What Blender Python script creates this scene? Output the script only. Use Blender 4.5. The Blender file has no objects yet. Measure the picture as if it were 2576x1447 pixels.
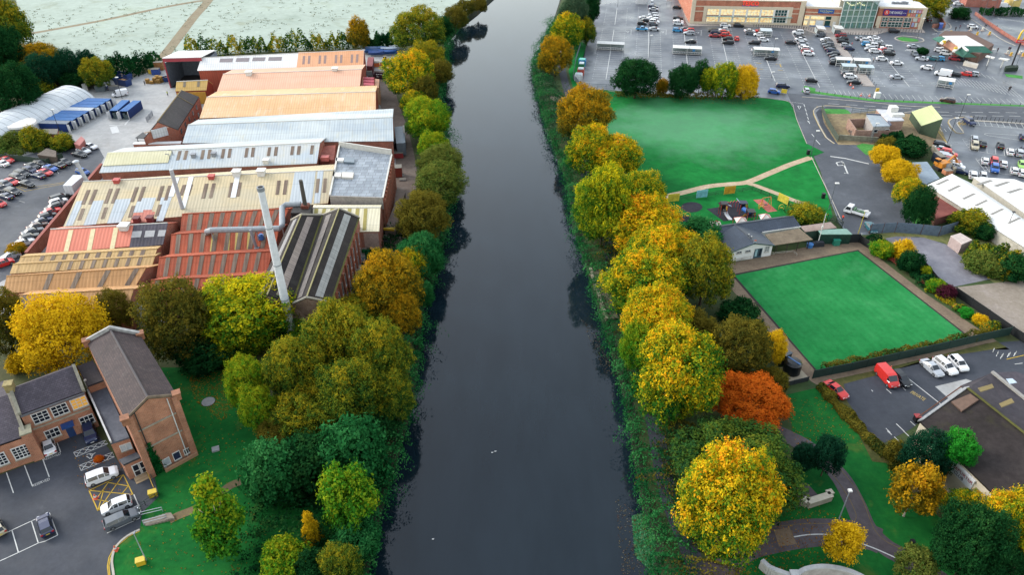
import bpy, math, random
import numpy as np
from mathutils import Vector, Matrix
R=math.radians
random.seed(7)
V=Vector
sc=bpy.context.scene
COL=sc.collection
# ---------------------------------------------------------------- camera model
F=1847.0; PITCH=R(34.75); HC=86.0
CP,SP=math.cos(PITCH),math.sin(PITCH)
def ray(px,py):
    u=(px-1288)/F; v=(py-723.5)/F
    return V((u,CP-v*SP,-(SP+v*CP)))
CAM=V((0,0,HC))
def at(px,py,z=0.0):
    d=ray(px,py); t=(HC-z)/(-d.z)
    return V((d.x*t,d.y*t,z))
def ppm(py,z=0):              # photo pixels per metre at a ground point of that row
    v=(py-723.5)/F
    return F*(SP+v*CP)/(HC-z)
CR={}
for j,r in enumerate('abcd'):
    for i in range(4): CR[r+str(i)]=(i*644.0,[0,362,724,1084.7][j],.2502)
CR.update(k1=(1677.8,0,.1503),k2=(2000.4,0,.1503),k3=(2258.5,0,.12355),k4=(2323,258,.1427),k5=(1664.8,451.7,.17535),
 k6=(2258.5,1032.5,.1427),k7=(1484,0,.116),k8=(2032.7,245.2,.1516),w=(0,0,1))
def X(c,*pts):
    ox,oy,s=CR[c]
    r=[(ox+p[0]*s,oy+p[1]*s)+tuple(p[2:]) for p in pts]
    return r if len(r)!=1 else r[0]
def g(c,x,y,z=0):
    a=X(c,(x,y)); return at(a[0],a[1],z)
cam=bpy.data.cameras.new('camera'); co=bpy.data.objects.new('camera',cam); COL.objects.link(co)
cam.sensor_width=36; cam.lens=36*F/2576; cam.clip_end=6000; cam.clip_start=.5
co.location=CAM; co.rotation_euler=(math.pi/2-PITCH,0,0); sc.camera=co
# ---------------------------------------------------------------- light
w=bpy.data.worlds.new('World'); sc.world=w; w.use_nodes=True
nt=w.node_tree; bg=nt.nodes['Background']
sky=nt.nodes.new('ShaderNodeTexSky'); sky.sky_type='NISHITA'; sky.sun_disc=False
AZ=292
SUN_EL,SUN_AZ=R(30),R(AZ) # behind the cloud, ahead and to the left
sky.sun_elevation=SUN_EL; sky.sun_rotation=SUN_AZ; sky.air_density=2.0; sky.dust_density=1.2; sky.ozone_density=1.0
hs=nt.nodes.new('ShaderNodeHueSaturation'); hs.inputs['Saturation'].default_value=.4
nt.links.new(sky.outputs[0],hs.inputs['Color']); tn=nt.nodes.new('ShaderNodeMix'); tn.data_type='RGBA'; tn.blend_type='MULTIPLY'; tn.inputs[0].default_value=1; tn.inputs[7].default_value=(.985,1.0,1.04,1)
nt.links.new(hs.outputs[0],tn.inputs[6]); nt.links.new(tn.outputs[2],bg.inputs['Color'])
bg.inputs['Strength'].default_value=.15
sl=bpy.data.lights.new('sun','SUN'); sl.energy=.8; sl.angle=R(18); sl.color=(1,.955,.89)
so=bpy.data.objects.new('sun',sl); COL.objects.link(so); so.location=(0,0,300)
sd=V((math.sin(SUN_AZ)*math.cos(SUN_EL),math.cos(SUN_AZ)*math.cos(SUN_EL),math.sin(SUN_EL)))
so.rotation_euler=sd.to_track_quat('Z','Y').to_euler()
sc.view_settings.view_transform='Standard'; sc.view_settings.look='None'
sc.view_settings.exposure=EXPO if 'EXPO' in globals() else 1.66
sc.view_settings.gamma=1
sc.render.engine='CYCLES'
sc.cycles.max_bounces=5; sc.cycles.diffuse_bounces=2; sc.cycles.glossy_bounces=2; sc.cycles.transmission_bounces=2
sc.cycles.transparent_max_bounces=4; sc.cycles.caustics_reflective=False; sc.cycles.caustics_refractive=False
# ---------------------------------------------------------------- materials
KA=.62
def lin(h,k=None):
    k=KA if k is None else k
    r=[]
    for i in (0,2,4):
        c=int(h[i:i+2],16)/255; c=c/12.92 if c<=.04045 else ((c+.055)/1.055)**2.4
        r.append(min(c*k,.86))
    return tuple(r)+(1,)
MC={}
class NT:
    def __init__(s,name):
        s.m=bpy.data.materials.new(name); s.m.use_nodes=True; s.t=s.m.node_tree; s.b=s.t.nodes['Principled BSDF']
    def n(s,k,**kw):
        x=s.t.nodes.new(k)
        for a,v in kw.items():
            if a.startswith('i_'):
                x.inputs[int(a[2:]) if a[2:].isdigit() else a[2:]].default_value=v
            else: setattr(x,a,v)
        return x
    def l(s,a,b): s.t.links.new(a,b)
    def coord(s,kind,scale=(1,1,1)):
        if kind=='pos': o=s.n('ShaderNodeNewGeometry').outputs['Position']
        elif kind=='uv': o=s.n('ShaderNodeUVMap').outputs[0]
        else: o=s.n('ShaderNodeTexCoord').outputs['Object']
        mp=s.n('ShaderNodeMapping'); mp.inputs['Scale'].default_value=scale
        s.l(o,mp.inputs[0]); return mp.outputs[0]
    def noise(s,co,scale,detail=4,rough=.6,dist=0):
        x=s.n('ShaderNodeTexNoise'); x.inputs['Scale'].default_value=scale; x.inputs['Detail'].default_value=detail
        x.inputs['Roughness'].default_value=rough; x.inputs['Distortion'].default_value=dist; s.l(co,x.inputs['Vector']); return x.outputs['Fac']
    def ramp(s,f,stops,interp='LINEAR'):
        x=s.n('ShaderNodeValToRGB'); cr=x.color_ramp; cr.interpolation=interp
        while len(cr.elements)<len(stops): cr.elements.new(.5)
        for e,(p,c) in zip(cr.elements,stops):
            e.position=p; e.color=c if hasattr(c,'__len__') else (c,c,c,1)
        s.l(f,x.inputs[0]); return x.outputs[0]
    def mix(s,f,a,b,mode='MIX'):
        x=s.n('ShaderNodeMix',data_type='RGBA',blend_type=mode)
        for i,q in ((0,f),(6,a),(7,b)):
            if hasattr(q,'is_linked'): s.l(q,x.inputs[i])
            else: x.inputs[i].default_value=q
        return x.outputs[2]
    def math(s,op,a,b=0):
        x=s.n('ShaderNodeMath',operation=op)
        for i,q in ((0,a),(1,b)):
            if hasattr(q,'is_linked'): s.l(q,x.inputs[i])
            else: x.inputs[i].default_value=q
        return x.outputs[0]
    def bump(s,h,st=.3,d=.05):
        x=s.n('ShaderNodeBump'); x.inputs['Strength'].default_value=st; x.inputs['Distance'].default_value=d
        s.l(h,x.inputs['Height']); s.l(x.outputs[0],s.b.inputs['Normal'])
    def done(s,c,rough=.8,spec=.3,metal=0):
        if hasattr(c,'is_linked'): s.l(c,s.b.inputs['Base Color'])
        else: s.b.inputs['Base Color'].default_value=c
        if hasattr(rough,'is_linked'): s.l(rough,s.b.inputs['Roughness'])
        else: s.b.inputs['Roughness'].default_value=rough
        s.b.inputs['Specular IOR Level'].default_value=spec; s.b.inputs['Metallic'].default_value=metal
        return s.m
def plain(h,rough=.6,spec=.4,metal=0,var=.12,k=None,sc_=1.5):
    key=('p',h,rough,metal,var,k)
    if key in MC: return MC[key]
    t=NT('surface_'+h); c=lin(h,k); n=t.noise(t.coord('obj'),sc_)
    f=t.ramp(n,[(.3,1-var),(.7,1+var)])
    MC[key]=t.done(t.mix(1.0,c,f,'MULTIPLY'),rough,spec,metal); return MC[key]
def sheet_roof(h,h2=None,rough=.7,streak=.18,pitch=.7,lap=3.2,stain='6b5a45',st=.35):
    """corrugated sheet roof: ribs down the slope, lap lines, rain streaks, patchy weathering"""
    key=('r',h,h2,streak,st,stain)
    if key in MC: return MC[key]
    t=NT('corrugated_'+h); c=lin(h); c2=lin(h2 or h)
    uv=t.coord('uv')
    patch=t.noise(t.coord('uv',(.05,.12,1)),1.0,3)
    base=t.mix(t.ramp(patch,[(.42,0),(.58,1)]),c,c2)
    stv=t.noise(t.coord('uv',(1.3,.07,1)),1.0,5,.7)
    base=t.mix(1.0,base,t.ramp(stv,[(.25,1-streak),(.75,1+streak)]),'MULTIPLY')
    dirt=t.noise(t.coord('uv',(.5,.16,1)),1.0,6,.75)
    base=t.mix(t.ramp(dirt,[(.52,0),(.75,st)]),base,lin(stain))
    w1=t.n('ShaderNodeTexWave',wave_type='BANDS',bands_direction='X'); w1.inputs['Scale'].default_value=.314/pitch
    t.l(uv,w1.inputs['Vector'])
    base=t.mix(1.0,base,t.ramp(w1.outputs['Fac'],[(0,.88),(.35,1),(1,1.03)]),'MULTIPLY')
    w2=t.n('ShaderNodeTexWave',wave_type='BANDS',bands_direction='Y',wave_profile='SAW'); w2.inputs['Scale'].default_value=.314/lap/2
    t.l(uv,w2.inputs['Vector'])
    base=t.mix(1.0,base,t.ramp(w2.outputs['Fac'],[(0,.78),(.04,1),(1,1)]),'MULTIPLY')
    MC[key]=t.done(base,rough,.22); t.bump(w1.outputs['Fac'],.5,.05); return MC[key]
def tile_roof(h,h2,rough=.6,row=.34,stain='8a8a80',st=.3):
    key=('t',h,h2,stain)
    if key in MC: return MC[key]
    t=NT('tiles_'+h); uv=t.coord('uv')
    b=t.n('ShaderNodeTexBrick'); t.l(uv,b.inputs['Vector']); b.inputs['Scale'].default_value=1
    b.inputs['Brick Width'].default_value=.5; b.inputs['Row Height'].default_value=row; b.inputs['Mortar Size'].default_value=.03
    b.inputs['Color1'].default_value=lin(h); b.inputs['Color2'].default_value=lin(h2); b.inputs['Mortar'].default_value=tuple(x*.5 for x in lin(h)[:3])+(1,)
    n=t.noise(t.coord('uv',(.25,.12,1)),1,6,.7)
    c=t.mix(1.0,b.outputs['Color'],t.ramp(n,[(.3,.72),(.7,1.3)]),'MULTIPLY')
    n2=t.noise(t.coord('uv',(.6,.3,1)),1,5,.8)
    c=t.mix(t.ramp(n2,[(.55,0),(.78,st)]),c,lin(stain))
    MC[key]=t.done(c,rough,.3); t.bump(b.outputs['Fac'],-.4,.03); return MC[key]
def brick(h,h2,mortar='b8a898',rough=.85,var=.3):
    key=('b',h,h2)
    if key in MC: return MC[key]
    t=NT('brick_'+h); uv=t.coord('uv')
    b=t.n('ShaderNodeTexBrick'); t.l(uv,b.inputs['Vector']); b.inputs['Scale'].default_value=1
    b.inputs['Brick Width'].default_value=.45; b.inputs['Row Height'].default_value=.15; b.inputs['Mortar Size'].default_value=.015
    b.inputs['Color1'].default_value=lin(h); b.inputs['Color2'].default_value=lin(h2); b.inputs['Mortar'].default_value=lin(mortar)
    n=t.noise(t.coord('uv',(.5,.35,1)),1,6,.7)
    c=t.mix(1.0,b.outputs['Color'],t.ramp(n,[(.3,1-var),(.7,1+var)]),'MULTIPLY')
    MC[key]=t.done(c,rough,.2); return MC[key]
def ground(name,cols,scale=.08,fine=1.2,rough=.9,spec=.2,fvar=.25,extra=None,bump=.2,spot=None,mow=None):
    """earth, grass, tarmac: three colours mixed by world noise, finer mottling over it"""
    t=NT(name); p=t.coord('pos')
    n=t.noise(p,scale,5,.62); n2=t.noise(p,fine,6,.75); n3=t.noise(p,scale*6,4,.6)
    st=[(.3+.4*i/(len(cols)-1),lin(c)) for i,c in enumerate(cols)]
    c=t.ramp(t.math('ADD',t.math('MULTIPLY',n,.65),t.math('MULTIPLY',n3,.35)),st)
    c=t.mix(1.0,c,t.ramp(n2,[(.25,1-fvar),(.75,1+fvar)]),'MULTIPLY')
    if extra:
        for h,sc_,lo,hi,amt in extra:
            e=t.noise(p,sc_,6,.7,.4); c=t.mix(t.ramp(e,[(lo,0),(hi,amt)]),c,lin(h))
    if spot:       # a worn or dewy patch of its own shape: centre, radii, colour, amount
        (cx,cy),(rx,ry),h,amt=spot; mp=t.n('ShaderNodeMapping',vector_type='TEXTURE'); mp.inputs['Location'].default_value=(cx,cy,0); mp.inputs['Scale'].default_value=(rx,ry,1e6); t.l(p,mp.inputs[0])
        ln=t.n('ShaderNodeVectorMath',operation='LENGTH'); t.l(mp.outputs[0],ln.inputs[0]); d_=t.math('ADD',ln.outputs['Value'],t.math('MULTIPLY',t.math('SUBTRACT',t.noise(p,.09,5,.65),.5),1.3))
        c=t.mix(t.ramp(d_,[(.35,amt),(1.0,0)]),c,lin(h))
    if mow:        # mowing bands: direction angle and width
        wv=t.n('ShaderNodeTexWave',wave_type='BANDS',bands_direction='X'); wv.inputs['Scale'].default_value=.314/mow[1]; wv.inputs['Distortion'].default_value=1.5; mp=t.n('ShaderNodeMapping'); mp.inputs['Rotation'].default_value=(0,0,mow[0]); t.l(p,mp.inputs[0]); t.l(mp.outputs[0],wv.inputs['Vector'])
        c=t.mix(1.0,c,t.ramp(wv.outputs['Fac'],[(.3,1-mow[2]),(.7,1+mow[2])]),'MULTIPLY')
    if isinstance(rough,tuple): rough=t.ramp(t.noise(p,scale*1.7,4,.6),[(.35,rough[0]),(.65,rough[1])])
    m=t.done(c,rough,spec)
    if bump: t.bump(n2,bump,.06)
    return m
def glass(name,h='1c2530',rough=.08,emit=None,es=0):
    key=('g',h,emit,es)
    if key in MC: return MC[key]
    t=NT(name); m=t.done(lin(h),rough,.6)
    if emit: t.b.inputs['Emission Color'].default_value=lin(emit,1); t.b.inputs['Emission Strength'].default_value=es
    MC[key]=m; return m
def paint(h,metal=.25):
    key=('c',h)
    if key in MC: return MC[key]
    t=NT('paint_'+h); m=t.done(lin(h,.66),.3,.45,0); t.b.inputs['Coat Weight'].default_value=.15; t.b.inputs['Coat Roughness'].default_value=.1
    MC[key]=m; return m
def leafmat(name,cols,tr=.3,k=None):
    """leaf colours picked per leaf by the mesh attribute 'tint'"""
    if name in MC: return MC[name]
    t=NT(name); a=t.n('ShaderNodeAttribute',attribute_name='tint'); oi=t.n('ShaderNodeObjectInfo')
    f=t.math('ADD',a.outputs['Fac'],t.math('MULTIPLY',t.math('SUBTRACT',oi.outputs['Random'],.5),.16))
    c=t.ramp(f,[(.19+.76*i/(len(cols)-1),lin(x,k)) for i,x in enumerate(cols)])
    d=t.n('ShaderNodeBsdfDiffuse'); tl=t.n('ShaderNodeBsdfTranslucent'); mx=t.n('ShaderNodeMixShader'); mx.inputs[0].default_value=tr
    t.l(c,d.inputs[0]); t.l(c,tl.inputs[0]); t.l(d.outputs[0],mx.inputs[1]); t.l(tl.outputs[0],mx.inputs[2])
    out=[n for n in t.t.nodes if n.type=='OUTPUT_MATERIAL'][0]; t.l(mx.outputs[0],out.inputs[0]); t.t.nodes.remove(t.b)
    MC[name]=t.m; return t.m
# ---------------------------------------------------------------- objects
def tag(o,label,cat,group=None,kind=None):
    if label: o['label']=label
    if cat: o['category']=cat
    if group: o['group']=group
    if kind: o['kind']=kind
    return o
def thing(name,label,cat,loc=(0,0,0),rz=0,group=None):
    o=bpy.data.objects.new(name,None); COL.objects.link(o); o.location=loc; o.rotation_euler=(0,0,rz); o.empty_display_size=.5
    return tag(o,label,cat,group)
def org(o):
    p=V((0,0,0))
    while o is not None: p=p+V(o.location); o=o.parent
    return p
class MB:
    def __init__(s): s.v=[]; s.f=[]; s.m=[]; s.uv=[]
    def poly(s,pts,m=0,u=None):
        pts=[V(p) for p in pts]; n=V((0,0,0))
        for i,p in enumerate(pts):
            q=pts[(i+1)%len(pts)]; n+=V(((p.y-q.y)*(p.z+q.z),(p.z-q.z)*(p.x+q.x),(p.x-q.x)*(p.y+q.y)))
        if n.length<1e-9: return
        n.normalize()
        if u is None:
            u=V((0,0,1)).cross(n)
            u=V((1,0,0)) if u.length<.02 else u.normalized()
        w_=n.cross(u); b=len(s.v); s.v+=pts; s.f.append(tuple(range(b,b+len(pts)))); s.m.append(m)
        s.uv+=[(p.dot(u),p.dot(w_)) for p in pts]
    def prism(s,pts,h,m=0,ms=None,bottom=True):
        pts=[V(p) for p in pts]; h=V(h) if hasattr(h,'__len__') else V((0,0,h)); ms=m if ms is None else ms
        n=V((0,0,0))
        for i,p in enumerate(pts):
            q=pts[(i+1)%len(pts)]; n+=p.cross(q)
        if n.dot(h)<0: pts.reverse()
        top=[p+h for p in pts]; s.poly(top,m)
        if bottom: s.poly(list(reversed(pts)),ms)
        for i in range(len(pts)):
            j=(i+1)%len(pts); s.poly([pts[i],pts[j],top[j],top[i]],ms)
    def obox(s,o,a,b,c,m=0):
        o,a,b,c=V(o),V(a),V(b),V(c); s.prism([o,o+a,o+a+b,o+b],c,m)
    def box(s,c,sz,rz=0,m=0):
        c=V(c); ca,sa=math.cos(rz),math.sin(rz); a=V((ca,sa,0))*sz[0]; b=V((-sa,ca,0))*sz[1]
        s.obox(c-a/2-b/2-V((0,0,sz[2]/2)),a,b,V((0,0,sz[2])),m)
    def tube(s,path,r,n=8,m=0,cap=True):
        path=[V(p) for p in path]; rr=r if hasattr(r,'__len__') else [r]*len(path); rings=[]
        for i,p in enumerate(path):
            d=(path[min(i+1,len(path)-1)]-path[max(i-1,0)]).normalized()
            a=d.cross(V((0,0,1))); a=V((1,0,0)) if a.length<.05 else a.normalized(); b=a.cross(d)
            rings.append([p+(a*math.cos(2*math.pi*k/n)+b*math.sin(2*math.pi*k/n))*rr[i] for k in range(n)])
        for i in range(len(path)-1):
            for k in range(n):
                l=(k+1)%n; s.poly([rings[i][k],rings[i+1][k],rings[i+1][l],rings[i][l]][::-1],m)
        if cap: s.poly(rings[0][::-1],m); s.poly(rings[-1],m)
    def ball(s,c,r,m=0,nu=10,nv=6):
        c=V(c); r=V(r) if hasattr(r,'__len__') else V((r,r,r))
        P=lambda i,j: c+V((r.x*math.sin(math.pi*j/nv)*math.cos(2*math.pi*i/nu),r.y*math.sin(math.pi*j/nv)*math.sin(2*math.pi*i/nu),r.z*math.cos(math.pi*j/nv)))
        for j in range(nv):
            for i in range(nu):
                q=[P(i,j),P(i,j+1),P(i+1,j+1),P(i+1,j)]
                if j==0: q=q[:3]
                if j==nv-1: q=[q[0],q[1],q[3]]
                s.poly(q,m)
    def strip(s,pts,wd,z=None,m=0):     # flat ribbon along a path on the ground
        pts=[V(p) for p in pts]; L=[];Rr=[]
        for i,p in enumerate(pts):
            d=pts[min(i+1,len(pts)-1)]-pts[max(i-1,0)]; d.z=0; d.normalize(); nn=V((-d.y,d.x,0))*wd/2
            L.append(p+nn); Rr.append(p-nn)
        for i in range(len(pts)-1): s.poly([Rr[i],Rr[i+1],L[i+1],L[i]],m)
    def mesh(s,name,mats,off=V((0,0,0)),smooth=False):
        me=bpy.data.meshes.new(name); me.from_pydata([tuple(p-off) for p in s.v],[],s.f)
        mats=mats if isinstance(mats,(list,tuple)) else [mats]
        for m in mats: me.materials.append(m)
        me.polygons.foreach_set('material_index',s.m)
        ul=me.uv_layers.new(name='UVMap'); ul.data.foreach_set('uv',[c for q in s.uv for c in q])
        if smooth: me.polygons.foreach_set('use_smooth',[True]*len(s.f))
        me.update(); return me
    def build(s,name,mats,parent=None,smooth=False):
        if not s.f: return None
        if parent is None:
            c=V((0,0,0))
            for p in s.v: c+=p
            c/=len(s.v); c.z=min(p.z for p in s.v); off=c
        else: off=org(parent)
        me=s.mesh(name,mats,off,smooth); o=bpy.data.objects.new(name,me); COL.objects.link(o)
        if parent is None: o.location=off
        else: o.parent=parent
        return o
def struct(name,mb,mats):
    o=mb.build(name,mats); o['kind']='structure'; return o
def smooth_path(pts,n=6,closed=False):
    pts=[V(p) for p in pts]; N=len(pts); out=[]
    rng=range(N if closed else N-1)
    for i in rng:
        p0=pts[(i-1)%N] if closed or i>0 else pts[i]; p1=pts[i]; p2=pts[(i+1)%N]; p3=pts[(i+2)%N] if closed or i+2<N else p2
        for k in range(n):
            t=k/n; out.append(.5*((2*p1)+(p2-p0)*t+(2*p0-5*p1+4*p2-p3)*t*t+(3*p1-p0-3*p2+p3)*t**3))
    if not closed: out.append(pts[-1])
    return out
def area(name,pts,z,mat,curve=0):
    P=[at(p[0],p[1],z) for p in pts]
    if curve: P=smooth_path(P,curve,True)
    b=MB(); n=sum((P[i].x*P[(i+1)%len(P)].y-P[(i+1)%len(P)].x*P[i].y) for i in range(len(P)))
    b.poly(P if n>0 else P[::-1],0,V((1,0,0))); return struct(name,b,mat)
class Plane:
    def __init__(s,a,b,c): s.o=V(a); s.n=(V(b)-V(a)).cross(V(c)-V(a)).normalized(); s.n=-s.n if s.n.dot(CAM-s.o)<0 else s.n
    def hit(s,px,py):
        d=ray(px,py); return CAM+d*((s.o-CAM).dot(s.n)/d.dot(s.n))
    def slab(s,b,pts,h0=.0,h1=.08,m=0):
        P=[s.hit(p[0],p[1])+s.n*h0 for p in pts]; b.prism(P,s.n*(h1-h0),m)
class Wall(Plane):
    """vertical plane through two ground points; u runs along it, v is height, d is outwards"""
    def __init__(s,a,b,z0=0):
        a,b=V(a),V(b); a.z=b.z=z0; Plane.__init__(s,a,b,a+V((0,0,1))); s.u=(b-a).normalized(); s.L=(b-a).length
    def uv(s,px,py):
        q=s.hit(px,py)-s.o; return q.dot(s.u),q.z
    def P(s,u,v,d=0): return s.o+s.u*u+V((0,0,v))+s.n*d
    def bx(s,b,u0,u1,v0,v1,d0=-.05,d1=.05,m=0):
        b.obox(s.P(u0,v0,d0),s.u*(u1-u0),s.n*(d1-d0),V((0,0,v1-v0)),m)
    def pbx(s,b,p0,p1,d0=-.05,d1=.05,m=0):
        a=s.uv(*p0); c=s.uv(*p1); s.bx(b,min(a[0],c[0]),max(a[0],c[0]),min(a[1],c[1]),max(a[1],c[1]),d0,d1,m)
def text_mesh(txt,h,mat,ext=.03,name='lettering'):
    cu=bpy.data.curves.new('t','FONT'); cu.body=txt; cu.size=h/.7; cu.align_x='CENTER'; cu.align_y='CENTER'; cu.extrude=ext; cu.resolution_u=2
    o=bpy.data.objects.new('t',cu); COL.objects.link(o); bpy.context.view_layer.update()
    me=bpy.data.meshes.new_from_object(o.evaluated_get(bpy.context.evaluated_depsgraph_get())); bpy.data.objects.remove(o)
    me.materials.clear(); me.materials.append(mat); me.name=name; return me
def put_text(txt,h,mat,pos,ux,uy,parent,name='lettering',ext=.03,width=None):
    me=text_mesh(txt,h,mat,ext,name); ux=V(ux).normalized(); uy=V(uy).normalized(); uz=ux.cross(uy)
    if width:
        xs=[q.co.x for q in me.vertices]; kx=width/(max(xs)-min(xs))
    else: kx=1
    Mx=Matrix((ux*kx,uy,uz)).transposed().to_4x4(); Mx.translation=V(pos)-(org(parent) if parent else V((0,0,0)))
    me.transform(Mx); o=bpy.data.objects.new(name,me); COL.objects.link(o)
    if parent: o.parent=parent
    return o
def dup(root,loc,rz=None,label=None,group=None,paintmat=None):
    def cp(o,par):
        c=o.copy(); COL.objects.link(c)
        if par: c.parent=par
        if paintmat and c.type=='MESH' and c.get('painted'):
            c.material_slots[0].link='OBJECT'; c.material_slots[0].material=paintmat
        for ch in kids.get(o.name,[]): cp(ch,c)
        return c
    kids={}
    def walk(o):
        kids[o.name]=list(o.children)
        for ch in o.children: walk(ch)
    walk(root)
    r=cp(root,None); r.location=loc
    if rz is not None: r.rotation_euler=(0,0,rz)
    if label: r['label']=label
    if group: r['group']=group
    return r
# ================================================================ SETTING: land, water, roads
GA=R(9); GU=V((math.cos(GA),-math.sin(GA),0)); GV=V((math.sin(GA),math.cos(GA),0))   # grid of the supermarket lot
LE=[(820,1900),(880,1600),(900,1447),(925,1330),(955,1220),(990,1110),(1020,1000),(1040,880),(1048,780),(1068,720),(1092,650),(1112,560),(1122,490),(1130,420),(1112,330),(1095,260),(1112,190),(1118,120),(1124,92),(1165,50),(1203,20),(1228,-4),(1275,-40),(1390,-110),(1700,-200)]
RE=[(1690,1900),(1672,1600),(1663,1447),(1672,1370),(1668,1330),(1640,1280),(1628,1210),(1612,1135),(1606,1085),(1596,1020),(1563,904),(1533,806),(1493,679),(1482,637),(1462,585),(1448,537),(1440,460),(1426,420),(1410,380),(1396,340),(1376,280),(1364,230),(1350,180),(1356,140),(1384,85),(1398,45),(1412,0),(1432,-50),(1520,-120),(1790,-200)]
def edge(e,n=5): return smooth_path([at(x,y) for x,y in e],n)
le,re_=edge(LE),edge(RE)
m_lg=ground('left_bank_earth',['3f4a2a','4e5634','5f5a3c'],.06,.8)
m_rg=ground('right_bank_earth',['33482c','42552f','5a5638'],.06,.8)
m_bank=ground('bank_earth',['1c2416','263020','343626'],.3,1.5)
FAR=[V((1500,3500,0)),V((-3000,3500,0)),V((-3000,-300,0)),V((-22,-300,0))]
b=MB(); b.poly(le+FAR,0,V((1,0,0))); struct('ground',b,m_lg)
b=MB(); b.poly(list(reversed(re_))+[V((20,-300,0)),V((3000,-300,0)),V((3000,3500,0)),V((1600,3500,0))],0,V((1,0,0))); struct('ground',b,m_rg)
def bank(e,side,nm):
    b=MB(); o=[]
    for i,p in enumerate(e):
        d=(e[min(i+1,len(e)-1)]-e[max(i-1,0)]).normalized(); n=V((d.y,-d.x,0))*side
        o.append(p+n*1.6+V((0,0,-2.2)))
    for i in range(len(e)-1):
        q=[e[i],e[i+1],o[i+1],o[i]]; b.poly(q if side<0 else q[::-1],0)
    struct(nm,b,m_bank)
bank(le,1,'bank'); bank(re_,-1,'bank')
t=NT('river_water'); p=t.coord('pos'); wv=t.noise(p,.9,3,.5); wv2=t.noise(t.coord('pos',(.25,.06,1)),1,3)
t.b.inputs['IOR'].default_value=1.33; m_water=t.done(t.mix(t.ramp(wv2,[(.35,0),(.65,1)]),(.0035,.0085,.0135,1),(.006,.012,.018,1)),.05,.5)
t.b.inputs['Specular IOR Level'].default_value=.5; t.bump(wv,.02,.03)
b=MB(); b.poly([V((-60,-300,-1.5)),V((120,-300,-1.5)),V((1400,3500,-1.5)),V((-60,3500,-1.5))],0,V((1,0,0))); struct('river',b,m_water)
# duckweed and reed litter drifting at the right bank
m_weed=ground('duckweed',['2c7a4e','3c9a62','6aa070'],.5,2.5,.6)
def blob(name,c,pts,z,mat,n=6): return area(name,X(c,*pts),z,mat,n)
# ---- ground covers
m_field=ground('frosted_meadow',['9caa9b','aebaad','b7c3b6','acb8a4'],.025,.35,.95,.1,.14,extra=[('8a8a66',.09,.56,.74,.55),('7f8f5c',.3,.62,.75,.6)])
area('meadow',[(-500,-330),(-60,-40),(40,0),(62,110),(150,152),(405,146),(640,131),(930,121),(985,112),(1112,80),(1190,20),(1228,-12),(1290,-60),(1500,-160),(1900,-240),(1700,-330)],.02,m_field)
m_mud=ground('field_track',['7c6f5a','95876e','8d8a70'],.2,.9)
b=MB(); b.strip(smooth_path([at(x,y,.035) for x,y in [(-60,108),(64,86),(250,52),(400,20),(500,2),(640,-18)]]),3.0); b.strip(smooth_path([at(x,y,.04) for x,y in [(408,146),(430,118),(455,85),(488,42),(520,6),(560,-50)]]),4.2); struct('field_track',b,m_mud)
m_conc=ground('yard_concrete',['9a9a98','b0b0ae','c4c2be'],.07,.9,(.55,.9),.3,.16,extra=[('8a7f74',.12,.56,.75,.4)])
area('yard',[(40,320),(200,222),(330,188),(385,180),(410,150),(960,122),(1010,140),(975,250),(985,330),(1045,440),(1010,640),(880,770),(700,820),(0,800),(-200,760),(-200,460),(0,352)],.02,m_conc)
m_asph=ground('worn_tarmac',['45494f','51555c','5f636a'],.06,1.4,(.62,.85),.3,.16,extra=[('7d8088',.14,.56,.7,.35)])
m_asph2=ground('dark_tarmac',['383c44','42464e','4d5059'],.08,1.5,(.65,.88),.25,.16,extra=[('6a6a70',.2,.6,.75,.3)])
m_wet=ground('wet_tarmac',['4a5058','575d66','6a6f78'],.035,1.2,(.26,.6),.5,.13,extra=[('8d929b',.05,.54,.68,.45),('3c414c',.11,.58,.7,.6)],bump=.08)
area('car_park',[(-250,470),(-20,402),(60,392),(130,372),(180,356),(245,366),(262,396),(235,450),(75,630),(40,690),(-20,720),(-250,720)],.03,m_asph)
m_lane=ground('riverside_lane',['6a5c54','7d6e64','93877c'],.1,1.1,.9,.2,.25)
area('lane',[(950,178),(985,190),(1000,250),(1024,320),(1044,400),(1050,480),(1028,560),(1008,640),(930,760),(880,770),(905,640),(970,600),(990,480),(992,360),(950,250),(925,190)],.03,m_lane,4)
m_lawn=ground('park_lawn',['0b5a26','10692e','188038','2c8a48'],.045,.7,.95,.1,.2,spot=(tuple(at(1735,318))[:2],(38,28),'80bb94',.42))
m_lawn2=ground('old_lawn',['0f5422','15632a','20702e','44702e'],.09,1.1,.95,.1,.26,extra=[('7f7a36',.12,.58,.75,.5)])
area('lawn',[(405,925),(560,925),(660,1010),(960,1190),(925,1330),(890,1470),(870,1600),(285,1600),(283,1470),(276,1400),(300,1362),(352,1332),(358,1290),(400,1250),(386,1185),(500,1145)],.02,m_lawn2)
area('car_park',[(-200,1170),(0,1196),(60,1172),(110,1158),(160,1098),(235,1078),(330,1205),(385,1185),(400,1250),(358,1290),(352,1332),(300,1362),(276,1400),(283,1470),(285,1600),(-250,1600)],.03,m_asph2)
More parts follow.
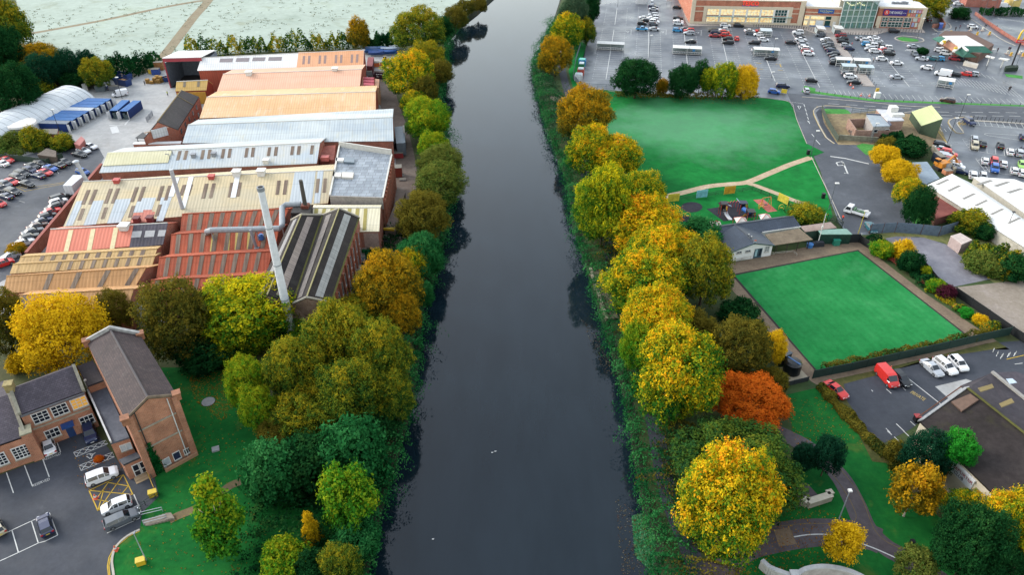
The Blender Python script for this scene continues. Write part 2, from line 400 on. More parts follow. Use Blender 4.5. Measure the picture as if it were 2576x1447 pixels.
# right bank lawns
area('lawn',[(1440,232),(1530,226),(1640,240),(1905,243),(1985,255),(1996,275),(2003,300),(2028,360),(2073,383),(2046,393),(2062,430),(2070,460),(2082,490),(2095,545),(2040,600),(1800,640),(1700,660),(1620,620),(1560,520),(1480,360)],.02,m_lawn)
area('lawn',[(1448,100),(1475,110),(1458,220),(1445,232),(1430,180)],.02,m_lawn)
area('lawn',[(1950,1000),(2060,975),(2110,1020),(2180,1090),(2240,1150),(2300,1240),(2420,1360),(2500,1600),(1700,1600),(1760,1447),(1900,1320),(2010,1200),(1990,1060)],.02,m_lawn2)
m_path=ground('gravel_path',['a58f74','bfa98c','d2bfa4'],.4,1.4)
m_bpath=ground('tarmac_path',['463f44','554c50','655a5c'],.2,1.3,(.5,.8),.3,.2,extra=[('7a6e70',.35,.55,.7,.4)])
def path(name,c,pts,wd,z,mat,n=6):
    b=MB(); b.strip(smooth_path([g(c,x,y,z) for x,y in pts],n),wd); return struct(name,b,mat)
path('path','w',[(1560,540),(1672,496),(1720,484),(1780,469),(1835,463),(1880,458),(1930,438),(1985,415),(2040,396)],2.0,.035,m_path)
path('path','w',[(1875,459),(1905,468),(1950,485),(2000,505),(2050,520)],1.7,.04,m_path)
path('path','w',[(1406,128),(1412,165),(1420,200),(1434,252),(1460,330),(1480,480),(1530,620),(1545,720),(1590,860),(1640,1040),(1680,1240),(1740,1400),(1790,1600)],2.6,.045,m_asph2)
path('path','d3',[(-150,-250),(-60,-60),(120,20),(420,180),(700,430),(860,700),(960,930),(1060,1060),(1200,1180),(1340,1260),(1700,1480),(2100,1800)],3.1,.045,m_bpath)
path('path','d3',[(1130,1110),(1000,1060),(800,1030),(500,1020),(250,1045),(0,1090),(-250,1160),(-420,1300),(-500,1500),(-560,1900)],4.6,.05,m_bpath)
b=MB(); b.poly([g('d3',x,y,.056) for x,y in [(60,1000),(215,970),(290,1140),(110,1165)]][::-1],0,V((1,0,0))); struct('paved_crossing',b,ground('brick_paving',['7d6a56','8f7a64'],.4,1.8))
b=MB(); b.strip(smooth_path([g('d3',x,y,.06) for x,y in [(260,1068),(400,1046),(560,1042),(720,1060),(900,1120),(1100,1195),(1330,1300)]]),.18); struct('road_marking',b,plain('dcdcd8',.7))
area('lawn',X('d3',(0,1190),(300,1140),(600,1120),(860,1160),(1080,1260),(1320,1380),(1500,1500),(1400,2000),(-300,2000),(-200,1300)),.034,m_lawn2)
area('paved_seating',X('d3',(120,730),(330,520),(395,528),(520,665),(330,760),(200,790)),.034,m_bpath)
# big tarmac of the supermarket side
area('car_park',[(1511,-70),(1508,3),(1486,80),(1464,150),(1457,222),(1545,227),(1700,240),(1905,245),(1985,254),(1998,275),(2004,300),(2030,361),(2074,383),(2047,393),(2064,430),(2085,495),(2110,560),(2135,592),(2200,590),(2290,572),(2300,560),(2232,420),(2200,385),(2330,330),(2440,440),(2640,480),(3300,520),(3600,-70)],.02,m_wet)
area('road',[(1980,234),(2080,241),(2202,255),(2380,262),(2620,271),(2620,330),(2440,300),(2282,287),(2180,271),(2082,265),(2050,276),(2052,300),(2090,340),(2150,372),(2200,384),(2232,420),(2270,500),(2292,560),(2210,576),(2135,592),(2105,540),(2064,430),(2047,393),(2074,383),(2030,361),(2004,300),(1996,270)],.03,m_asph)
m_verge=ground('grass_verge',['2f7d34','49913f','5da04e'],.2,1.2)
b=MB()
for q in [[(2024,215),(2052,222),(2050,235),(2016,231)],[(2050,229),(2200,250),(2200,255),(2050,235)],[(2200,250),(2576,264),(2620,266),(2620,269),(2200,255)]]: b.poly([at(x,y,.05) for x,y in q][::-1],0,V((1,0,0)))
b.poly(smooth_path([g('k2',x,y,.12) for x,y in [(1710,640),(1780,615),(1900,628),(2040,655),(2060,680),(1960,690),(1800,680)]],4,True)[::-1],0,V((1,0,0)))
b.poly([g('k8',x,y,.05) for x,y in [(230,200),(270,178),(450,175),(600,190),(660,210),(715,268),(480,270),(270,262)]][::-1],0,V((1,0,0)))
b.poly([g('k8',x,y,.05) for x,y in [(800,800),(900,760),(1130,790),(1180,850),(1120,960),(960,950)]][::-1],0,V((1,0,0)))
b.poly([g('a3',x,y,.05) for x,y in [(2380,740),(2560,760),(2560,790),(2400,770)]][::-1],0,V((1,0,0)))
b.poly([at(x,y,.05) for x,y in [(2232,418),(2270,425),(2330,470),(2350,560),(2300,570),(2262,480)]][::-1],0,V((1,0,0)))
struct('grass_verge',b,m_verge)
# waste ground round the derelict building, gravel and slabs
m_waste=ground('waste_ground',['6e5f4c','8a7a62','a5926e','6d7050'],.12,1.2,.95,.1,.3)
area('waste_ground',X('k8',(215,250),(700,265),(1130,215),(1700,270),(2200,480),(2330,800),(2100,760),(1900,900),(1130,790),(500,780),(300,520)),.045,m_waste)
area('pavement',X('k8',(130,250),(200,175),(320,150),(600,160),(640,190),(280,185),(225,230),(260,420),(480,760),(430,760),(320,640),(200,430)),.055,m_asph2)
m_paving=ground('green_surround',['6e5e50','84725f','93826c'],.3,1.6,.9,.2,.2)
area('pavement',[(1828,664),(1945,640),(2115,602),(2180,614),(2200,640),(2330,740),(2540,880),(2460,880),(2066,975),(2040,960),(1930,828),(1815,700)],.03,m_paving)
m_green=ground('bowling_lawn',['156c34','1c7a3c','2a8848','469a5c'],.04,1.3,.95,.1,.2,extra=[('74b484',.035,.54,.75,.4)],mow=(math.atan2(-(at(2158,630)-at(2450,858)).x,(at(2158,630)-at(2450,858)).y)*-1,1.6,.035))
GP=[(1844,692),(2158,630),(2450,858),(2062,943)]
area('bowling_green',GP,.05,m_green)
b=MB(); ditch=[at(x,y,.055) for x,y in GP+GP[:1]]; b.strip(ditch,.55); struct('ditch',b,plain('2b2724',.9))
area('slab_yard',X('b3',(1180,950),(1290,930),(1560,940),(1790,1010),(2000,1180),(2240,1360),(1860,1440),(1560,1240),(1230,1010)),.03,ground('old_slab',['6c6a72','85838b','9c9aa0'],.1,1.0,(.35,.8),.4,.16,extra=[('5a585c',.2,.5,.7,.5)]))
area('gravel_yard',X('c3',(1850,0),(2574,-80),(2800,60),(2800,560),(2574,560),(2450,470),(2080,200)),.03,ground('gravel',['857a6c','988c7e','a79b92'],.12,1.5))
area('car_park',X('c3',(600,950),(1000,860),(2200,560),(2574,530),(3200,800),(3200,1000),(2200,900),(1740,1180),(1440,1420),(1100,1600),(780,1160)),.03,m_asph2)
area('concrete_apron',X('c3',(1680,995),(1990,920),(2300,1020),(1880,1150),(1820,1120)),.045,m_conc)
area('waste_strip',X('c3',(500,960),(1090,830),(2300,540),(2400,600),(1600,720),(1100,880),(760,970),(800,1150),(1010,1447),(1500,1800),(1050,1750),(880,1420),(620,1080)),.04,ground('weedy_strip',['39431f','55562c','6a6038'],.3,1.2))
area('garden_bed',X('b3',(950,930),(1040,930),(1300,1110),(1500,1300),(1700,1447),(1560,1447),(1330,1200),(1090,1030)),.04,ground('soil',['33301e','47452a','3c4a24'],.4,1.5))
area('rough_ground',X('b3',(1000,900),(1900,850),(2250,940),(2600,1140),(2600,1500),(2260,1390),(2000,1190),(1780,1000),(1500,930),(1180,960)),.024,ground('rough_grass',['4a5a30','6c7446','8c8a58','7a6038'],.12,1.0,.95,.1,.3))
# ---- kerbs
def kerb(c,pts,h=.12,wd=.16,z=.02,mat=None,n=6,closed=False):
    P=smooth_path([g(c,x,y,z) for x,y in pts],n,closed); P=P+[P[0]] if closed else P
    b=MB()
    for i in range(len(P)-1):
        d=(P[i+1]-P[i]).normalized(); nn=V((-d.y,d.x,0))*wd; b.obox(P[i]-nn/2,P[i+1]-P[i],nn,V((0,0,h)))
    return struct('kerb',b,mat or plain('b9b2a6',.85))
m_edge=plain('7d6a3c',.9,var=.3)
kerb('w',[(352,1334),(318,1352),(292,1378),(282,1410),(286,1447),(292,1500)],.12,.3)
kerb('k8',[(2190,160),(1750,150),(1300,110),(800,60),(300,20),(-100,-10)],.12,.3)
kerb('k8',[(440,765),(300,660),(190,470),(110,290),(100,210),(160,160),(300,140),(620,155),(900,185),(1130,200)],.12,.3)
kerb('k8',[(2050,200),(1600,250)],.12,.3)
kerb('k4',[(870,255),(560,275),(470,310),(450,350),(500,430),(580,520),(640,535),(700,525),(610,400),(600,350),(720,310)],.12,.3)
kerb('k4',[(870,320),(1400,345),(1780,375)],.12,.8)
kerb('k4',[(260,510),(360,650),(440,750)],.1,.25,mat=plain('c9a94e',.8))
kerb('k2',[(1690,620),(1800,600),(1960,612),(2120,640),(2140,690),(2000,705),(1800,690),(1680,650)],.12,.5,closed=True)
kerb('k3',[(700,560),(820,640),(960,620),(1080,560),(1040,480),(960,440)],.12,.4)
kerb('k3',[(1060,135),(1350,300),(1760,560),(2100,790),(2400,930)],.12,.4)
kerb('w',[(1530,228),(1640,241),(1905,245),(1985,256),(1998,278),(2005,302),(2030,362)],.08,.15)
kerb('b3',[(435,130),(530,330),(640,560),(740,780)],.1,.15)
kerb('d3',[(0,980),(300,940),(560,935),(700,945),(830,930),(885,880),(870,800),(790,640),(640,420)],.04,.07,mat=m_edge)
kerb('d3',[(1340,1190),(1180,1110),(1080,1010),(1020,880),(960,720),(860,550),(720,380)],.04,.07,mat=m_edge)
# ---- painted markings
mk=MB(); wl=lambda pts,wd=.12,z=.062: mk.strip([at(x,y,z) for x,y in pts],wd)
wc=lambda c,pts,wd=.12,z=.062: mk.strip([g(c,x,y,z) for x,y in pts],wd)
def row(c0,c1,sides=(1,-1),depth=4.7,step=2.5,centre=True,ticks=True):
    a,bb=at(c0[0],c0[1],.05),at(c1[0],c1[1],.05); d=(bb-a).normalized(); L=(bb-a).length; nrm=GU
    if centre: mk.strip([a,bb],.22)
    k=0.0
    while k<=L:
        p=a+d*k
        for s in sides:
            mk.strip([p,p+nrm*s*depth],.11)
            if ticks: mk.strip([p+nrm*s*depth-d*.5,p+nrm*s*depth+d*.5],.13)
        k+=step
for r_ in [((1552.4,20),(1546.6,61.5)),((1544.6,73.5),(1524.4,199)),((1632.5,19.5),(1632,62)),((1632,79),(1630,205)),((1721,80),(1733,196)),((1810,71),(1838,190)),((1904,90),(1950,204)),((1992,81),(2062,219)),((2183,92),(2288,218))]: row(*r_)
row((1688,15),(1694,63),(1,),centre=False)
row((2081,84),(2181,216),(-1,),centre=False); row((2089,84),(2190,216),(1,),centre=False)
def bays(a,b_,dirv,n,depth=4.8,line=True,z=.062):
    a,b_=V(a),V(b_); a.z=b_.z=z
    for i in range(n+1): p=a.lerp(b_,i/n); mk.strip([p,p+dirv*depth],.12)
    if line: mk.strip([a,b_],.12)
bays(at(2105,236),at(2200,247),GV,8,4.3,False); bays(at(2200,247),at(2590,262),GV,26,4.3,False)
a_,b_=g('a3',1870,800),g('a3',2500,935); bays(a_,b_,GV,16,4.8); bays(a_,b_,-GV,16,4.8,False)
a_,b_=g('a3',1880,650),g('a3',2250,770); bays(a_,b_,-GV,7,4.6,False)
bays(g('k4',880,395),g('k4',1780,470),(g('k4',1330,355)-g('k4',1370,430)).normalized(),8,4.6)
d4=(g('k4',1110,690)-g('k4',1130,890)).normalized()
bays(g('k4',820,845),g('k4',1900,1010),d4,7,4.6); bays(g('k4',1165,1225),g('k4',1900,1330),(g('k4',1150,1110)-g('k4',1165,1225)).normalized(),4,4.6)
wc('k4',[(690,640),(730,632),(820,650),(820,845),(690,640)]); wc('k4',[(920,985),(1000,990),(1165,1225),(1090,1210),(920,985)])
for q in [((730,690),(820,660)),((760,745),(820,720)),((790,790),(820,775)),((950,1020),(1010,1000)),((1000,1090),(1080,1070)),((1040,1150),(1130,1130)),((1070,1200),(1160,1180))]: wc('k4',q)
wc('k4',[(1900,585),(1740,580),(1130,540),(1085,545),(1080,560),(1150,580),(1760,670),(1900,690)],.16)
wc('k4',[(510,880),(770,1280)],.14)
for y0,sh in ((160,0),(212,60)):
    for k in range(7): wc('k4',[(250+sh+k*300,y0+k*3+ (10 if sh else 0)),(450+sh+k*300,y0+6+k*3+(10 if sh else 0))],.18)
for k in range(6): wc('k8',[(330+k*300,98+k*18),(520+k*300,110+k*18)],.18); 
for q in [((-10,380),(10,410)),((130,700),(200,780)),((60,600),(100,650))]: wc('k8',q,.2)
for q in [((40,-330),(65,-290)),((1720,215),(1800,215)),((2090,280),(2140,345)),((2160,390),(2225,460)),((2190,520),(2225,560)),((2330,490),(2390,570)),((2260,520),(2295,565))]: wc('k8',q,.2)
wc('k8',[(370,975),(620,1010),(1010,1100)],.5)
wc('k8',[(470,1080),(500,1130),(600,1120),(560,1060),(470,1080)],.4); wc('k8',[(580,1070),(660,1265),(600,1250)],.4)
wc('a3',[(300,1062),(330,1068),(316,1098),(300,1062)],.3)
for k in range(9): wc('a3',[(230+k*14,1023+k*2),(238+k*14,1024+k*2)],.25)
for k in range(5): wc('a3',[(360+k*12,1045+k*42),(372+k*12,1075+k*42)],.2)
for k in range(8): wc('k3',[(850+k*62,160+k*24),(880+k*70,215+k*14)],.35)
wc('k3',[(800,155),(1100,335),(1370,320)],.25); wc('k3',[(1060,135),(1370,300)],.25)
for q in [((700,690),(800,680)),((740,760),(830,770)),((1180,430),(1215,420)),((1290,370),(1330,390)),((1340,460),(1380,490)),((2070,1110),(2140,1120)),((130,870),(280,880))]: wc('k3',q,.3)
for k in range(8): wc('k3',[(150+k*36,1030+k*2),(205+k*36,990+k*3)],.25)
for k in range(10): wc('k3',[(2040+k*60,355+k*8),(2090+k*60,390+k*8)],.2); wc('k3',[(1960+k*75,500+k*22),(2120+k*75,520+k*18)],.15)
for q in [((1600,1150),(1700,1160)),]: wc('k3',q,.2)
for r0 in ((80,150),(95,100),(1180,130)): pass
# triangles and arrows on the far lot
for cx,cy in ((820,685),(1580,690),(2340,705)):
    wc('k7',[(cx-25,cy-12),(cx+25,cy-12),(cx,cy+18),(cx-25,cy-12)],.35); wc('k7',[(cx+75,cy-55),(cx+70,cy+60)],.15); wc('k7',[(cx-40,cy-55),(cx+75,cy-55)],.15)
# lots beside the hall (left, near)
D0='d0'
for q in [((545,40),(610,215)),((430,285),(495,465)),((245,345),(325,555)),((65,420),(135,625)),((120,1000),(185,1225)),((315,905),(385,1130)),((495,825),(580,1050)),((0,1055),(355,890)),((-150,1130),(0,1055)),((580,1050),(455,1110),(385,1130),(185,1225),(0,1310),(-150,1380)),((1075,1030),(1405,880),(1415,800),(1345,640)),((1300,790),(1400,745))]: wc(D0,q,.13)
def hatch(c,A,B,C_,D,n,wd,frame=True):
    A,B,C_,D=[g(c,x,y,.064) for x,y in (A,B,C_,D)]
    if frame: mk.strip([A,B,C_,D,A],wd)
    for i in range(n):
        a0,a1=A.lerp(B,i/n),A.lerp(B,(i+1)/n); b0,b1=D.lerp(C_,i/n),D.lerp(C_,(i+1)/n); mk.strip([a0,b1],wd); mk.strip([b0,a1],wd)
hatch(D0,(740,215),(1060,95),(1085,130),(765,262),4,.12); hatch(D0,(795,350),(1130,215),(1150,262),(815,402),4,.12)
wc(D0,[(870,255),(905,280),(925,255),(900,230),(870,240)],.14); wc(D0,[(900,230),(935,235),(960,220)],.14); wc(D0,[(935,235),(915,280)],.14)
wc('c3',[(1400,905),(1740,1175)],.16); wc('c3',[(1340,990),(1385,1035)]); wc('c3',[(1190,1020),(1240,1065)]); wc('c3',[(1040,1030),(1055,1045)],.14)
wc('c3',[(1185,1415),(1230,1460)]); wc('c3',[(1290,1370),(1370,1447)],.16); wc('c3',[(1430,1345),(1480,1390)])
wc('d3',[(1200,0),(1245,40)],.16); wc('d3',[(1270,60),(1320,110)],.16); wc('d3',[(1360,0),(1440,75)],.16)
for q in [((2260,650),(2275,610)),((2295,690),(2315,655)),((2335,715),(2360,670)),((2405,700),(2425,660)),((2470,690),(2485,655)),((2480,770),(2560,760))]: wc('c3',q,.12)
struct('road_marking',mk,plain('d8d8d4',.75,.2,var=.2))
mk=MB()
wc(D0,[(1405,1008),(1290,1065),(1180,1160),(1110,1280),(1095,1360),(1110,1500)],.13); wc(D0,[(1380,1006),(1270,1060),(1160,1155),(1095,1275),(1080,1360),(1095,1500)],.13)
A,B,C_,D=(895,600),(1240,440),(1400,790),(985,805)
mk.strip([g(D0,x,y,.066) for x,y in ((895,600),(1240,440),(1335,640))],.16); mk.strip([g(D0,x,y,.066) for x,y in ((895,600),(985,805),(1015,790))],.16)
for q in [((895,600),(1330,640)),((1240,440),(985,805)),((1085,520),(1290,555)),((1085,525),(965,690)),((965,690),(1100,715)),((1290,555),(1220,640)),((1040,600),(985,800))]: wc(D0,q,.14,.066)
wc('k8',[(430,765),(290,660),(180,470),(95,290),(85,215),(150,150),(300,128),(700,150)],.16); wc('k8',[(445,762),(310,660),(200,470),(110,280)],.14)
wc('k4',[(860,240),(560,262),(450,300),(430,350),(480,440),(570,535),(640,548),(715,535)],.16)
for k in range(5): wc('k4',[(610+k*16,385+k*28),(640+k*16,370+k*28)],.14)
for q in [((590,380),(650,330)),((620,395),(720,330)),((680,395),(770,345)),((600,350),(760,395))]: wc('k4',q,.16)
for q in [((1490,1045),(1580,1060)),((1820,1070),(1890,1065),(1910,1120)),((1540,1150),(1610,1155)),((1860,1165),(1940,1175))]: wc('k1',q,.3)
wc('b0',[(160,430),(250,475),(640,400)],.14); wc('b0',[(180,425),(260,445),(650,385)],.14)
wc('c3',[(2400,720),(2574,680),(2700,655)],.16)
struct('road_marking',mk,plain('cda93c',.75,.2,var=.15))
mk=MB()
for q in [((300,350),(440,365)),((190,570),(250,590)),((0,570),(75,580)),((0,595),(30,610)),((570,260),(590,300)),((640,215),(690,230))]: wc('b0',q,.12)
struct('road_marking',mk,plain('bcbcb8',.75,.2,var=.2))
def floor_text(txt,h,c,p0,p1,mat,width=None,z=.066):
    a,b_=g(c,*p0,z),g(c,*p1,z); u=(b_-a).normalized(); o=put_text(txt,h,mat,(a+b_)/2,u,V((-u.y,u.x,0)),None,'road_marking',.004,width or (b_-a).length); o['kind']='structure'
mw=plain('d8d8d4',.75,.2)
floor_text('RESERVED',.55,D0,(440,290),(610,228),mw); floor_text('RESERVED',.55,D0,(325,555),(500,485),mw)
floor_text('PRIVATE',.85,'c3',(1440,1050),(1575,1130),plain('c8b070',.75,.2))
# pedestrian walkway and store forecourt
m_walk=ground('walkway_paving',['a29890','b4aaa2'],.2,1.2,.85)
b=MB(); P0,P1=at(2085,84,.03),at(2185.5,217,.03); n=(P1-P0).normalized(); s=V((-n.y,n.x,0))*2.0
b.obox(P0-s,s*2,P1-P0,V((0,0,.1))); struct('walkway',b,m_walk)
area('pavement',X('k1',(240,110),(275,200),(300,340),(360,430),(700,430),(1250,440),(1700,450),(2280,490),(2480,560),(2620,620),(2620,380),(2300,420),(1300,400),(375,385),(330,200)),.06,m_walk)
area('pavement',X('k2',(0,490),(180,500),(340,560),(520,585),(620,600),(860,575),(1340,580),(1560,520),(2180,545),(2130,470),(1380,460),(1280,440),(700,450),(100,420)),.064,m_walk)
# ================================================================ MILL AND YARD (left bank)
m_red=plain('a8503c',.7,.3,var=.15); m_redclad=sheet_roof('b05a46',streak=.12,st=.15); m_brickr=brick('9c4a34','b05c42'); m_brickb=brick('6e5242','82604c')
m_white=plain('e8e6e0',.5); m_trim=plain('d8d4ca',.6); m_dark=plain('2a2c30',.6); m_grey=plain('8d9096',.6); m_galv=plain('b8bec4',.5,.4,.2)
m_rl=sheet_roof('7d6a5c','8f7d6c',streak=.25,st=.4)     # brown weathered rooflights
def solid_roof(root,nm,polys,mat,thk=.16):
    b=MB()
    for P in polys:
        P=[V(p) for p in P]; n=(P[1]-P[0]).cross(P[2]-P[0]).normalized(); n=n if n.z>0 else -n
        b.prism([p-n*thk for p in P],n*thk,0)
    return b.build(nm,mat,root)
def shed(nm,label,rl,rr,fl,fr,zr,ze,rm,wm,bm=1.0,cat='factory shed',grp='sheds of the riverside mill',walls=True,backmat=None,ridge=True,inset=.2,wn='wall',sl=None,bl_k=1.0):
    """gabled shed: ridge ends and front eave ends from the photo; sl = pixels of rear slope that show, which fixes the rise"""
    if sl is not None:
        h=(fl[1]-rl[1]+fr[1]-rr[1])/2; v=((rl[1]+rr[1])/2-723.5)/F
        zr=ze+(h-sl)/2/(F*(SP+v*CP)/(HC-ze-2)*(CP-v*SP)/math.sqrt(1+v*v))
    RL,RR,FL=at(*rl,zr),at(*rr,zr),at(*fl,ze); FR=Plane(FL,RL,RR).hit(*fr)
    bl=RL+(RL-FL)*bm*bl_k; br=RR+(RR-FR)*bm
    bl.z=br.z=min(zr-.05,max(ze,zr-(zr-ze)*bm))
    root=thing(nm,label,cat,V(((RL.x+RR.x)/2,(RL.y+RR.y)/2,0)),0,grp)
    solid_roof(root,'roof',[[FL,FR,RR,RL],[RL,RR,br,bl]],rm)
    if ridge:
        b=MB(); b.tube([RL+V((0,0,.02)),RR+V((0,0,.02))],.14,6); b.build('ridge_cap',m_trim if ridge is True else ridge,root)
    if walls:
        c=(FL+FR+bl+br)/4; sh=lambda p,dz=-.2: V((p.x+(c.x-p.x)*.012,p.y+(c.y-p.y)*.03,p.z+dz)); gz=lambda p: V((sh(p).x,sh(p).y,0))
        b=MB()
        b.poly([gz(FL),gz(FR),sh(FR),sh(FL)]); b.poly([gz(br),gz(bl),sh(bl),sh(br)])
        b.poly([gz(FR),gz(br),sh(br),sh(RR),sh(FR)]); b.poly([gz(bl),gz(FL),sh(FL),sh(RL),sh(bl)])
        b.build(wn,wm,root)
    return root,Plane(FL,FR,RR)
def lights(root,pl,quads,mat=None,h=.07,nm='skylight'):
    for q in quads:
        b=MB(); pl.slab(b,q,0,h); b.build(nm,mat or m_rl,root)
def strips(c,lst,w):       # rooflight quads from (x_top,y_top,x_bottom,y_bottom)
    return [X(c,(a,b_),(a+w,b_-w*.05),(d+w,e-w*.05),(d,e)) for a,b_,d,e in lst]
def vent(root,pl,c,x,y,w=1.0,h=.9,mat=None,nm='roof_vent'):
    q=X(c,(x,y)); p=pl.hit(*q); b=MB(); b.box(p+V((0,0,h*.4)),(w,w,h*1.2)); b.box(p+V((0,0,h*1.05)),(w*1.25,w*1.25,.14)); b.build(nm,mat or m_white,root)
# --- A: white and peach shed with an open bay
r,pl=shed('factory_shed','long white and peach roofed shed beside the hedge with an open bay',(506,145),(916,125),(496,177),(914,165),10.2,7.4,sheet_roof('f1efec','e6e4e2',streak=.05,st=.12),m_redclad,.5,sl=5)
pe=MB(); pl.slab(pe,[(751,131),(915,126.5),(914,165),(746,168.5)],.0,.05); pe.build('peach_roofing',sheet_roof('efb48a','e8a97c',streak=.1,st=.12),r)
lights(r,pl,[X('a0',(2215,588),(2345,585),(2335,622),(2205,624)),X('a0',(2380,582),(2510,580),(2500,617),(2370,618)),X('a0',(2545,577),(2670,574),(2660,610),(2535,612)),X('a1',(130,573),(262,570),(255,606),(122,608))],plain('8a7f80',.5))
lights(r,pl,strips('a1',[(472,562,465,646),(525,560,518,642),(632,557,626,640),(686,556,680,638),(795,552,790,635),(848,551,842,633),(955,547,950,630),(1008,545,1003,628)],24),plain('9a7d72',.5))
# open bay (rear half of the same shed)
b=MB(); L0,L1=at(408,147,10),at(506,144.5,10.1); back=V((0,13,-1.6))
b.prism([L0,L1,L1+back,L0+back],V((0,0,.2))); o=b.build('bay_roof',sheet_roof('f1efec','e6e4e2',streak=.05,st=.12),r)
b=MB(); b.obox(L0+V((0,-.1,-1.1)),L1-L0,V((0,.2,0)),V((0,0,1.08))); b.build('fascia',plain('a8404a',.6),r)
g0=V((L0.x,L0.y,0)); g1=V((L1.x,L1.y,0))
for p in (g0,g1): b=MB(); b.obox(p,V((.35,0,0)),V((0,.4,0)),V((0,0,9))); b.build('bay_post',plain('a8404a',.6),r)
b=MB(); b.obox(g0+V((0,.4,0)),V((.15,0,0)),back*V((1,1,0)),V((0,0,8.2))); b.obox(g0+back*V((1,1,0)),(g1-g0),V((0,.2,0)),V((0,0,8.2))); b.obox(g1+V((0,.4,0)),V((.15,0,0)),back*V((1,1,0)),V((0,0,8.2))); b.build('bay_wall',plain('6f7a86',.7,var=.25),r)
b=MB(); b.prism([g0+V((.2,.5,.03)),g1+V((0,.5,.03)),g1+back*V((1,1,0))+V((0,0,.03)),g0+back*V((1,1,0))+V((.2,0,.03))],.02); b.build('bay_floor',plain('3c3a3a',.8),r)
Wl=Wall(at(496,208),at(548,207)); b=MB(); Wl.bx(b,8.5,12.5,0,4.6,.02,.1); b.build('shutter_door',plain('b0b4b8',.5),r)
# --- B, C, D
r,pl=shed('factory_shed','salmon pink roofed mill shed between the peach shed and the tan shed',(561,186),(910,174),(545,232),(905,220),10,7,sheet_roof('efb898','eebfa2',streak=.06,st=.1),m_redclad,1.15,sl=12)
vent(r,pl,'a0',2505,748,1.7,1.0); vent(r,pl,'a1',795,702,1.6,.7)
b=MB(); Wl=Plane(at(912,197,6),at(950,197,6),at(912,222,5.5))
for k in range(3): b.tube([at(*X('a1',(1085,795+k*30)),6.4),at(*X('a1',(1190,800+k*30)),6.4)],.75,8)
b.build('roof_duct',plain('d0606a',.5),r)
b=MB(); q=[at(*p,5.6) for p in X('a1',(1062,770),(1240,795),(1235,880),(1055,882))]; b.prism([V((p.x,p.y,0)) for p in q],V((0,0,5.6))); b.build('end_annexe',[plain('d9a27e',.7)],r)
r,pl=shed('factory_shed','light tan orange roofed mill shed streaked with white bird lime',(520,244),(945,230),(502,297),(945,281.5),10,7,sheet_roof('efc496','e8ba88',streak=.08,stain='f4ece0',st=.5),m_redclad,1.2,sl=14)
b=MB(); RRp=at(949,229,10); 
r,pl=shed('factory_shed','pale grey metal roofed mill shed with brick end by the lane',(473,314),(988,295),(459,359.5),(990,354.5),10,7.2,sheet_roof('d3d9d8','bcc6cb',streak=.12,stain='d9c27e',st=.4),m_brickr,1.2,sl=18)
b=MB(); Wl=Wall(at(811,376),at(990,370)); Wl.bx(b,0,Wl.L,6.4,7.0,.0,.14); [Wl.bx(b,2+k*7,2.5+k*7,0,6.4,.0,.16) for k in range(4)]; b.build('brick_pier',m_trim,r)
# external grey stair / hopper on the lane side
b=MB(); q=[at(*p,4.5) for p in X('a1',(1390,1265),(1488,1255),(1500,1425),(1410,1430))]; b.prism([V((p.x,p.y,.6)) for p in q],V((0,0,3.6))); o=b.build('storage_hopper',plain('77838c',.5,.5,.3)); tag(o,'grey steel lean-to hopper on the lane beside the pale grey shed','hopper')
# --- E
r,pl=shed('factory_shed','weathered grey roofed mill shed with a cream left end, behind the broadest shed',(271,384.5),(805,358.5),(249,434.5),(797,410.5),9.6,7,sheet_roof('d2d4d2','c6cfd4',streak=.12,stain='d7c488',st=.55),m_brickr,1.25,sl=10)
b=MB(); pl.slab(b,X('b0',(1085,92),(1730,72),(1690,190),(1035,225)),.02,.2); b.build('cream_roofing',sheet_roof('e6dfbc','ddd6ae',streak=.08,st=.2),r)
lights(r,pl,strips('b0',[(1795,72,1770,164),(1862,68,1840,160),(2030,62,2012,155),(2096,58,2080,150),(2235,52,2218,145),(2300,48,2285,140),(2470,42,2455,135),(2532,38,2520,132)],32)+strips('b1',[(122,35,108,122),(190,32,178,120),(355,24,342,112),(420,22,408,110),(552,16,540,104)],32))
for x,y in ((1950,130),(2155,118)): vent(r,pl,'b0',x,y,1.0,.8,m_grey)
vent(r,pl,'b1',105,190,1.3,.9); 
for x,y in ((1740,110),(1710,150)): b=MB(); q=pl.hit(*X('b0',(x,y))); b.tube([q,q+V((0,0,1.2)),q+V((-.6,-.6,1.6))],.12,6); b.build('vent_pipe',m_grey,r)
# --- F the broad shed, its left part running further forward
rF,pl=shed('factory_shed','broadest mill shed, a patchwork of cream, grey and red sheets',(209,457),(838,428),(159,571),(825,511),10.8,6.0,sheet_roof('dcc8a0','d2c4a6',streak=.13,stain='b8b49c',st=.4),m_brickr,1.15,sl=22,bl_k=.55)
m_patch=sheet_roof('cbd1d4','c3cbd0',streak=.08,st=.2)
for q in [X('b0',(940,575),(1045,566),(965,810),(838,822)),X('b0',(1165,560),(1330,548),(1210,792),(1075,802)),X('b0',(1390,548),(1570,540),(1520,680),(1340,692)),X('b0',(1620,540),(1730,535),(1640,775),(1570,780)),X('b0',(770,578),(840,572),(730,820),(660,826)),X('b1',(390,285),(600,275),(560,598),(330,612)),X('b1',(620,275),(680,270),(640,595),(580,598))]:
    b=MB(); pl.slab(b,q,.01,.045); b.build('replaced_sheeting',m_patch,rF)
b=MB(); pl.slab(b,X('b0',(1345,695),(1440,690),(1440,665),(1530,663),(1525,685),(1560,682),(1530,785),(1310,795)),.012,.05); b.build('red_sheeting',sheet_roof('d88a78','cf7d6c',streak=.2,st=.2),rF)
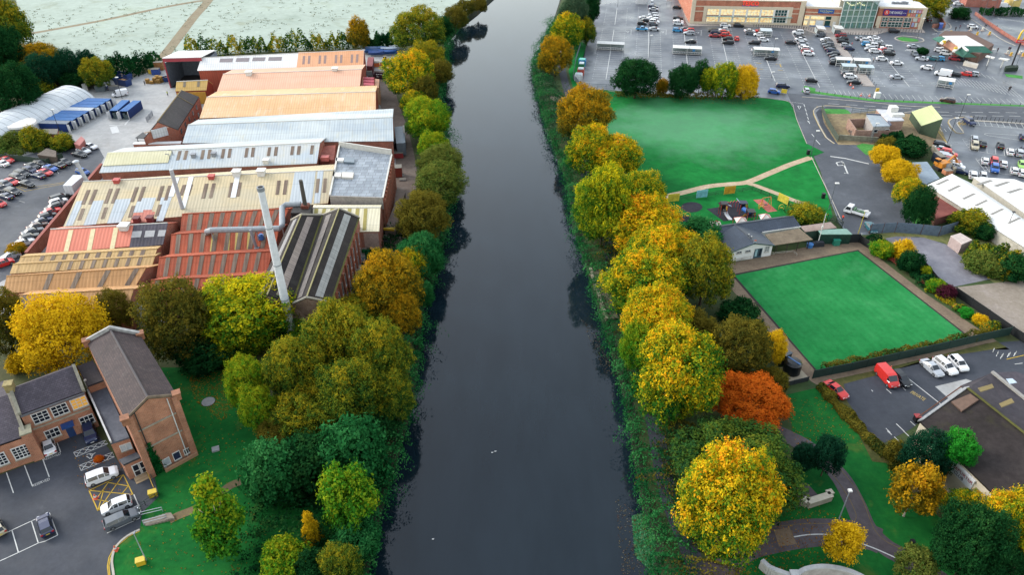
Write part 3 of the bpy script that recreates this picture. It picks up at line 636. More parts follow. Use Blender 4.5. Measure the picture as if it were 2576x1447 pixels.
lights(rF,pl,strips('b0',[(875,465,815,610),(948,460,888,608),(1098,452,1045,600),(1172,448,1115,598),(1360,436,1308,585),(1432,432,1382,580),(1618,425,1575,572),(1690,422,1648,570),(1838,414,1800,520),(1905,410,1870,520),(2060,402,2025,550),(2135,398,2098,545),(2318,392,2290,536),(2395,388,2370,530),(820,652,778,768),(1050,640,1012,755),(1325,625,1288,740),(1595,612,1558,730)],36)+strips('b1',[(215,370,195,512),(288,366,268,510),(610,352,595,495),(680,348,668,490)],34))
lights(rF,pl,[X('b0',(1752,345),(1805,340),(1745,530),(1695,532)),X('b0',(1898,335),(1948,332),(1862,650),(1822,640)),X('b0',(2365,320),(2415,318),(2370,540),(2318,542))],plain('f0f0f0',.4),.1,'flue_strip')
for x,y in ((1178,385),(2130,345)): vent(rF,pl,'b0',x,y,1.2,.7,plain('c0524a',.6))
vent(rF,pl,'b0',2385,312,1.6,1.1); vent(rF,pl,'b1',58,305,1.6,1.1)
for x,y in ((1385,790),(1518,782)): vent(rF,pl,'b0',x,y,1.2,1.2,plain('6e2e30',.6))
b=MB(); q0=pl.hit(*X('b0',(1830,650))); b.tube([q0+V((.1,0,0)),q0+V((-.2,.5,9.3))],.42,10); o=b.build('flue_pipe',m_galv); tag(o,'thin leaning galvanised flue standing on the broad patchwork roof','flue')
b=MB(); q0=pl.hit(*X('b0',(910,330)))+V((-1.5,.5,-1.5)); b.tube([q0,q0+V((-.9,0,5.0))],.45,10); b.ball(q0+V((-.9,0,5.1)),(.75,.75,.3)); o=b.build('flue_pipe',m_galv); tag(o,'short galvanised flue with a cap at the left gable of the broad shed','flue')
b=MB(); Wl=Wall(at(475,552),at(648,545)); Wl.bx(b,0,Wl.L,0,6.0,-.3,.0); b.build('rear_wall',m_brickr,rF)
dn0=lambda p: V((p.x,p.y,0))
# boundary wall along the car park
b=MB(); b2=MB(); P0=dn0(g('b0',1020,200,2.8)); P1=dn0(g('b0',262,1095,2.8)); n=(P1-P0).normalized(); s=V((-n.y,n.x,0))*.25
b.obox(P0-s,s*2,P1-P0,V((0,0,2.8))); wl_=b.build('yard_wall',brick('8a4630','9c553c')); tag(wl_,'long brick wall between the mill and the left car park','wall')
b2.obox(P0-s*1.4+V((0,0,2.8)),s*2.8,P1-P0,V((0,0,.15))); b2.build('coping',plain('9a4a3c',.7),wl_)
# --- G..
m_salmon=sheet_roof('ea8c74','e4846c',streak=.08,st=.12)
r,pl=shed('factory_shed','bright salmon roofed shed with three cream strips and a dark end, left of the alley',(127,577),(421,561),(114,638),(408,613),8.2,5.4,m_salmon,m_brickr,sl=5)
lights(r,pl,strips('b0',[(692,868,640,1088),(915,858,872,1076),(1145,845,1102,1064)],46),plain('ead9a8',.6),.05,'cream_strip')
b=MB(); pl.slab(b,X('b0',(1345,812),(1690,796),(1640,1015),(1300,1050)),.01,.07); b.build('dark_roofing',sheet_roof('4c4850','57525c',streak=.3,st=.4),r)
lights(r,pl,[X('b0',(1335,882),(1430,878),(1415,940),(1320,946)),X('b0',(1465,876),(1562,872),(1548,936),(1452,942)),X('b0',(1598,870),(1672,868),(1655,930),(1585,934))],plain('b0aead',.5),.1)
vent(r,pl,'b0',1255,850,1.7,.9)
m_tan=sheet_roof('d4b078','c4a06c',streak=.18,st=.45); m_tan2=sheet_roof('dca872','cc9a66',streak=.16,st=.4); m_sred=sheet_roof('be5f40','a85238',streak=.22,stain='7a5040',st=.5)
def sawtooth(label,rl,rr,fl,fr,mat,n,c,wd,zr=7.4,ze=5.2,x0=0,bm=.6,t0=.04,t1=.97):
    r,pl=shed('factory_shed',label,rl,rr,fl,fr,zr,ze,mat,m_brickr,1.25,sl=5 if bm<.5 else 10,ridge=mat)
    for k in range(n):
        t=t0+(t1-t0)*(k+x0)/n; d=wd
        a=(rl[0]+(rr[0]-rl[0])*t,rl[1]+(rr[1]-rl[1])*t+1.2); e=(fl[0]+(fr[0]-fl[0])*t,fl[1]+(fr[1]-fl[1])*t-1.2)
        lights(r,pl,[[a,(a[0]+d,a[1]-.4),(e[0]+d,e[1]-.4),e]],m_rl)
    return r,pl
sawtooth('narrow tan roofed shed, first of the left row, directly under the salmon shed',(52,646),(395,626),(46,661),(390,642),m_tan,10,'w',10,7.2,6.0,bm=.35,t0=.15)
sawtooth('yellowish tan roofed shed, second of the left row, plain at its left end',(33,665),(390,644),(24,689),(383,667),m_tan,8,'w',9,7.2,5.6,bm=.35,t0=.32)
sawtooth('orange tan roofed shed, third of the left row, with four dark rooflights',(17,695),(368,673),(6,738),(338,725),m_tan2,4,'w',13,7.4,5.0,bm=.35,t0=.3,t1=1.12)
sawtooth('orange tan roofed shed, last of the left row, half hidden by the yellow tree',(47,743),(336,727),(36,795),(322,776),m_tan2,4,'w',13,7.4,5.0,bm=.35)
sawtooth('red roofed shed with dark rooflights against the rear brick wall, first of the red row',(458,539),(727,525),(453,585),(706,572),m_sred,9,'w',11,7.4,5.2,bm=.35,t0=.06)
rI2,plI=sawtooth('red roofed shed under the bent overhead duct, second of the red row',(431,590),(702,574),(426,641),(692,627),m_sred,8,'w',11,7.4,5.2,bm=.35,t0=.05)
sawtooth('red roofed shed in front of the ducted one, third of the red row',(401,648),(684,632),(393,699),(672,686),m_sred,9,'w',11,7.4,5.2,bm=.35,t0=.06)
sawtooth('red roofed shed nearest the trees, last of the red row',(380,705),(668,691),(372,752),(655,742),m_sred,8,'w',11,7.4,5.2,bm=.35)
lights(rI2,plI,strips('b0',[(2130,910,2110,1085),(2275,900,2262,1080),(2370,896,2358,1074),(2492,890,2480,1068)],42),plain('c8b060',.6),.05,'yellow_strip')
# alley roof with blue grey sheeting
b=MB(); b.prism([V((p.x,p.y,0)) for p in [at(*q,4) for q in [(342,732),(383,724),(362,778),(333,782)]]],V((0,0,4))); o=b.build('lean_to_shed',sheet_roof('a9b7c2','98a8b4',streak=.2,st=.3)); tag(o,'small blue grey sheeted lean-to in the alley below the red row','shed')
b=MB(); q=g('b0',1500,1265,3.4); b.tube([q-V((0,0,.1)),q+V((0,0,.75))],.85,14); b.build('tank_drum',plain('2f6fb0',.4)).location.z; o=[x for x in COL.objects if x.name.startswith('tank_drum')][-1]; tag(o,'round blue drum on the roof edge in the alley','drum')
b=MB(); b.box(q-V((0,0,1.75)),(3,3,3.4)); o=b.build('brick_store',m_brickr); tag(o,'small brick store under the blue drum in the alley','store')
# overhead duct
b=MB(); D=[g('b0',2085,915,6.2),g('b0',2085,880,8.6),g('b0',2120,868,9)]+[g('b1',x,y,9) for x,y in ((0,857),(235,850))]+[g('b1',262,825,9.2),g('b1',262,640,9.5),g('b1',300,612,9.7),g('b1',450,605,9.8)]
b.tube(D,.62,10); 
for i in (2,3,5,6): b.tube([D[i],V((D[i].x,D[i].y,6))],.12,5)
o=b.build('overhead_duct',plain('9ea4a8',.6,.3),None,True); tag(o,'grey overhead extraction duct crossing the red roofs to the black boiler house','duct')
# tall chimney
base=at(741,802,0)
def zfor(base,py):
    lo,hi=0,80
    for _ in range(50):
        m=(lo+hi)/2; p=base+V((0,0,m))-CAM; fy=p.y*CP-p.z*SP; dn=-(p.z*CP+p.y*SP); yy=723.5+F*dn/fy
        if yy>py: lo=m
        else: hi=m
    return lo
def proj(p):
    p=V(p)-CAM; dy=p.y*CP-p.z*SP; return 1288+F*p.x/dy,723.5-F*(p.z*CP+p.y*SP)/dy
best=min(((abs(proj(at(bx,872)+V((0,0,zfor(at(bx,872),474))))[0]-655),bx) for bx in range(690,830)))
base=at(best[1],872); hz=zfor(base,474)
ch=thing('chimney','tall pale grey steel chimney rising from the red roofed sheds','chimney',base)
b=MB(); 
N=9; b.tube([base+V((0,0,hz*k/N)) for k in range(N+1)],[.82-.3*k/N for k in range(N+1)],18); b.build('stack',plain('e6eaee',.6,.3,0,.1),ch,True)
for k in (1,3,5,7): b=MB(); b.tube([base+V((0,0,hz*k/N-.08)),base+V((0,0,hz*k/N+.08))],0.87-.3*k/N,18); b.build('flange',plain('9aa0a6',.5,.4,.3),ch)
b=MB()
b.tube([base+V((0,0,hz-.4)),base+V((0,0,hz+.25))],0.6,18); b.build('flange',plain('9aa0a6',.5,.4,.3),ch)
b=MB(); b.tube([base+V((0,0,hz+.25)),base+V((0,0,hz+.27))],.42,16); b.build('flue_mouth',plain('1c1a18',.9),ch)
b=MB(); q=plI.hit(*X('b1',(58,958))); b.tube([q,q+V((0,0,1.0))],.55,12); b.tube([q+V((0,0,1.0)),q+V((0,0,1.25))],.35,10); o=b.build('roof_tank',plain('3f77c0',.4)); tag(o,'small blue tank on the red roof beside the chimney','tank')
b=MB(); q=plI.hit(*X('b1',(10,1060))); b.tube([q,q+V((-.6,.3,4.5))],.3,8); b.box(q+V((0,0,.2)),(.9,.9,.4)); o=b.build('flue_pipe',m_grey); tag(o,'thin grey flue on the red roof left of the chimney','flue')
# --- J: black double gabled mill building
m_jr=sheet_roof('38322f','2c2829',rough=.9,streak=.35,pitch=.5,stain='6a685c',st=.3)
m_jl=sheet_roof('a9a9a4','8f8f8a',streak=.3,stain='5a5048',st=.5); m_moss=ground('moss',['4e5026','62602c','3e4028'],.5,2)
zr,ze=12.2,9.4
A0,A1=at(853,525,zr),at(771,749,zr); E0,E1=at(903,547,ze),at(832,762,ze); V0,V1=at(811,542,ze),at(736,765,ze)
B0,B1=at(758,540,zr),at(672,742,zr); W0_,W1_=at(731,555,ze),at(637,752,ze)
rJ=thing('mill_building','black roofed twin gabled mill building with grey glazed strips beside the chimney','mill',V(((A0.x+B1.x)/2,(A0.y+B1.y)/2,0)))
solid_roof(rJ,'roof',[[E0,A0,A1,E1],[A0,V0,V1,A1],[V0,B0,B1,V1],[B0,W0_,W1_,B1]],m_jr,.2)
for (P0,P1,Q0,Q1,u0,u1,mt) in ((A0,A1,E0,E1,.3,.62,m_jl),(A0,A1,V0,V1,.4,.72,sheet_roof('7d7672','6c6663',streak=.35,st=.5)),(B0,B1,V0,V1,.3,.6,sheet_roof('9a8c84','a8988c',streak=.35,st=.5)),(B0,B1,W0_,W1_,.3,.62,sheet_roof('8d8c8c','9a9a9a',streak=.35,st=.5))):
    b=MB(); q=[P0.lerp(Q0,u0).lerp(P1.lerp(Q1,u0),.03),P0.lerp(Q0,u1).lerp(P1.lerp(Q1,u1),.03),P0.lerp(Q0,u1).lerp(P1.lerp(Q1,u1),.97),P0.lerp(Q0,u0).lerp(P1.lerp(Q1,u0),.97)]
    n=(q[1]-q[0]).cross(q[2]-q[0]).normalized(); n=n if n.z>0 else -n; b.prism(q,n*.08); b.build('roof_glazing',mt,rJ)
b=MB()
for P0,P1 in ((A0,A1),(B0,B1)): b.tube([P0+V((0,0,.05)),P1+V((0,0,.05))],.14,6)
b.build('ridge_cap',plain('a89e6c',.8),rJ)
b=MB(); b.strip([V0+V((0,0,.12)),V1+V((0,0,.12))],1.5); b.strip([E0+V((0,0,.08)),E1+V((0,0,.08))],.5); b.build('gutter_moss',m_moss,rJ)
for P,Q in ((A0,E0),(A0,V0),(B0,V0),(B0,W0_),(A1,E1),(A1,V1)):
    b=MB(); d=(Q-P); b.obox(P+V((0,-.15,.0)),d,V((0,.3,0)),V((0,0,.28))); b.build('gable_coping',plain('b4ac9c',.8),rJ)
dn=lambda p,z=0: V((p.x,p.y,z))
b=MB(); k_=.25
b.poly([dn(E1),dn(E0),E0-V((0,0,k_)),E1-V((0,0,k_))][::-1]); b.poly([dn(E0),dn(V0),V0-V((0,0,k_)),A0-V((0,0,k_)),E0-V((0,0,k_))]); b.poly([dn(V0),dn(W0_),W0_-V((0,0,k_)),B0-V((0,0,k_)),V0-V((0,0,k_))]); b.poly([dn(W0_),dn(W1_),W1_-V((0,0,k_)),W0_-V((0,0,k_))][::-1])
b.build('brick_wall',m_brickr,rJ)
b=MB(); b.poly([dn(V1),dn(E1),E1-V((0,0,k_)),A1-V((0,0,k_)),V1-V((0,0,k_))]); b.poly([dn(W1_),dn(V1),V1-V((0,0,k_)),B1-V((0,0,k_)),W1_-V((0,0,k_))]); b.build('gable_wall',m_brickb,rJ)
Wl=Wall(dn(E1),dn(E0))
m_win=glass('window','252d35',.1)
for k in range(9):
    u=1.6+k*(Wl.L-3)/9; b=MB(); Wl.bx(b,u-.95,u-.45,0,8.9,0,.4); b.build('buttress',brick('a8502f','b86040'),rJ)
    for v0,v1 in ((1.4,3.6),(5.0,7.4)):
        b=MB(); Wl.bx(b,u,u+1.3,v0,v1,.0,.1); o=b.build('window',m_win,rJ)
        b=MB(); Wl.bx(b,u-.12,u,v0-.1,v1+.1,0,.16); Wl.bx(b,u+1.3,u+1.42,v0-.1,v1+.1,0,.16); Wl.bx(b,u,u+1.3,v0-.15,v0,0,.18); Wl.bx(b,u+.6,u+.7,v0,v1,.1,.14); b.build('frame',plain('cfd2d2',.6),o)
# --- boiler house with a black stack behind it
q=[at(*p,8.6) for p in X('b1',(345,735),(560,735),(575,640),(390,625))]; r=thing('boiler_house','black topped boiler house with a short rusty stack behind the black mill','boiler house',dn((q[0]+q[2])/2))
b=MB(); b.prism([dn(p) for p in q],V((0,0,8.6))); b.build('wall',plain('4a4440',.8,var=.3),r)
b=MB(); c_=(q[0]+q[2])/2; b.prism([p+(c_-p)*.1 for p in q],V((0,0,.9))); b.build('roof_plant',plain('2c2826',.7,var=.4),r)
b=MB(); s0=c_+V((.8,.6,.9)); b.tube([s0,s0+V((0,0,6.5))],[.5,.42],10); b.build('stack',plain('4c4a44',.7,var=.3),r); b=MB(); b.box(s0+V((0,0,.3)),(1.6,1.6,.8)); b.build('stack_base',plain('7a4030',.7,var=.3),r)
b=MB(); q2=[at(*p,9) for p in X('b1',(350,780),(445,705),(470,760),(360,800))]; b.prism([dn(p,7.6) for p in q2],V((0,0,1.3))); b.build('parapet',plain('9c948c',.7),r)
# --- K striped cream shed
r,pl=shed('factory_shed','cream and olive striped roof shed between the black mill and the grey flat roof',(787,523),(957,522),(790,585),(954,582),8.6,6.6,sheet_roof('efe6c8','e8debc',streak=.07,st=.12),m_brickr,.4)
lights(r,pl,strips('b1',[(590,652,585,700),(670,652,660,700),(750,652,740,720),(925,652,900,880),(1005,652,980,880),(1085,652,1072,870)],36),plain('a89a4c',.6),.05,'olive_strip')
Wl=Wall(dn(at(911,582,6.6)),dn(at(954,582,6.6))); b=MB(); Wl.bx(b,.2,Wl.L-.3,0,6.2,-.1,.12); b.build('render_panel',plain('b59a8c',.8,var=.25),r)
# --- L: grey slated flat roof block with buttressed brick side
zt=9.0
Q=[at(*p,zt) for p in X('b1',(840,28),(1365,108),(1275,545),(745,528))]; r=thing('mill_block','brick mill block with grey patched slate roof behind white parapets','mill block',dn((Q[0]+Q[2])/2))
b=MB(); b.prism([dn(p) for p in Q],V((0,0,zt-.3))); b.build('wall',m_brickr,r)
m_sl=NT('slate_sheets'); uv=m_sl.coord('uv'); bt=m_sl.n('ShaderNodeTexBrick'); m_sl.l(uv,bt.inputs['Vector']); bt.inputs['Scale'].default_value=1; bt.inputs['Brick Width'].default_value=1.7; bt.inputs['Row Height'].default_value=1.5; bt.inputs['Mortar Size'].default_value=.05; bt.offset=.3
bt.inputs['Color1'].default_value=lin('9aa2aa'); bt.inputs['Color2'].default_value=lin('7c858f'); bt.inputs['Mortar'].default_value=lin('50555c')
nz=m_sl.noise(m_sl.coord('uv',(.15,.12,1)),1,6,.7); m_slate=m_sl.done(m_sl.mix(m_sl.ramp(nz,[(.56,0),(.74,.8)]),m_sl.mix(1.0,bt.outputs['Color'],m_sl.ramp(m_sl.noise(m_sl.coord('uv',(.9,.2,1)),1,4),[(.3,.8),(.7,1.2)]),'MULTIPLY'),lin('3c4046')),.4,.4)
b=MB(); b.prism([p-V((0,0,.3)) for p in Q],V((0,0,.3))); b.build('roof',m_slate,r)
PL=Plane(Q[0],Q[1],Q[2])
for q,mt,nm in ((X('b1',(895,152),(995,158),(990,205),(885,198)),plain('6f7c86',.3),'skylight'),(X('b1',(805,155),(888,160),(880,190),(800,185)),m_white,'roof_vent'),(X('b1',(870,300),(985,305),(975,358),(862,352)),plain('ddd6ca',.6),'roof_vent'),(X('b1',(780,300),(862,305),(855,348),(775,342)),plain('e6e0d6',.6),'roof_vent')):
    b=MB(); PL.slab(b,q,0,.5); b.build(nm,mt,r)
b=MB(); 
for i,j,hh in ((0,1,1.4),(3,0,.5),(1,2,.25)): 
    d=Q[j]-Q[i]; nn=V((-d.y,d.x,0)).normalized()*.35; b.obox(Q[i]-nn/2,d,nn,V((0,0,hh)))
b.build('parapet',m_trim,r)
b=MB(); d=Q[2]-Q[3]; b.obox(Q[3]+V((0,-.4,-2.6)),d,V((0,.3,0)),V((0,0,2.9))); b.build('parapet',plain('a39c94',.85,var=.25),r)
Wl=Wall(dn(at(970,545)),dn(at(992,400)));
Wl=Wall(dn(Q[2]),dn(Q[1]))
for k in range(12): b=MB(); u=.5+k*(Wl.L-1)/11.5; Wl.bx(b,u,u+.7,0,8.4,0,.5); b.build('buttress',brick('a8502f','b86040'),r)
for k in range(11):
    u=1.5+k*(Wl.L-1)/11.5
    for v0,v1 in ((1.5,3.3),(5,7)): b=MB(); Wl.bx(b,u,u+.9,v0,v1,0,.08); b.build('window',m_win,r)
# little red link block between E and L
q=[at(*p,6) for p in X('b1',(665,20),(800,10),(780,160),(640,160))]; b=MB(); b.prism([dn(p) for p in q],V((0,0,6))); o=b.build('link_block',brick('a2402f','b04c3a')); tag(o,'small red brick link block behind the grey slate roof','brick block')
b=MB(); q0=g('b1',700,165,6); b.box(q0+V((0,0,.5)),(1.8,1.4,1.0)); b.box(q0+V((0,0,1.05)),(2.0,1.6,.12)); o=b.build('roof_unit',plain('d8766c',.6,var=.3)); tag(o,'striped red and white plant box on the little link block','plant box')
# walled ramp along the lane
b=MB(); P_=[g('b1',x,y,3) for x,y in ((1440,470),(1500,465),(1400,860),(1290,850))]; b.prism([dn(p) for p in P_],V((0,0,2.6))); o=b.build('loading_ramp',m_lane); tag(o,'raised earth loading ramp between the lane and the buttressed wall','ramp')
b=MB(); b.obox(P_[3]+V((-.2,-.1,-.4)),P_[2]-P_[3],V((0,.25,0)),V((0,0,.5))); b.build('edge_rail',plain('d8b028',.6),o)
# --- M brick house with black hip roof
zr,ze=9.5,6.0
A0,A1=at(457,226,zr),at(396,306,zr); E0,E1=at(501,243,ze),at(447,326,ze)
L0=A0*2-E0; L1=A1*2-E1; L0.z=L1.z=ze
r=thing('brick_house','red brick house with black tiled roof standing alone in the yard','house',dn((A0+A1)/2))
solid_roof(r,'roof',[[E0,A0,A1,E1],[A0,L0,L1,A1]],tile_roof('4a4242','3c3838',stain='6d6a5c',st=.35),.18)
b=MB(); b.tube([A0+V((0,0,.05)),A1+V((0,0,.05))],.16,6); pA=A0.lerp(A1,.2); b.tube([pA,E0.lerp(E1,.28)],.12,6); b.build('ridge_tile',plain('8c7c58',.8),r)
b=MB(); k_=.2
b.poly([dn(E1),dn(E0),E0-V((0,0,k_)),E1-V((0,0,k_))]); b.poly([dn(L1),dn(E1),E1-V((0,0,k_)),A1-V((0,0,k_)),L1-V((0,0,k_))]); b.poly([dn(L0),dn(L1),L1-V((0,0,k_)),L0-V((0,0,k_))]); b.poly([dn(E0),dn(L0),L0-V((0,0,k_)),A0-V((0,0,k_)),E0-V((0,0,k_))])
b.build('wall',brick('a85a42','b8694e'),r)
Wl=Wall(dn(L1),dn(E1)); b=MB(); Wl.pbx(b,X('a0',(1515,1308)),X('a0',(1690,1352)),0,.5); b.build('lean_to_roof',sheet_roof('dfe6e6','d5dcde',streak=.06,st=.1),r)
b=MB(); u0,v0=Wl.uv(*X('a0',(1450,1330))); Wl.bx(b,u0,u0+Wl.L*.7,v0-.3,v0,0,.1); b.build('string_course',plain('d0b8a0',.7),r)
Wl=Wall(dn(E1),dn(E0))
for k in range(5):
    u=2+k*(Wl.L-3)/5
    for v0,v1 in ((1.2,2.8),(3.8,5.2)): b=MB(); Wl.bx(b,u,u+1.2,v0,v1,0,.06); b.build('window',m_win,r)
b=MB(); q0=g('a0',1445,1380,2.2); b.prism([g('a0',x,y,2.4) for x,y in ((1362,1388),(1440,1330),(1475,1360),(1460,1395))],V((0,0,.15))); 
for x,y in ((1375,1390),(1450,1395)): p=g('a0',x,y,2.4); b.obox(dn(p),V((.15,0,0)),V((0,.15,0)),V((0,0,2.4)))
b.build('porch',m_dark,r)
# --- O quonset store
P0,P1=at(193,255,0),at(-40,362,0); ax=(P1-P0).normalized(); sd=V((-ax.y,ax.x,0)); Rr=8.5
r=thing('quonset_store','long arched white corrugated store hut at the left edge of the yard','store hut',P0)
b=MB(); n=14; L=(P1-P0).length+12
ribs=int(L/1.2)
for k in range(ribs):
    for i in range(n):
        a0,a1=math.pi*i/n,math.pi*(i+1)/n; rk=Rr*(1.0 if k%2 else 1.012)
        f=lambda a,t,rr: P0+ax*t+sd*math.cos(a)*rr+V((0,0,math.sin(a)*rr*.62))
        b.poly([f(a0,k*1.2,rk),f(a1,k*1.2,rk),f(a1,k*1.2+1.2,rk),f(a0,k*1.2+1.2,rk)][::-1])
b.build('arched_shell',sheet_roof('e2e6e8','d8dde0',streak=.06,st=.2,stain='a8a8a4'),r)
b=MB(); b.poly([P0+sd*math.cos(math.pi*i/n)*Rr*.99+V((0,0,math.sin(math.pi*i/n)*Rr*.61)) for i in range(n+1)]); b.build('end_wall',m_grey,r)
b=MB(); 
for k in range(0,40,3): b.box(P0+ax*k-sd*-1*(-Rr-.02)*-1+V((0,0,.3)),(.2,.2,.6),0)
# --- shipping containers
m_cb=sheet_roof('3f6fae','4a7cb8',streak=.1,pitch=.35,lap=30,st=.12,stain='8a9aa8'); m_cbs=sheet_roof('24407c','2a488a',streak=.12,pitch=.35,lap=30,st=.15); m_cw=sheet_roof('d5dade','c6ccd2',streak=.1,pitch=.35,lap=30,st=.2)
m_in=plain('3b4048',.8)
def container(door,back,label,top=None,grp='blue containers in the yard',L=6.1,open_=True):
    a,bk=V(door),V(back); a.z=bk.z=0; d=(bk-a).normalized(); s=V((-d.y,d.x,0)); Wd,H=2.44,2.6
    r=thing('shipping_container',label,'container',a,0,grp)
    b=MB(); f=lambda u,v,z: a+d*u+s*(v-Wd/2)+V((0,0,z))
    b.obox(f(0,0,0.1),d*L,V((0,0,H-.1)),s*.08); b.obox(f(0,Wd-.08,0.1),d*L,V((0,0,H-.1)),s*.08); b.obox(f(L-.08,.08,.1),d*.08,s*(Wd-.16),V((0,0,H-.1)))
    b.build('side_wall',m_cbs,r)
    b=MB(); b.obox(f(0,0,H),d*L,s*Wd,V((0,0,.1))); b.build('roof',top or m_cb,r)
    b=MB(); b.obox(f(0,.08,.0),d*L,s*(Wd-.16),V((0,0,.15))); b.obox(f(.3,.3,.15),d*1.2,s*.8,V((0,0,1.2))); b.obox(f(.6,1.3,.15),d*1.4,s*.8,V((0,0,1.6))); b.build('load',plain('5a6a70',.8,var=.5,sc_=3),r)
    for v,sg in ((0,-1),(Wd,1)):
        b=MB(); o=f(0,v,.12); dd=(-d*.9+s*.42*sg); b.obox(o,dd*1.2,d*.05+s*.06*sg,V((0,0,H-.15))); b.build('door',plain('e4e6e8',.6),r)
    return r
names=['farthest of the blue containers backed onto the arched hut','second container from the far end, backed onto the arched hut','third container from the far end of the row by the arched hut','fourth container from the far end, pale roofed, by the arched hut','fifth container from the far end of the row by the arched hut','sixth container from the far end of the row by the arched hut','last but one container toward the camera beside the arched hut','nearest container of the row, grey roofed, beside the white dish']
dv=(at(180,266)-at(276,268)).normalized()
A_,B_=g('a0',1125,1085),g('a0',720,1315)
for k in range(8):
    p=A_.lerp(B_,k/7); container(p,p+dv,names[k][0].upper()+names[k][1:],top=[m_cb,m_cb,m_cb,m_cw,m_cb,m_cb,m_cb,sheet_roof('9aa0aa','8d939c',pitch=.35,lap=30,st=.2)][k],L=8.5 if k else 9)
for k,(p,l) in enumerate(((g('a0',1165,1195),'left container of the pair standing alone in the middle of the yard'),(g('a0',1265,1200),'right container of the pair standing alone in the middle of the yard'))):
    container(p,g('a0',1290+k*120,1085),l,L=9)
# --- skips
def skip(p,q,label,mat,L=6,Wd=2.5,H=2.2,load=None):
    a=V(p); d=(V(q)-a).normalized(); s=V((-d.y,d.x,0)); r=thing('skip',label,'skip',a,0,'steel skips of the mill')
    lo=[a+d*.3+s*.1,a+d*(L-.3)+s*.1,a+d*(L-.3)+s*(Wd-.1),a+d*.3+s*(Wd-.1)]; hi=[a+V((0,0,H)),a+d*L+V((0,0,H)),a+d*L+s*Wd+V((0,0,H)),a+s*Wd+V((0,0,H))]; c=(hi[0]+hi[2])/2
    b=MB(); inn=[h+(c-h)*.06 for h in hi]
    for i in range(4):
        j=(i+1)%4; b.poly([lo[i],lo[j],hi[j],hi[i]]); b.poly([hi[i],hi[j],inn[j],inn[i]]); b.poly([inn[i],inn[j],lo[j]+V((0,0,.2)),lo[i]+V((0,0,.2))])
    b.poly(lo[::-1]); b.poly([l+V((0,0,.25)) for l in lo]); b.build('body',mat,r)
    b=MB(); random.seed(int(abs(a.x)*10))
    for k in range(14):
        p_=lo[0].lerp(lo[1],random.uniform(.1,.85)).lerp(lo[3].lerp(lo[2],random.uniform(.1,.85)),random.uniform(.15,.8)); b.box(p_+V((0,0,H*random.uniform(.4,.75))),(random.uniform(.4,1.6),random.uniform(.3,.9),.25),random.uniform(0,3))
    b.build('load',load or plain('8a6a48',.9,var=.5,sc_=2),r); return r
m_sk=paint('1f3f7a',0)
skip(g('a0',1150,850),g('a0',1300,880),'dark blue skip nearer the camera of the pair by the hedge',m_sk); skip(g('a0',1150,795),g('a0',1295,815),'dark blue skip with timber offcuts, farther of the pair by the hedge',m_sk,load=plain('d8b890',.9,var=.3,sc_=2))
skip(g('a0',1650,830),g('a0',1725,815),'small blue skip at the mouth of the open bay',m_sk,3.5,2.0,1.6)
skip(g('a0',1075,910),g('a0',1120,908),'tiny blue skip between the grey crates by the arched hut',m_sk,2.4,1.6,1.2)
def crate(p,sz,mat,label,nm='crate',cat='crate',rz=.1,grp=None):
    p=V(p); r=thing(nm,label,cat,p,0,grp); b=MB(); b.box(p+V((0,0,sz[2]/2+.1)),sz,rz); b.build('box',mat,r); b=MB(); b.box(p+V((0,0,sz[2]+.13)),(sz[0]*1.04,sz[1]*1.04,.06),rz); b.build('lid',plain('8a8478',.8),r); return r
crate(g('a0',1020,915),(3,1.8,1.9),plain('6a7478',.7),'grey green crate beside the tall white shed'); crate(g('a0',1150,905),(2.8,1.6,1.4),plain('7a7c80',.7,var=.3),'grey scrap crate right of the tiny blue skip')
crate(g('a0',1310,760),(3.4,2.4,1.9),plain('b0a894',.8),'beige wrapped bale by the hedge behind the skips',cat='bale',nm='bale')
# tall narrow white shed with open doors
a=g('a0',885,915); r=thing('tool_shed','narrow white shed with its doors open beside the arched hut','shed',a)
b=MB(); d=(g('a0',845,775)-a)*V((1,1,0)); d=d.normalized()*9; s=V((d.y,-d.x,0)).normalized()*3.2
b.obox(a,s*.06,d,V((0,0,3))); b.obox(a+s*.94,s*.06,d,V((0,0,3))); b.obox(a+d*.97+s*.06,d*.03,s*.88,V((0,0,3))); b.build('wall',plain('d6cfc0',.7),r)
b=MB(); b.obox(a+V((0,0,3)),s,d,V((0,0,.15))); b.build('roof',sheet_roof('dcd8d0','cfcac2',streak=.1,st=.2),r); b=MB(); b.obox(a+s*.95,s*.5-d*.06,d*.006,V((0,0,2.7))); b.obox(a+s*.0,-s*.4-d*.06,d*.006,V((0,0,2.7))); b.build('door',plain('ecece8',.6),r)
# pallet stacks
def pallets(p,n,label,nx=1):
    r=thing('pallet_stack',label,'pallets',p,0,'timber pallet stacks by the open bay'); random.seed(n)
    for k in range(n):
        b=MB(); c=V(p)+V((random.uniform(-.08,.08),random.uniform(-.08,.08),k*.17)); rz=random.uniform(-.1,.1)
        for j in range(5): b.box(c+Matrix.Rotation(rz,3,'Z')@V((0,(j-2)*.26,.14)),(1.2,.16,.03),rz)
        for j in range(3): b.box(c+Matrix.Rotation(rz,3,'Z')@V(((j-1)*.5,0,.06)),(.12,1.15,.11),rz)
        b.build('pallet',plain('c79a54',.9,var=.35,sc_=2),r)
lab=['leftmost pallet stack in front of the open bay','short pallet stack next to the leftmost one','tall pallet stack in the middle before the open bay','middle right pallet stack with pale timber','pallet stack nearest the bay post','pallet stack behind the front row at the bay']
for (x,y,n),l in zip(((1490,835,9),(1530,840,6),(1565,832,11),(1600,835,8),(1625,825,12),(1590,805,10)),lab): pallets(g('a0',x,y),n,l)
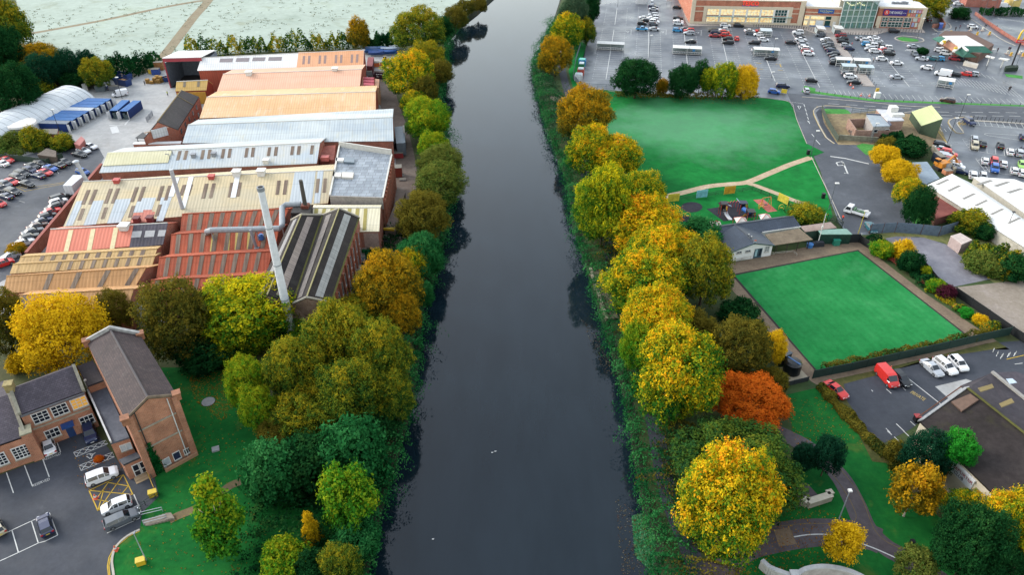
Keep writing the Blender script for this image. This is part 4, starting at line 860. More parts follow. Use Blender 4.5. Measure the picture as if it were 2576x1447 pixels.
crate(g('a0',1540,735),(2.4,1.8,1.6),plain('e0b93c',.7,var=.4),'yellow bundle of goods left of the bay post'); crate(g('a0',1575,745),(2.6,1.8,1.9),plain('2e4f9a',.6,var=.4),'blue wrapped bundle left of the bay post'); crate(g('a0',1610,700),(3,2,2.8),plain('b07a4a',.8,var=.4),'brown timber stack against the outer bay wall')
# white dish roofed tank, small brick hut, brick outhouse
a=g('a0',265,1365); r=thing('water_tank','round white topped tank on a dark base near the arched hut','tank',a); b=MB(); b.tube([a,a+V((0,0,3.2))],1.9,16); b.build('base',plain('22304c',.6),r)
b=MB(); b.tube([a+V((0,0,3.2)),a+V((0,0,3.6)),a+V((0,0,4.1)),a+V((0,0,4.2))],[3.3,4.1,3.9,.3],20); b.build('lid',plain('e8e4de',.5,var=.15),r)
def hut(q,z,label,roofm,wallm,nm='brick_outhouse'):
    P=[at(*p,z) for p in q]; r=thing(nm,label,'hut',dn(P[0])); b=MB(); b.prism([dn(p) for p in P],V((0,0,z-.2))); b.build('wall',wallm,r); b=MB(); c=sum(P,V((0,0,0)))/len(P); b.prism([c+(p-c)*1.05-V((0,0,.2)) for p in P],V((0,0,.2))); b.build('roof',roofm,r); return r
hut(X('a0',(440,1295),(580,1295),(570,1345),(435,1345)),3,'small brick hut with a grey flat roof beside the white topped tank',plain('777268',.8),m_brickr)
hut(X('a0',(745,1440),(815,1370),(850,1400),(800,1460)),2.6,'pinkish brick outhouse by the yard entrance',plain('c07a74',.8),plain('b56a62',.8))
hut(X('b0',(375,105),(470,45),(560,70),(560,130)),2.4,'old brown timber hut among the bushes above the left car park',plain('6e6258',.9,var=.3),plain('5c4f44',.9))
b=MB(); b.strip([g('a0',1140,1270,.05),g('a0',1165,1335,.05)],2.0); b.strip([g('a0',1100,1258,.05),g('a0',1255,1255,.05),g('a0',1410,1065,.05)],.5); struct('road_marking',b,plain('d8d8d6',.8))
r,pl=shed('yard_hut','small yellow roofed hut with a red gable in front of the open bay',(444,205),(523,201),(441,229),(519,226.5),6.6,4.4,sheet_roof('e6c079','dcb56c',streak=.08,st=.15),m_red,cat='hut',grp=None)
lights(r,pl,strips('a0',[(1845,822,1840,875),(1985,817,1980,872)],26),plain('8a7d68',.6))
Wl=Wall(dn(at(441,229,4.4)),dn(at(519,226.5,4.4))); b=MB(); Wl.bx(b,.3,Wl.L-.4,0,3.9,0.02,.25); b.build('front_wall',plain('c79432',.7),r)

P=[at(*q,4.2) for q in X('a0',(1330,1447),(1345,1430),(1825,1417),(1818,1440))]; c=sum(P,V((0,0,0)))/4; r=thing('lean_to_shed','long low white roofed strip between the black roofed house and the weathered shed','shed',dn(P[0])); b=MB(); b.prism([dn(c+(p-c)*.97) for p in P],V((0,0,4))); b.build('wall',m_brickr,r); b=MB(); b.prism([p-V((0,0,.2)) for p in P],V((0,0,.2))); b.build('roof',plain('f2f2f0',.6),r)
# ================================================================ BRICK HALL (near left)
m_hb=brick('a8694e','bd7d5e','c0a690'); m_ht=tile_roof('524443','403638',rough=.8,stain='85807e',st=.25); m_ht2=tile_roof('58515a','48434c',rough=.8,stain='76727a',st=.25)
m_wf=plain('e4e4e0',.5); m_stone=plain('a79f8e',.85,var=.25); m_lead=plain('7d8690',.5,var=.2); m_glz=glass('window','1d2430',.08)
def window(root,W_,p0=None,p1=None,uv=None,cols=3,rows=3,mat=None,fr=.09,frame=None,nm='window'):
    """a frame standing proud of the wall with panes behind its bars"""
    if uv is None:
        a=W_.uv(*p0); c=W_.uv(*p1); u0,u1=min(a[0],c[0]),max(a[0],c[0]); v0,v1=min(a[1],c[1]),max(a[1],c[1])
    else: u0,u1,v0,v1=uv
    b=MB(); W_.bx(b,u0,u1,v0,v1,.0,.04); o=b.build(nm,mat or m_glz,root)
    b=MB()
    W_.bx(b,u0-fr,u0,v0-fr,v1+fr,0,.12); W_.bx(b,u1,u1+fr,v0-fr,v1+fr,0,.12); W_.bx(b,u0,u1,v1,v1+fr,0,.12); W_.bx(b,u0,u1,v0-fr,v0,0,.12)
    for i in range(1,cols): u=u0+(u1-u0)*i/cols; W_.bx(b,u-fr*.35,u+fr*.35,v0,v1,.04,.09)
    for i in range(1,rows): v=v0+(v1-v0)*i/rows; W_.bx(b,u0,u1,v-fr*.35,v+fr*.35,.04,.085)
    b.build('frame',frame or m_wf,o)
    b=MB(); W_.bx(b,u0-fr*1.6,u1+fr*1.6,v0-fr*2.4,v0-fr,0,.2); b.build('sill',m_stone,o); return o
ze,zr=12.0,13.9
Rf,Rn=at(277,829,zr),at(372,1001,zr)
Er=[g('c0',1412,478,ze),g('c0',1778,1082,ze)]; El=[Rf*2-Er[0],Rn*2-Er[1]]
for p in El: p.z=ze
hall=thing('brick_hall','tall red brick hall with a brown tiled gable roof by the near car park','hall',V(((Rf.x+Rn.x)/2,(Rf.y+Rn.y)/2,0)))
solid_roof(hall,'roof',[[Er[1],Er[0],Rf,Rn],[Rn,Rf,El[0],El[1]]],m_ht,.2)
b=MB(); b.tube([Rf+V((0,0,.05)),Rn+V((0,0,.05))],.17,6); b.build('ridge_tile',plain('4a4446',.7),hall)
dn=lambda p,z=0: V((p.x,p.y,z)); k_=.3
b=MB(); b.poly([dn(Er[1]),dn(Er[0]),Er[0]-V((0,0,k_)),Er[1]-V((0,0,k_))]); b.poly([dn(El[0]),dn(El[1]),El[1]-V((0,0,k_)),El[0]-V((0,0,k_))]); b.poly([dn(Er[0]),dn(El[0]),El[0]-V((0,0,k_)),Rf-V((0,0,k_)),Er[0]-V((0,0,k_))]); b.build('wall',m_hb,hall)
b=MB(); b.poly([dn(El[1]),dn(Er[1]),Er[1]-V((0,0,k_)),Rn-V((0,0,k_)),El[1]-V((0,0,k_))]); o=b.build('gable_wall',m_hb,hall)
Wg=Wall(dn(El[1]),dn(Er[1])); Lg=Wg.L
b=MB()
for P,Q in ((Rn,Er[1]),(Rn,El[1])): d=Q-P; b.obox(P-V((0,.18,.1)),d,V((0,.32,0)),V((0,0,.36)))
b.build('gable_coping',plain('7a6a58',.85,var=.3),hall)
b=MB()
for P,Q in ((Rf,Er[0]),(Rf,El[0])): d=Q-P; b.obox(P-V((0,.2,.1)),d,V((0,.5,0)),V((0,0,.7)))
b.build('gable_coping',plain('b2b0ac',.8,var=.3),hall)
for P in (Er[0],El[0],Er[1],El[1]):
    b=MB(); b.box(P+V((0,0,-.1)),(1.0,1.0,1.1),.5); b.box(P+V((0,0,.52)),(1.2,1.2,.16),.5); b.build('kneeler',plain('9c6a4e',.85,var=.3),hall)
for v in (5.4,9.0): b=MB(); Wg.bx(b,.9,Lg-.9,v,v+.22,0,.14); b.build('string_course',m_stone,hall)
for u in (0,Lg-.9): b=MB(); Wg.bx(b,u,u+.9,0,ze+.2,0,.45); b.build('pilaster',m_hb,hall)
b=MB(); Wg.bx(b,Lg-1.5,Lg-1.38,0,ze+.3,.05,.2); b.build('drainpipe',m_wf,hall); b=MB(); Wg.bx(b,1.3,1.42,4,ze+.6,.05,.2); b.build('drainpipe',m_dark,hall)
window(hall,Wg,uv=(Lg*.77,Lg*.93,.8,1.7),cols=2,rows=1); window(hall,Wg,uv=(Lg*.55,Lg*.68,.7,2.1),cols=1,rows=1,mat=plain('25304e',.5)); window(hall,Wg,uv=(Lg*.33,Lg*.46,.7,1.9),cols=1,rows=1,mat=plain('b9c0c6',.5))
b=MB(); Wg.bx(b,Lg*.3,Lg-.1,.0,.6,.46,.8); b.build('planter_wall',plain('b48a6a',.85),hall)
random.seed(3)
m_iv=leafmat('ivy',['0d4a22','16602e','2b7a3e'])
def leafpatch(name,fn,n,size,mat,parent=None,seed=1,flat=None):
    rng=np.random.default_rng(seed); vs=[];fs=[];tn=[]
    for i in range(n):
        p,nr=fn(rng); a=V(rng.normal(size=3)); a=(V(nr)+a*.6).normalized() if flat is None else V(flat)
        u=a.orthogonal().normalized(); u=Matrix.Rotation(rng.uniform(0,6.28),3,a)@u; w_=a.cross(u); s_=size*rng.uniform(.6,1.3); k=len(vs)
        vs+=[p-u*s_,p-w_*s_*.6,p+u*s_,p+w_*s_*.6]; fs.append((k,k+1,k+2,k+3)); tn.append(rng.uniform(.05,.95))
    c=org(parent) if parent else sum(vs,V((0,0,0)))/len(vs)
    if not parent: c.z=0
    me=bpy.data.meshes.new(name); me.from_pydata([tuple(v-c) for v in vs],[],fs); at_=me.attributes.new('tint','FLOAT','FACE'); at_.data.foreach_set('value',tn); me.materials.append(mat)
    o=bpy.data.objects.new(name,me); COL.objects.link(o)
    if parent: o.parent=parent
    else: o.location=c
    return o
def ivyfn(rng): 
    v=rng.beta(1.2,1.8)*6.5; u=1.5+rng.normal()*.45*(1-v/8); return Wg.P(u,v,.12+rng.uniform(0,.25)),Wg.n
o=leafpatch('ivy',ivyfn,700,.2,m_iv); tag(o,'dark ivy climbing the brick gable beside the porch','ivy')
# left lean-to, flat roofed
zf=5.2
Q=[at(*p,zf) for p in X('c0',(880,1045),(1055,965),(1260,1300))]+[at(*p,zf) for p in X('d0',(1300,65),(1112,128))]
Q[2]=Q[3]+(Q[1]-Q[3])*.03
lean=thing('brick_lean_to','single storey flat roofed brick lean-to along the left side of the tall hall','lean-to',dn(Q[0]))
b=MB(); b.prism([dn(p) for p in (Q[0],Q[1],Q[3],Q[4])],V((0,0,zf-.25))); b.build('wall',m_hb,lean)
b=MB(); b.prism([p-V((0,0,.25)) for p in (Q[0],Q[1],Q[3],Q[4])],V((0,0,.3))); b.build('roof',ground('bitumen_roof',['4c505a','5d626d','70747c'],.3,1.0,(.65,.9),.25,.2),lean)
b=MB(); d=Q[4]-Q[0]; s=V((-d.y,d.x,0)).normalized()*.25; b.obox(Q[0]+V((0,0,.05)),d,s,V((0,0,.4))); b.build('parapet',plain('cfd0ce',.7,var=.2),lean)
Wl=Wall(dn(Q[4]),dn(Q[3])); window(lean,Wl,uv=(Wl.L*.38,Wl.L*.92,3.1,4.2),cols=2,rows=1,mat=plain('c8d4da',.2))
b=MB(); b.box(at(*X('c0',(870,965)),6.2),(.35,.35,1.6),.4); b.box(at(*X('c0',(1240,1215)),zf+.6),(.9,.9,1.2),.4); b.build('chimney_pot',m_wf,lean)
# porch
zp=3.3
Q=[at(*p,zp) for p in X('d0',(1195,295),(1372,218),(1422,262),(1240,345))]; pr=thing('entrance_porch','small brick entrance porch with white double doors beside the hall gable','porch',dn(Q[3]))
b=MB(); c=sum(Q,V((0,0,0)))/4; b.prism([dn(c+(p-c)*.94) for p in Q],V((0,0,zp-.2))); b.build('wall',m_hb,pr); b=MB(); b.prism([p-V((0,0,.2)) for p in Q],V((0,0,.3))); b.build('roof',plain('3c4048',.5,var=.25),pr)
q=[dn(c+(p-c)*.94) for p in Q]; Wl=Wall(q[3],q[2])
for k in range(2):
    b=MB(); Wl.bx(b,Wl.L*.32+k*1.02,Wl.L*.32+k*1.02+.98,.1,2.5,0,.08); dr=b.build('door',m_wf,pr)
    b=MB()
    for v0,v1 in ((.3,1.1),(1.3,2.35)): Wl.bx(b,Wl.L*.32+k*1.02+.14,Wl.L*.32+k*1.02+.84,v0,v1,.08,.11)
    b.build('pane',m_glz,dr)
b=MB(); Wl.bx(b,Wl.L*.2,Wl.L*.95,0,.22,.05,1.0); Wl.bx(b,Wl.L*.2,Wl.L*.95,0,.11,1.0,1.5); b.build('step',plain('b49a78',.85),pr)
# two storey wing
zw=7.6; zt=10.0
F0,F1=at(50,1044,zw),at(211,985,zw); T0,T1=at(27,979,zt),at(186,921,zt)
wing=thing('brick_wing','two storey red brick wing with white windows left of the tall hall','school wing',dn((F0+F1)/2))
bk0,bk1=T0*2-F0,T1*2-F1; bk0.z=bk1.z=zw
solid_roof(wing,'roof',[[F0,F1,T1,T0],[T0,T1,bk1,bk0]],m_ht2,.2)
b=MB(); b.poly([dn(F0),dn(F1),F1-V((0,0,k_)),F0-V((0,0,k_))]); b.poly([dn(bk1),dn(bk0),bk0-V((0,0,k_)),bk1-V((0,0,k_))]); b.poly([dn(F1),dn(bk1),bk1-V((0,0,k_)),T1-V((0,0,k_)),F1-V((0,0,k_))]); b.poly([dn(bk0),dn(F0),F0-V((0,0,k_)),T0-V((0,0,k_)),bk0-V((0,0,k_))]); b.build('wall',m_hb,wing)
for P,Q in ((T0,F0),(T1,F1)): b=MB(); d=(Q-P); b.obox(P-V((.2,.1,.1)),d,V((.45,.15,0)),V((0,0,.5))); b.build('gable_coping',plain('8c8878',.85,var=.3),wing)
b=MB(); b.box(T0+V((0,0,.4)),(1.1,1.1,1.4),.3); b.box(T0+V((0,0,1.15)),(1.3,1.3,.15),.3); b.build('chimney',plain('9c8c5c',.85,var=.3),wing)
Wf=Wall(dn(F0),dn(F1)); Lf=Wf.L
b=MB(); Wf.bx(b,0,Lf,zw-.45,zw-.15,0,.25); b.build('gutter',plain('6a6a6e',.6),wing); b=MB(); Wf.bx(b,.3,Lf-.2,4.0,4.3,0,.1); b.build('string_course',m_stone,wing)
m_warm=glass('lit_window','c08a3c',.3,'ffb347',.14)
window(wing,Wf,X('c0',(310,1265),(405,1350)),X('c0',(420,1330),(420,1330)),uv=(Lf*.14,Lf*.14+2.0,5.0,6.8),cols=3,rows=3,fr=.13); window(wing,Wf,uv=(Lf*.44,Lf*.44+2.0,5.0,6.8),cols=3,rows=3,fr=.13); window(wing,Wf,uv=(Lf*.75,Lf*.75+2.0,5.0,6.8),cols=3,rows=3,fr=.13,mat=m_warm)
window(wing,Wf,uv=(Lf*.76,Lf*.76+1.8,1.4,2.9),cols=3,rows=2,fr=.12); window(wing,Wf,uv=(Lf*.2,Lf*.2+1.8,1.4,2.9),cols=3,rows=2,fr=.12)
b=MB(); Wf.bx(b,Lf*.46,Lf*.66,2.9,3.1,0,1.3); Wf.bx(b,Lf*.46,Lf*.66,3.1,3.25,.15,1.15); b.build('canopy',plain('2c4f8c',.4),wing)
b=MB(); Wf.bx(b,Lf*.5,Lf*.62,0,2.3,0,.06); b.build('door',plain('27416f',.5),wing)
# far left wing, nearer
zl=5.2; ZL=7.8
A=[at(*p,zl) for p in X('d0',(-380,270),(255,48))]; T=[at(*p,ZL) for p in X('c0',(-420,1240),(95,1072))]; bk=[T[0]*2-A[0],T[1]*2-A[1]]
for p in bk: p.z=zl
w2=thing('brick_wing','lower red brick wing with square paned windows at the left edge of the photo','school wing',dn((A[0]+A[1])/2))
solid_roof(w2,'roof',[[A[0],A[1],T[1],T[0]],[T[0],T[1],bk[1],bk[0]]],m_ht2,.2)
b=MB(); b.poly([dn(A[0]),dn(A[1]),A[1]-V((0,0,k_)),A[0]-V((0,0,k_))]); b.poly([dn(A[1]),dn(bk[1]),bk[1]-V((0,0,k_)),T[1]-V((0,0,k_)),A[1]-V((0,0,k_))]); b.poly([dn(bk[1]),dn(bk[0]),bk[0]-V((0,0,k_)),bk[1]-V((0,0,k_))]); b.poly([dn(bk[0]),dn(A[0]),A[0]-V((0,0,k_)),T[0]-V((0,0,k_)),bk[0]-V((0,0,k_))]); b.build('wall',m_hb,w2)
Wf=Wall(dn(A[0]),dn(A[1]))
for px in (205,-30):
    u,v=Wf.uv(*X('d0',(px,190+(205-px)*.36))); window(w2,Wf,uv=(u-1.0,u+1.0,1.5,3.6),cols=4,rows=4,fr=.14)
b=MB(); Wf.bx(b,Wf.L-.5,Wf.L+.9,0,zl+.4,-1.6,.3); b.build('corner_block',m_hb,w2); b=MB(); Wf.bx(b,Wf.L-.6,Wf.L+1.0,zl+.4,zl+.6,-1.7,.4); b.build('corner_coping',plain('8d8a74',.85,var=.3),w2)
P,Q=T[1],A[1]; b=MB(); d=(Q-P); b.obox(P-V((.2,.1,.1)),d,V((.45,.15,0)),V((0,0,.5))); b.build('gable_coping',plain('8c8878',.85,var=.3),w2)
# link block between the wing and the hall
q=[at(*p,6.8) for p in X('c0',(775,790),(935,730),(1040,930),(880,990))]; lk=thing('brick_link','dark roofed link block between the two storey wing and the hall','link block',dn(q[3])); b=MB(); b.prism([dn(p) for p in q],V((0,0,6.5))); b.build('wall',m_hb,lk)
b=MB(); b.prism([p-V((0,0,.3)) for p in q],V((0,0,.3))); b.build('roof',tile_roof('423c42','38333a',stain='5a5560',st=.3),lk)
# rails and steps
def rail(pts,label,h=1.0,mat=None,n=2,grp=None,nm='handrail',cat='railing',posts=None):
    r=thing(nm,label,cat,dn(V(pts[0])),0,grp); b=MB()
    for k in range(n): b.tube([V(p)+V((0,0,h*(k+1)/n)) for p in pts],.05,6)
    b.build('rail',mat or m_galv,r)
    L=sum((V(pts[i+1])-V(pts[i])).length for i in range(len(pts)-1)); m=posts or max(2,int(L/1.8)+1)
    for k in range(m):
        t=k/(m-1)*(len(pts)-1); i=min(int(t),len(pts)-2); p=V(pts[i]).lerp(V(pts[i+1]),t-i); b=MB(); b.tube([p,p+V((0,0,h))],.05,6); b.build('post',mat or m_galv,r)
    return r
rail([g('d0',1410,870),g('d0',1640,815)],'far galvanised handrail of the garden steps',grp='handrails of the garden steps'); rail([g('d0',1450,950),g('d0',1680,890)],'near galvanised handrail of the garden steps',grp='handrails of the garden steps')
rail([g('d0',1500,400),g('d0',1605,660),g('d0',1430,770),g('d0',1415,840)],'dark green railing along the ramp beside the porch',mat=plain('27403a',.6)); rail([g('d0',1490,440),g('d0',1560,610)],'short yellow rail inside the ramp railing',mat=plain('d0a640',.6)); rail([g('d0',1480,405),g('d0',1680,385)],'low grey rail along the flower bed beside the porch',.7)
b=MB()
for k in range(8): a0,a1=g('d0',1430+k*34,905-k*8),g('d0',1465+k*34,960-k*8); b.obox(V(a0)+V((0,0,.02)),(V(a1)-V(a0)),V((.8,.1,0)),V((0,0,.1+.05*k)))
o=b.build('steps',plain('8d8274',.85,var=.25)); tag(o,'shallow stone steps between the two galvanised handrails','steps')
path('path','d0',[(1700,900),(1800,850),(1950,790),(2150,680),(2300,560),(2420,510)],1.4,.045,ground('leafy_path',['6a5c48','7d6c50','8f7a52'],.4,1.8))
for (x,y) in ((1545,650),(1425,1335)): 
    r=thing('grit_bin','yellow grit bin by the ramp corner' if y<700 else 'yellow grit bin on the lawn beside the leaning pole','grit bin',g('d0',x,y)); b=MB(); b.box(g('d0',x,y)+V((0,0,.4)),(1.1,.8,.8),.4); b.build('body',plain('d9b42a',.5),r); b=MB(); b.box(g('d0',x,y)+V((0,0,.86)),(1.2,.9,.14),.4); b.build('lid',plain('e2c23e',.5),r)
r=thing('lamp_post','thin grey lamp column standing on the near lawn','lamp post',g('d0',1470,1305)); p=g('d0',1470,1305); b=MB(); b.tube([p,p+V((0,0,5.6))],[.09,.05],7); b.build('column',m_galv,r); b=MB(); b.box(p+V((0,.2,5.65)),(.2,.5,.14)); b.build('lantern',m_grey,r)
b=MB(); p=g('c0',2095,1150,.04); b.tube([p,p+V((0,0,.1))],1.1,18); o=b.build('manhole_slab',plain('8d8f92',.8)); tag(o,'round concrete manhole slab on the lawn by the hall','manhole'); b=MB(); b.box(g('d0',2170,190)+V((0,0,.15)),(1.1,1.0,.3),.4); o=b.build('inspection_cover',plain('9a9c9c',.8)); tag(o,'square inspection cover on the lawn beside the hall','manhole')
# ================================================================ RIGHT BANK: clubhouse, green, play area, yards
m_ct=tile_roof('46505e','3c4553',rough=.45,row=.36,stain='667080',st=.25); m_cl=plain('f0f0ee',.6,var=.05); m_teal=plain('3d5a66',.4)
zr,ze=4.1,2.8
R0,R1=g('k5',735,690,zr),g('k5',1890,525,zr); F0,F1=g('k5',828,842,ze),g('k5',1995,672,ze)
club=thing('clubhouse','white walled clubhouse with dark blue grey tiled roofs beside the bowling green','clubhouse',V(((R0.x+R1.x)/2,(R0.y+R1.y)/2,0)))
B0,B1=R0*2-F0,R1*2-F1; B0.z=B1.z=ze
solid_roof(club,'roof',[[F0,F1,R1,R0],[R0,R1,B1,B0]],m_ct,.15)
G0,G1=g('k5',1048,650,zr+.1),g('k5',1340,915,zr+.1); WL1,WR1=g('k5',1008,1042,ze),g('k5',1625,945,ze)
WL0=WL1+(G0-G1)*1.0; WR0=WR1+(G0-G1)*1.0; WL0.z=WR0.z=ze
WL0=WL1.lerp(WL0,.78); WR0=WR1.lerp(WR0,.9)
solid_roof(club,'roof',[[WL1,G1,G0,WL0],[G1,WR1,WR0,G0]],m_ct,.15)
b=MB(); b.tube([G0,G1],.14,6); b.tube([R0,R1],.12,6); b.build('ridge_tile',plain('343c48',.6),club)
k_=.2; b=MB(); c=(F0+F1+B0+B1)/4; sh=lambda p,c=c:V((p.x+(c.x-p.x)*.03,p.y+(c.y-p.y)*.05,p.z-k_))
q=[sh(F0),sh(F1),sh(B1),sh(B0)]; rr=[sh(R0),sh(R1)]
b.poly([dn(q[0]),dn(q[1]),q[1],q[0]]); b.poly([dn(q[1]),dn(q[2]),q[2],rr[1],q[1]]); b.poly([dn(q[2]),dn(q[3]),q[3],q[2]]); b.poly([dn(q[3]),dn(q[0]),q[0],rr[0],q[3]]); b.build('wall',m_cl,club)
ins=(G0-G1).normalized()*.35; wl1,wr1,g1=WL1+ins+(WR1-WL1)*.03,WR1+ins-(WR1-WL1)*.03,G1+ins
b=MB(); z_=V((0,0,.18)); b.poly([dn(wl1),dn(wr1),wr1-z_,g1-z_,wl1-z_]); b.poly([dn(WL0),dn(wl1),wl1-z_,V((WL0.x,WL0.y,ze-.18))]); b.poly([dn(wr1),dn(WR0),V((WR0.x,WR0.y,ze-.18)),wr1-z_]); b.build('gable_wall',m_cl,club)
b=MB(); 
for P,Q in ((G1,WL1),(G1,WR1)): b.obox(P-V((0,.06,.16)),Q-P,V((0,.08,0)),V((0,0,.2)))
b.build('bargeboard',plain('2a4a48',.5),club)
Wc=Wall(dn(wl1),dn(wr1)); L=Wc.L
for u0,u1 in ((.12,.23),(.34,.45)): window(club,Wc,uv=(L*u0,L*u1,2.0,2.45),cols=2,rows=1,fr=.06,mat=plain('59616a',.3))
window(club,Wc,uv=(L*.82,L*.92,1.3,2.6),cols=2,rows=2,fr=.07,mat=plain('9aa0a0',.3))
for k in range(2):
    b=MB(); u=L*.56+k*L*.1; Wc.bx(b,u,u+L*.095,.05,2.4,0,.08); o=b.build('door',m_teal,club); b=MB(); Wc.bx(b,u+.2,u+L*.095-.2,.5,2.2,.08,.1); b.build('pane',plain('9fc0c8' if k==0 else '25303a',.2),o)
b=MB(); c_=Wc.P(L*.52,ze+1.2,.0); b.prism([c_+Wc.u*math.cos(a)*.4+V((0,0,math.sin(a)*.4)) for a in [i*math.pi/6 for i in range(12)]],Wc.n*.06); b.build('crest',plain('b8d0d4',.5),club)
b=MB(); b.box(Wc.P(L*.525,ze+1.85,.05),(.4,.1,.25)); b.build('alarm_box',plain('d8683c',.5),club)
for x,y in ((1250,785),(1290,815)): b=MB(); b.tube([g('k5',x,y,ze+1.2),g('k5',x,y,ze+2.4)],.14,8); b.build('roof_pipe',m_white,club)
b=MB(); b.obox(F0.lerp(F1,.52)+V((0,-.12,-.25)),(F1-F0)*.48,V((0,.12,0)),V((0,0,.3))); b.build('fascia',m_white,club)
# veranda awning
Q=[g('k5',1480,795,2.9),g('k5',1970,705,2.9),g('k5',2165,868,2.5),g('k5',1615,950,2.5)]
aw=thing('veranda','brown felted veranda roof on dark posts in front of the clubhouse','veranda',dn(Q[3])); b=MB(); b.prism(Q,V((0,0,.14))); b.build('roof',ground('felt_roof',['6e6252','80725f','938773'],.3,1.2,.9,.2,.2),aw)
for t in (.08,.36,.64,.92): p=Q[3].lerp(Q[2],t); b=MB(); b.obox(dn(p)+V((0,.3,0)),V((.14,0,0)),V((0,.14,0)),V((0,0,2.5))); b.build('post',plain('3a302c',.7),aw)
rail([g('k5',x,y) for x,y in ((1015,1195),(1330,1125),(1600,1080))],'low pale rail along the clubhouse ramp above the green',.7,plain('b8b0a0',.7)); rail([g('k5',x,y) for x,y in ((1615,1078),(1880,1050),(1935,1100))],'low rail round the steps in front of the veranda',.6,plain('b8b0a0',.7))
# sheds by the gate
def box_shed(nm,label,top,z,wm,rm,cat='shed',lip=.12,grp=None):
    P=[at(*p,z) for p in top]; r=thing(nm,label,cat,dn(P[0]),0,grp); c=sum(P,V((0,0,0)))/len(P)
    b=MB(); b.prism([dn(c+(p-c)*.97) for p in P],V((0,0,z-lip))); b.build('wall',wm,r); b=MB(); b.prism([p-V((0,0,lip)) for p in P],V((0,0,lip))); b.build('roof',rm,r); return r
m_gc=sheet_roof('1d4a3c','1a4034',pitch=.35,lap=30,streak=.15,st=.2)
box_shed('flat_shed','long shed with a weathered pinkish felt roof behind the green container',X('k5',(1985,670),(2420,608),(2510,690),(2060,750)),2.7,plain('2a4438',.7),ground('pink_felt',['8a766c','9d8a80','b0a096'],.3,1,.9,.2,.2))
box_shed('green_container','dark green container with a pale green top beside the bowling green','x' and X('k5',(2235,720),(2650,705),(2735,785),(2285,785)),2.6,m_gc,plain('7fa394',.6,var=.2),cat='container')
r=thing('flagpole','white flagpole beside the green container','flagpole',g('k5',2235,935)); p=g('k5',2235,935); b=MB(); b.tube([p,p+V((0,0,8))],[.1,.06],8); b.build('pole',m_white,r); b=MB(); b.box(p+V((0,0,4.6)),(.3,.3,.5)); b.build('cleat_box',m_white,r)
for x,y,h,l in ((2118,970,'3f7fc4','round blue bin on the paving by the veranda'),):
    b=MB(); p=g('k5',x,y); b.tube([p,p+V((0,0,.9)),p+V((0,0,1.1))],[.65,.75,.3],14); o=b.build('water_butt',plain(h,.4)); tag(o,l,'bin')
b=MB(); p=g('k5',2490,935); b.box(p+V((0,0,.65)),(1.4,1.2,1.3),.1); b.box(p+V((0,0,1.38)),(1.5,1.3,.16),.1); o=b.build('wheelie_bin',plain('2f8a72',.4)); tag(o,'big teal wheeled bin on the paving by the green container','bin')
b=MB(); p=g('k5',2230,955); b.box(p+V((0,0,.5)),(2.6,1.0,1.0),.1); b.box(p+V((.3,0,1.05)),(1.8,.9,.2),.1); o=b.build('garden_roller',plain('252a34',.6)); tag(o,'dark covered garden machine at the foot of the flagpole','machine')
# gates and fences
def fence(pts,h,label,mat,nm='fence',post=None,step=2.4,thick=.08,grp=None,rails=False,panel='panel'):
    P=[V(p) for p in pts]; r=thing(nm,label,'fence',dn(P[0]),0,grp)
    for i in range(len(P)-1):
        d=P[i+1]-P[i]; L=d.length; n=V((-d.y,d.x,0)).normalized()*thick
        b=MB()
        if rails:
            for z in (h*.25,h*.55,h*.9): b.obox(P[i]-n/2+V((0,0,z)),d,n,V((0,0,.09)))
            m=max(2,int(L/.35))
            for k in range(m): b.obox(P[i].lerp(P[i+1],k/m)-n/2,d.normalized()*.04,n,V((0,0,h)))
        else: b.obox(P[i]-n/2,d,n,V((0,0,h)))
        b.build(panel,mat,r)
        m=max(1,int(L/step))
        for k in range(m+(i==len(P)-2)): p=P[i].lerp(P[i+1],k/m); b=MB(); b.box(p+V((0,0,h*.52)),(.12,.12,h*1.06)); b.build('post',post or mat,r)
    return r
m_gf=plain('12352e',.7); m_pal=plain('6a7a8a',.6,.3,.2,var=.25)
fence([g('b3',755,995),g('b3',915,990)],2.2,'dark gate screen between the two white posts beside the green surround',plain('1c2226',.7),nm='gate',post=m_white,step=3)
fence([g('b3',915,990),g('b3',1040,1070)],1.8,'dark netting fence at the far corner of the green',plain('161a1a',.8),nm='net_fence')
fence([g('b3',1015,905),g('b3',1270,890),g('b3',1530,910),g('b3',1710,930),g('b3',1880,880)],2.6,'old wavy grey corrugated fence with rusty posts across the waste yard',m_pal,nm='sheet_fence',post=plain('5c3a34',.8),step=3)
fence([g('c3',445,915),g('c3',820,840),g('c3',1300,730),g('c3',1800,620),g('c3',2310,500),g('c3',2420,480)],1.9,'long dark green fence along the near side of the bowling green',m_gf,nm='boundary_fence',step=3)
fence([g('c3',115,1010),g('c3',400,940)],1.0,'low dark railing between the stone pillar and the green fence',plain('2c3236',.7),nm='low_fence')
fence([g('c3',1870,70),g('c3',2200,300),g('c3',2440,470),g('c3',2700,640)],1.8,'black fence between the garden bed and the gravel yard',plain('14181a',.8),nm='black_fence',step=3)
fence([g('b3',1560,1240),g('b3',1690,1400),g('b3',1870,1530)],1.5,'black fence on the inner edge of the slab yard',plain('161a1c',.8),nm='black_fence')
fence([g('b3',590,780),g('b3',680,790),g('b3',740,850)],1.8,'dark timber gate and rails near the parked flatbed',plain('33403c',.8),nm='timber_gate',rails=True,step=1.6)
fence([g('b0',-60,160),g('b0',250,180),g('b0',480,215),g('b0',640,150)],1.8,'dark green mesh fence above the left car park',plain('36483a',.8),nm='mesh_fence')
fence([g('a2',690,450),g('a2',640,620),g('a2',615,790),g('a2',690,880),g('a2',1030,900)],1.7,'grey palisade fence at the corner of the supermarket lot',plain('8a929c',.6,.3,.3),nm='palisade_fence',rails=True)
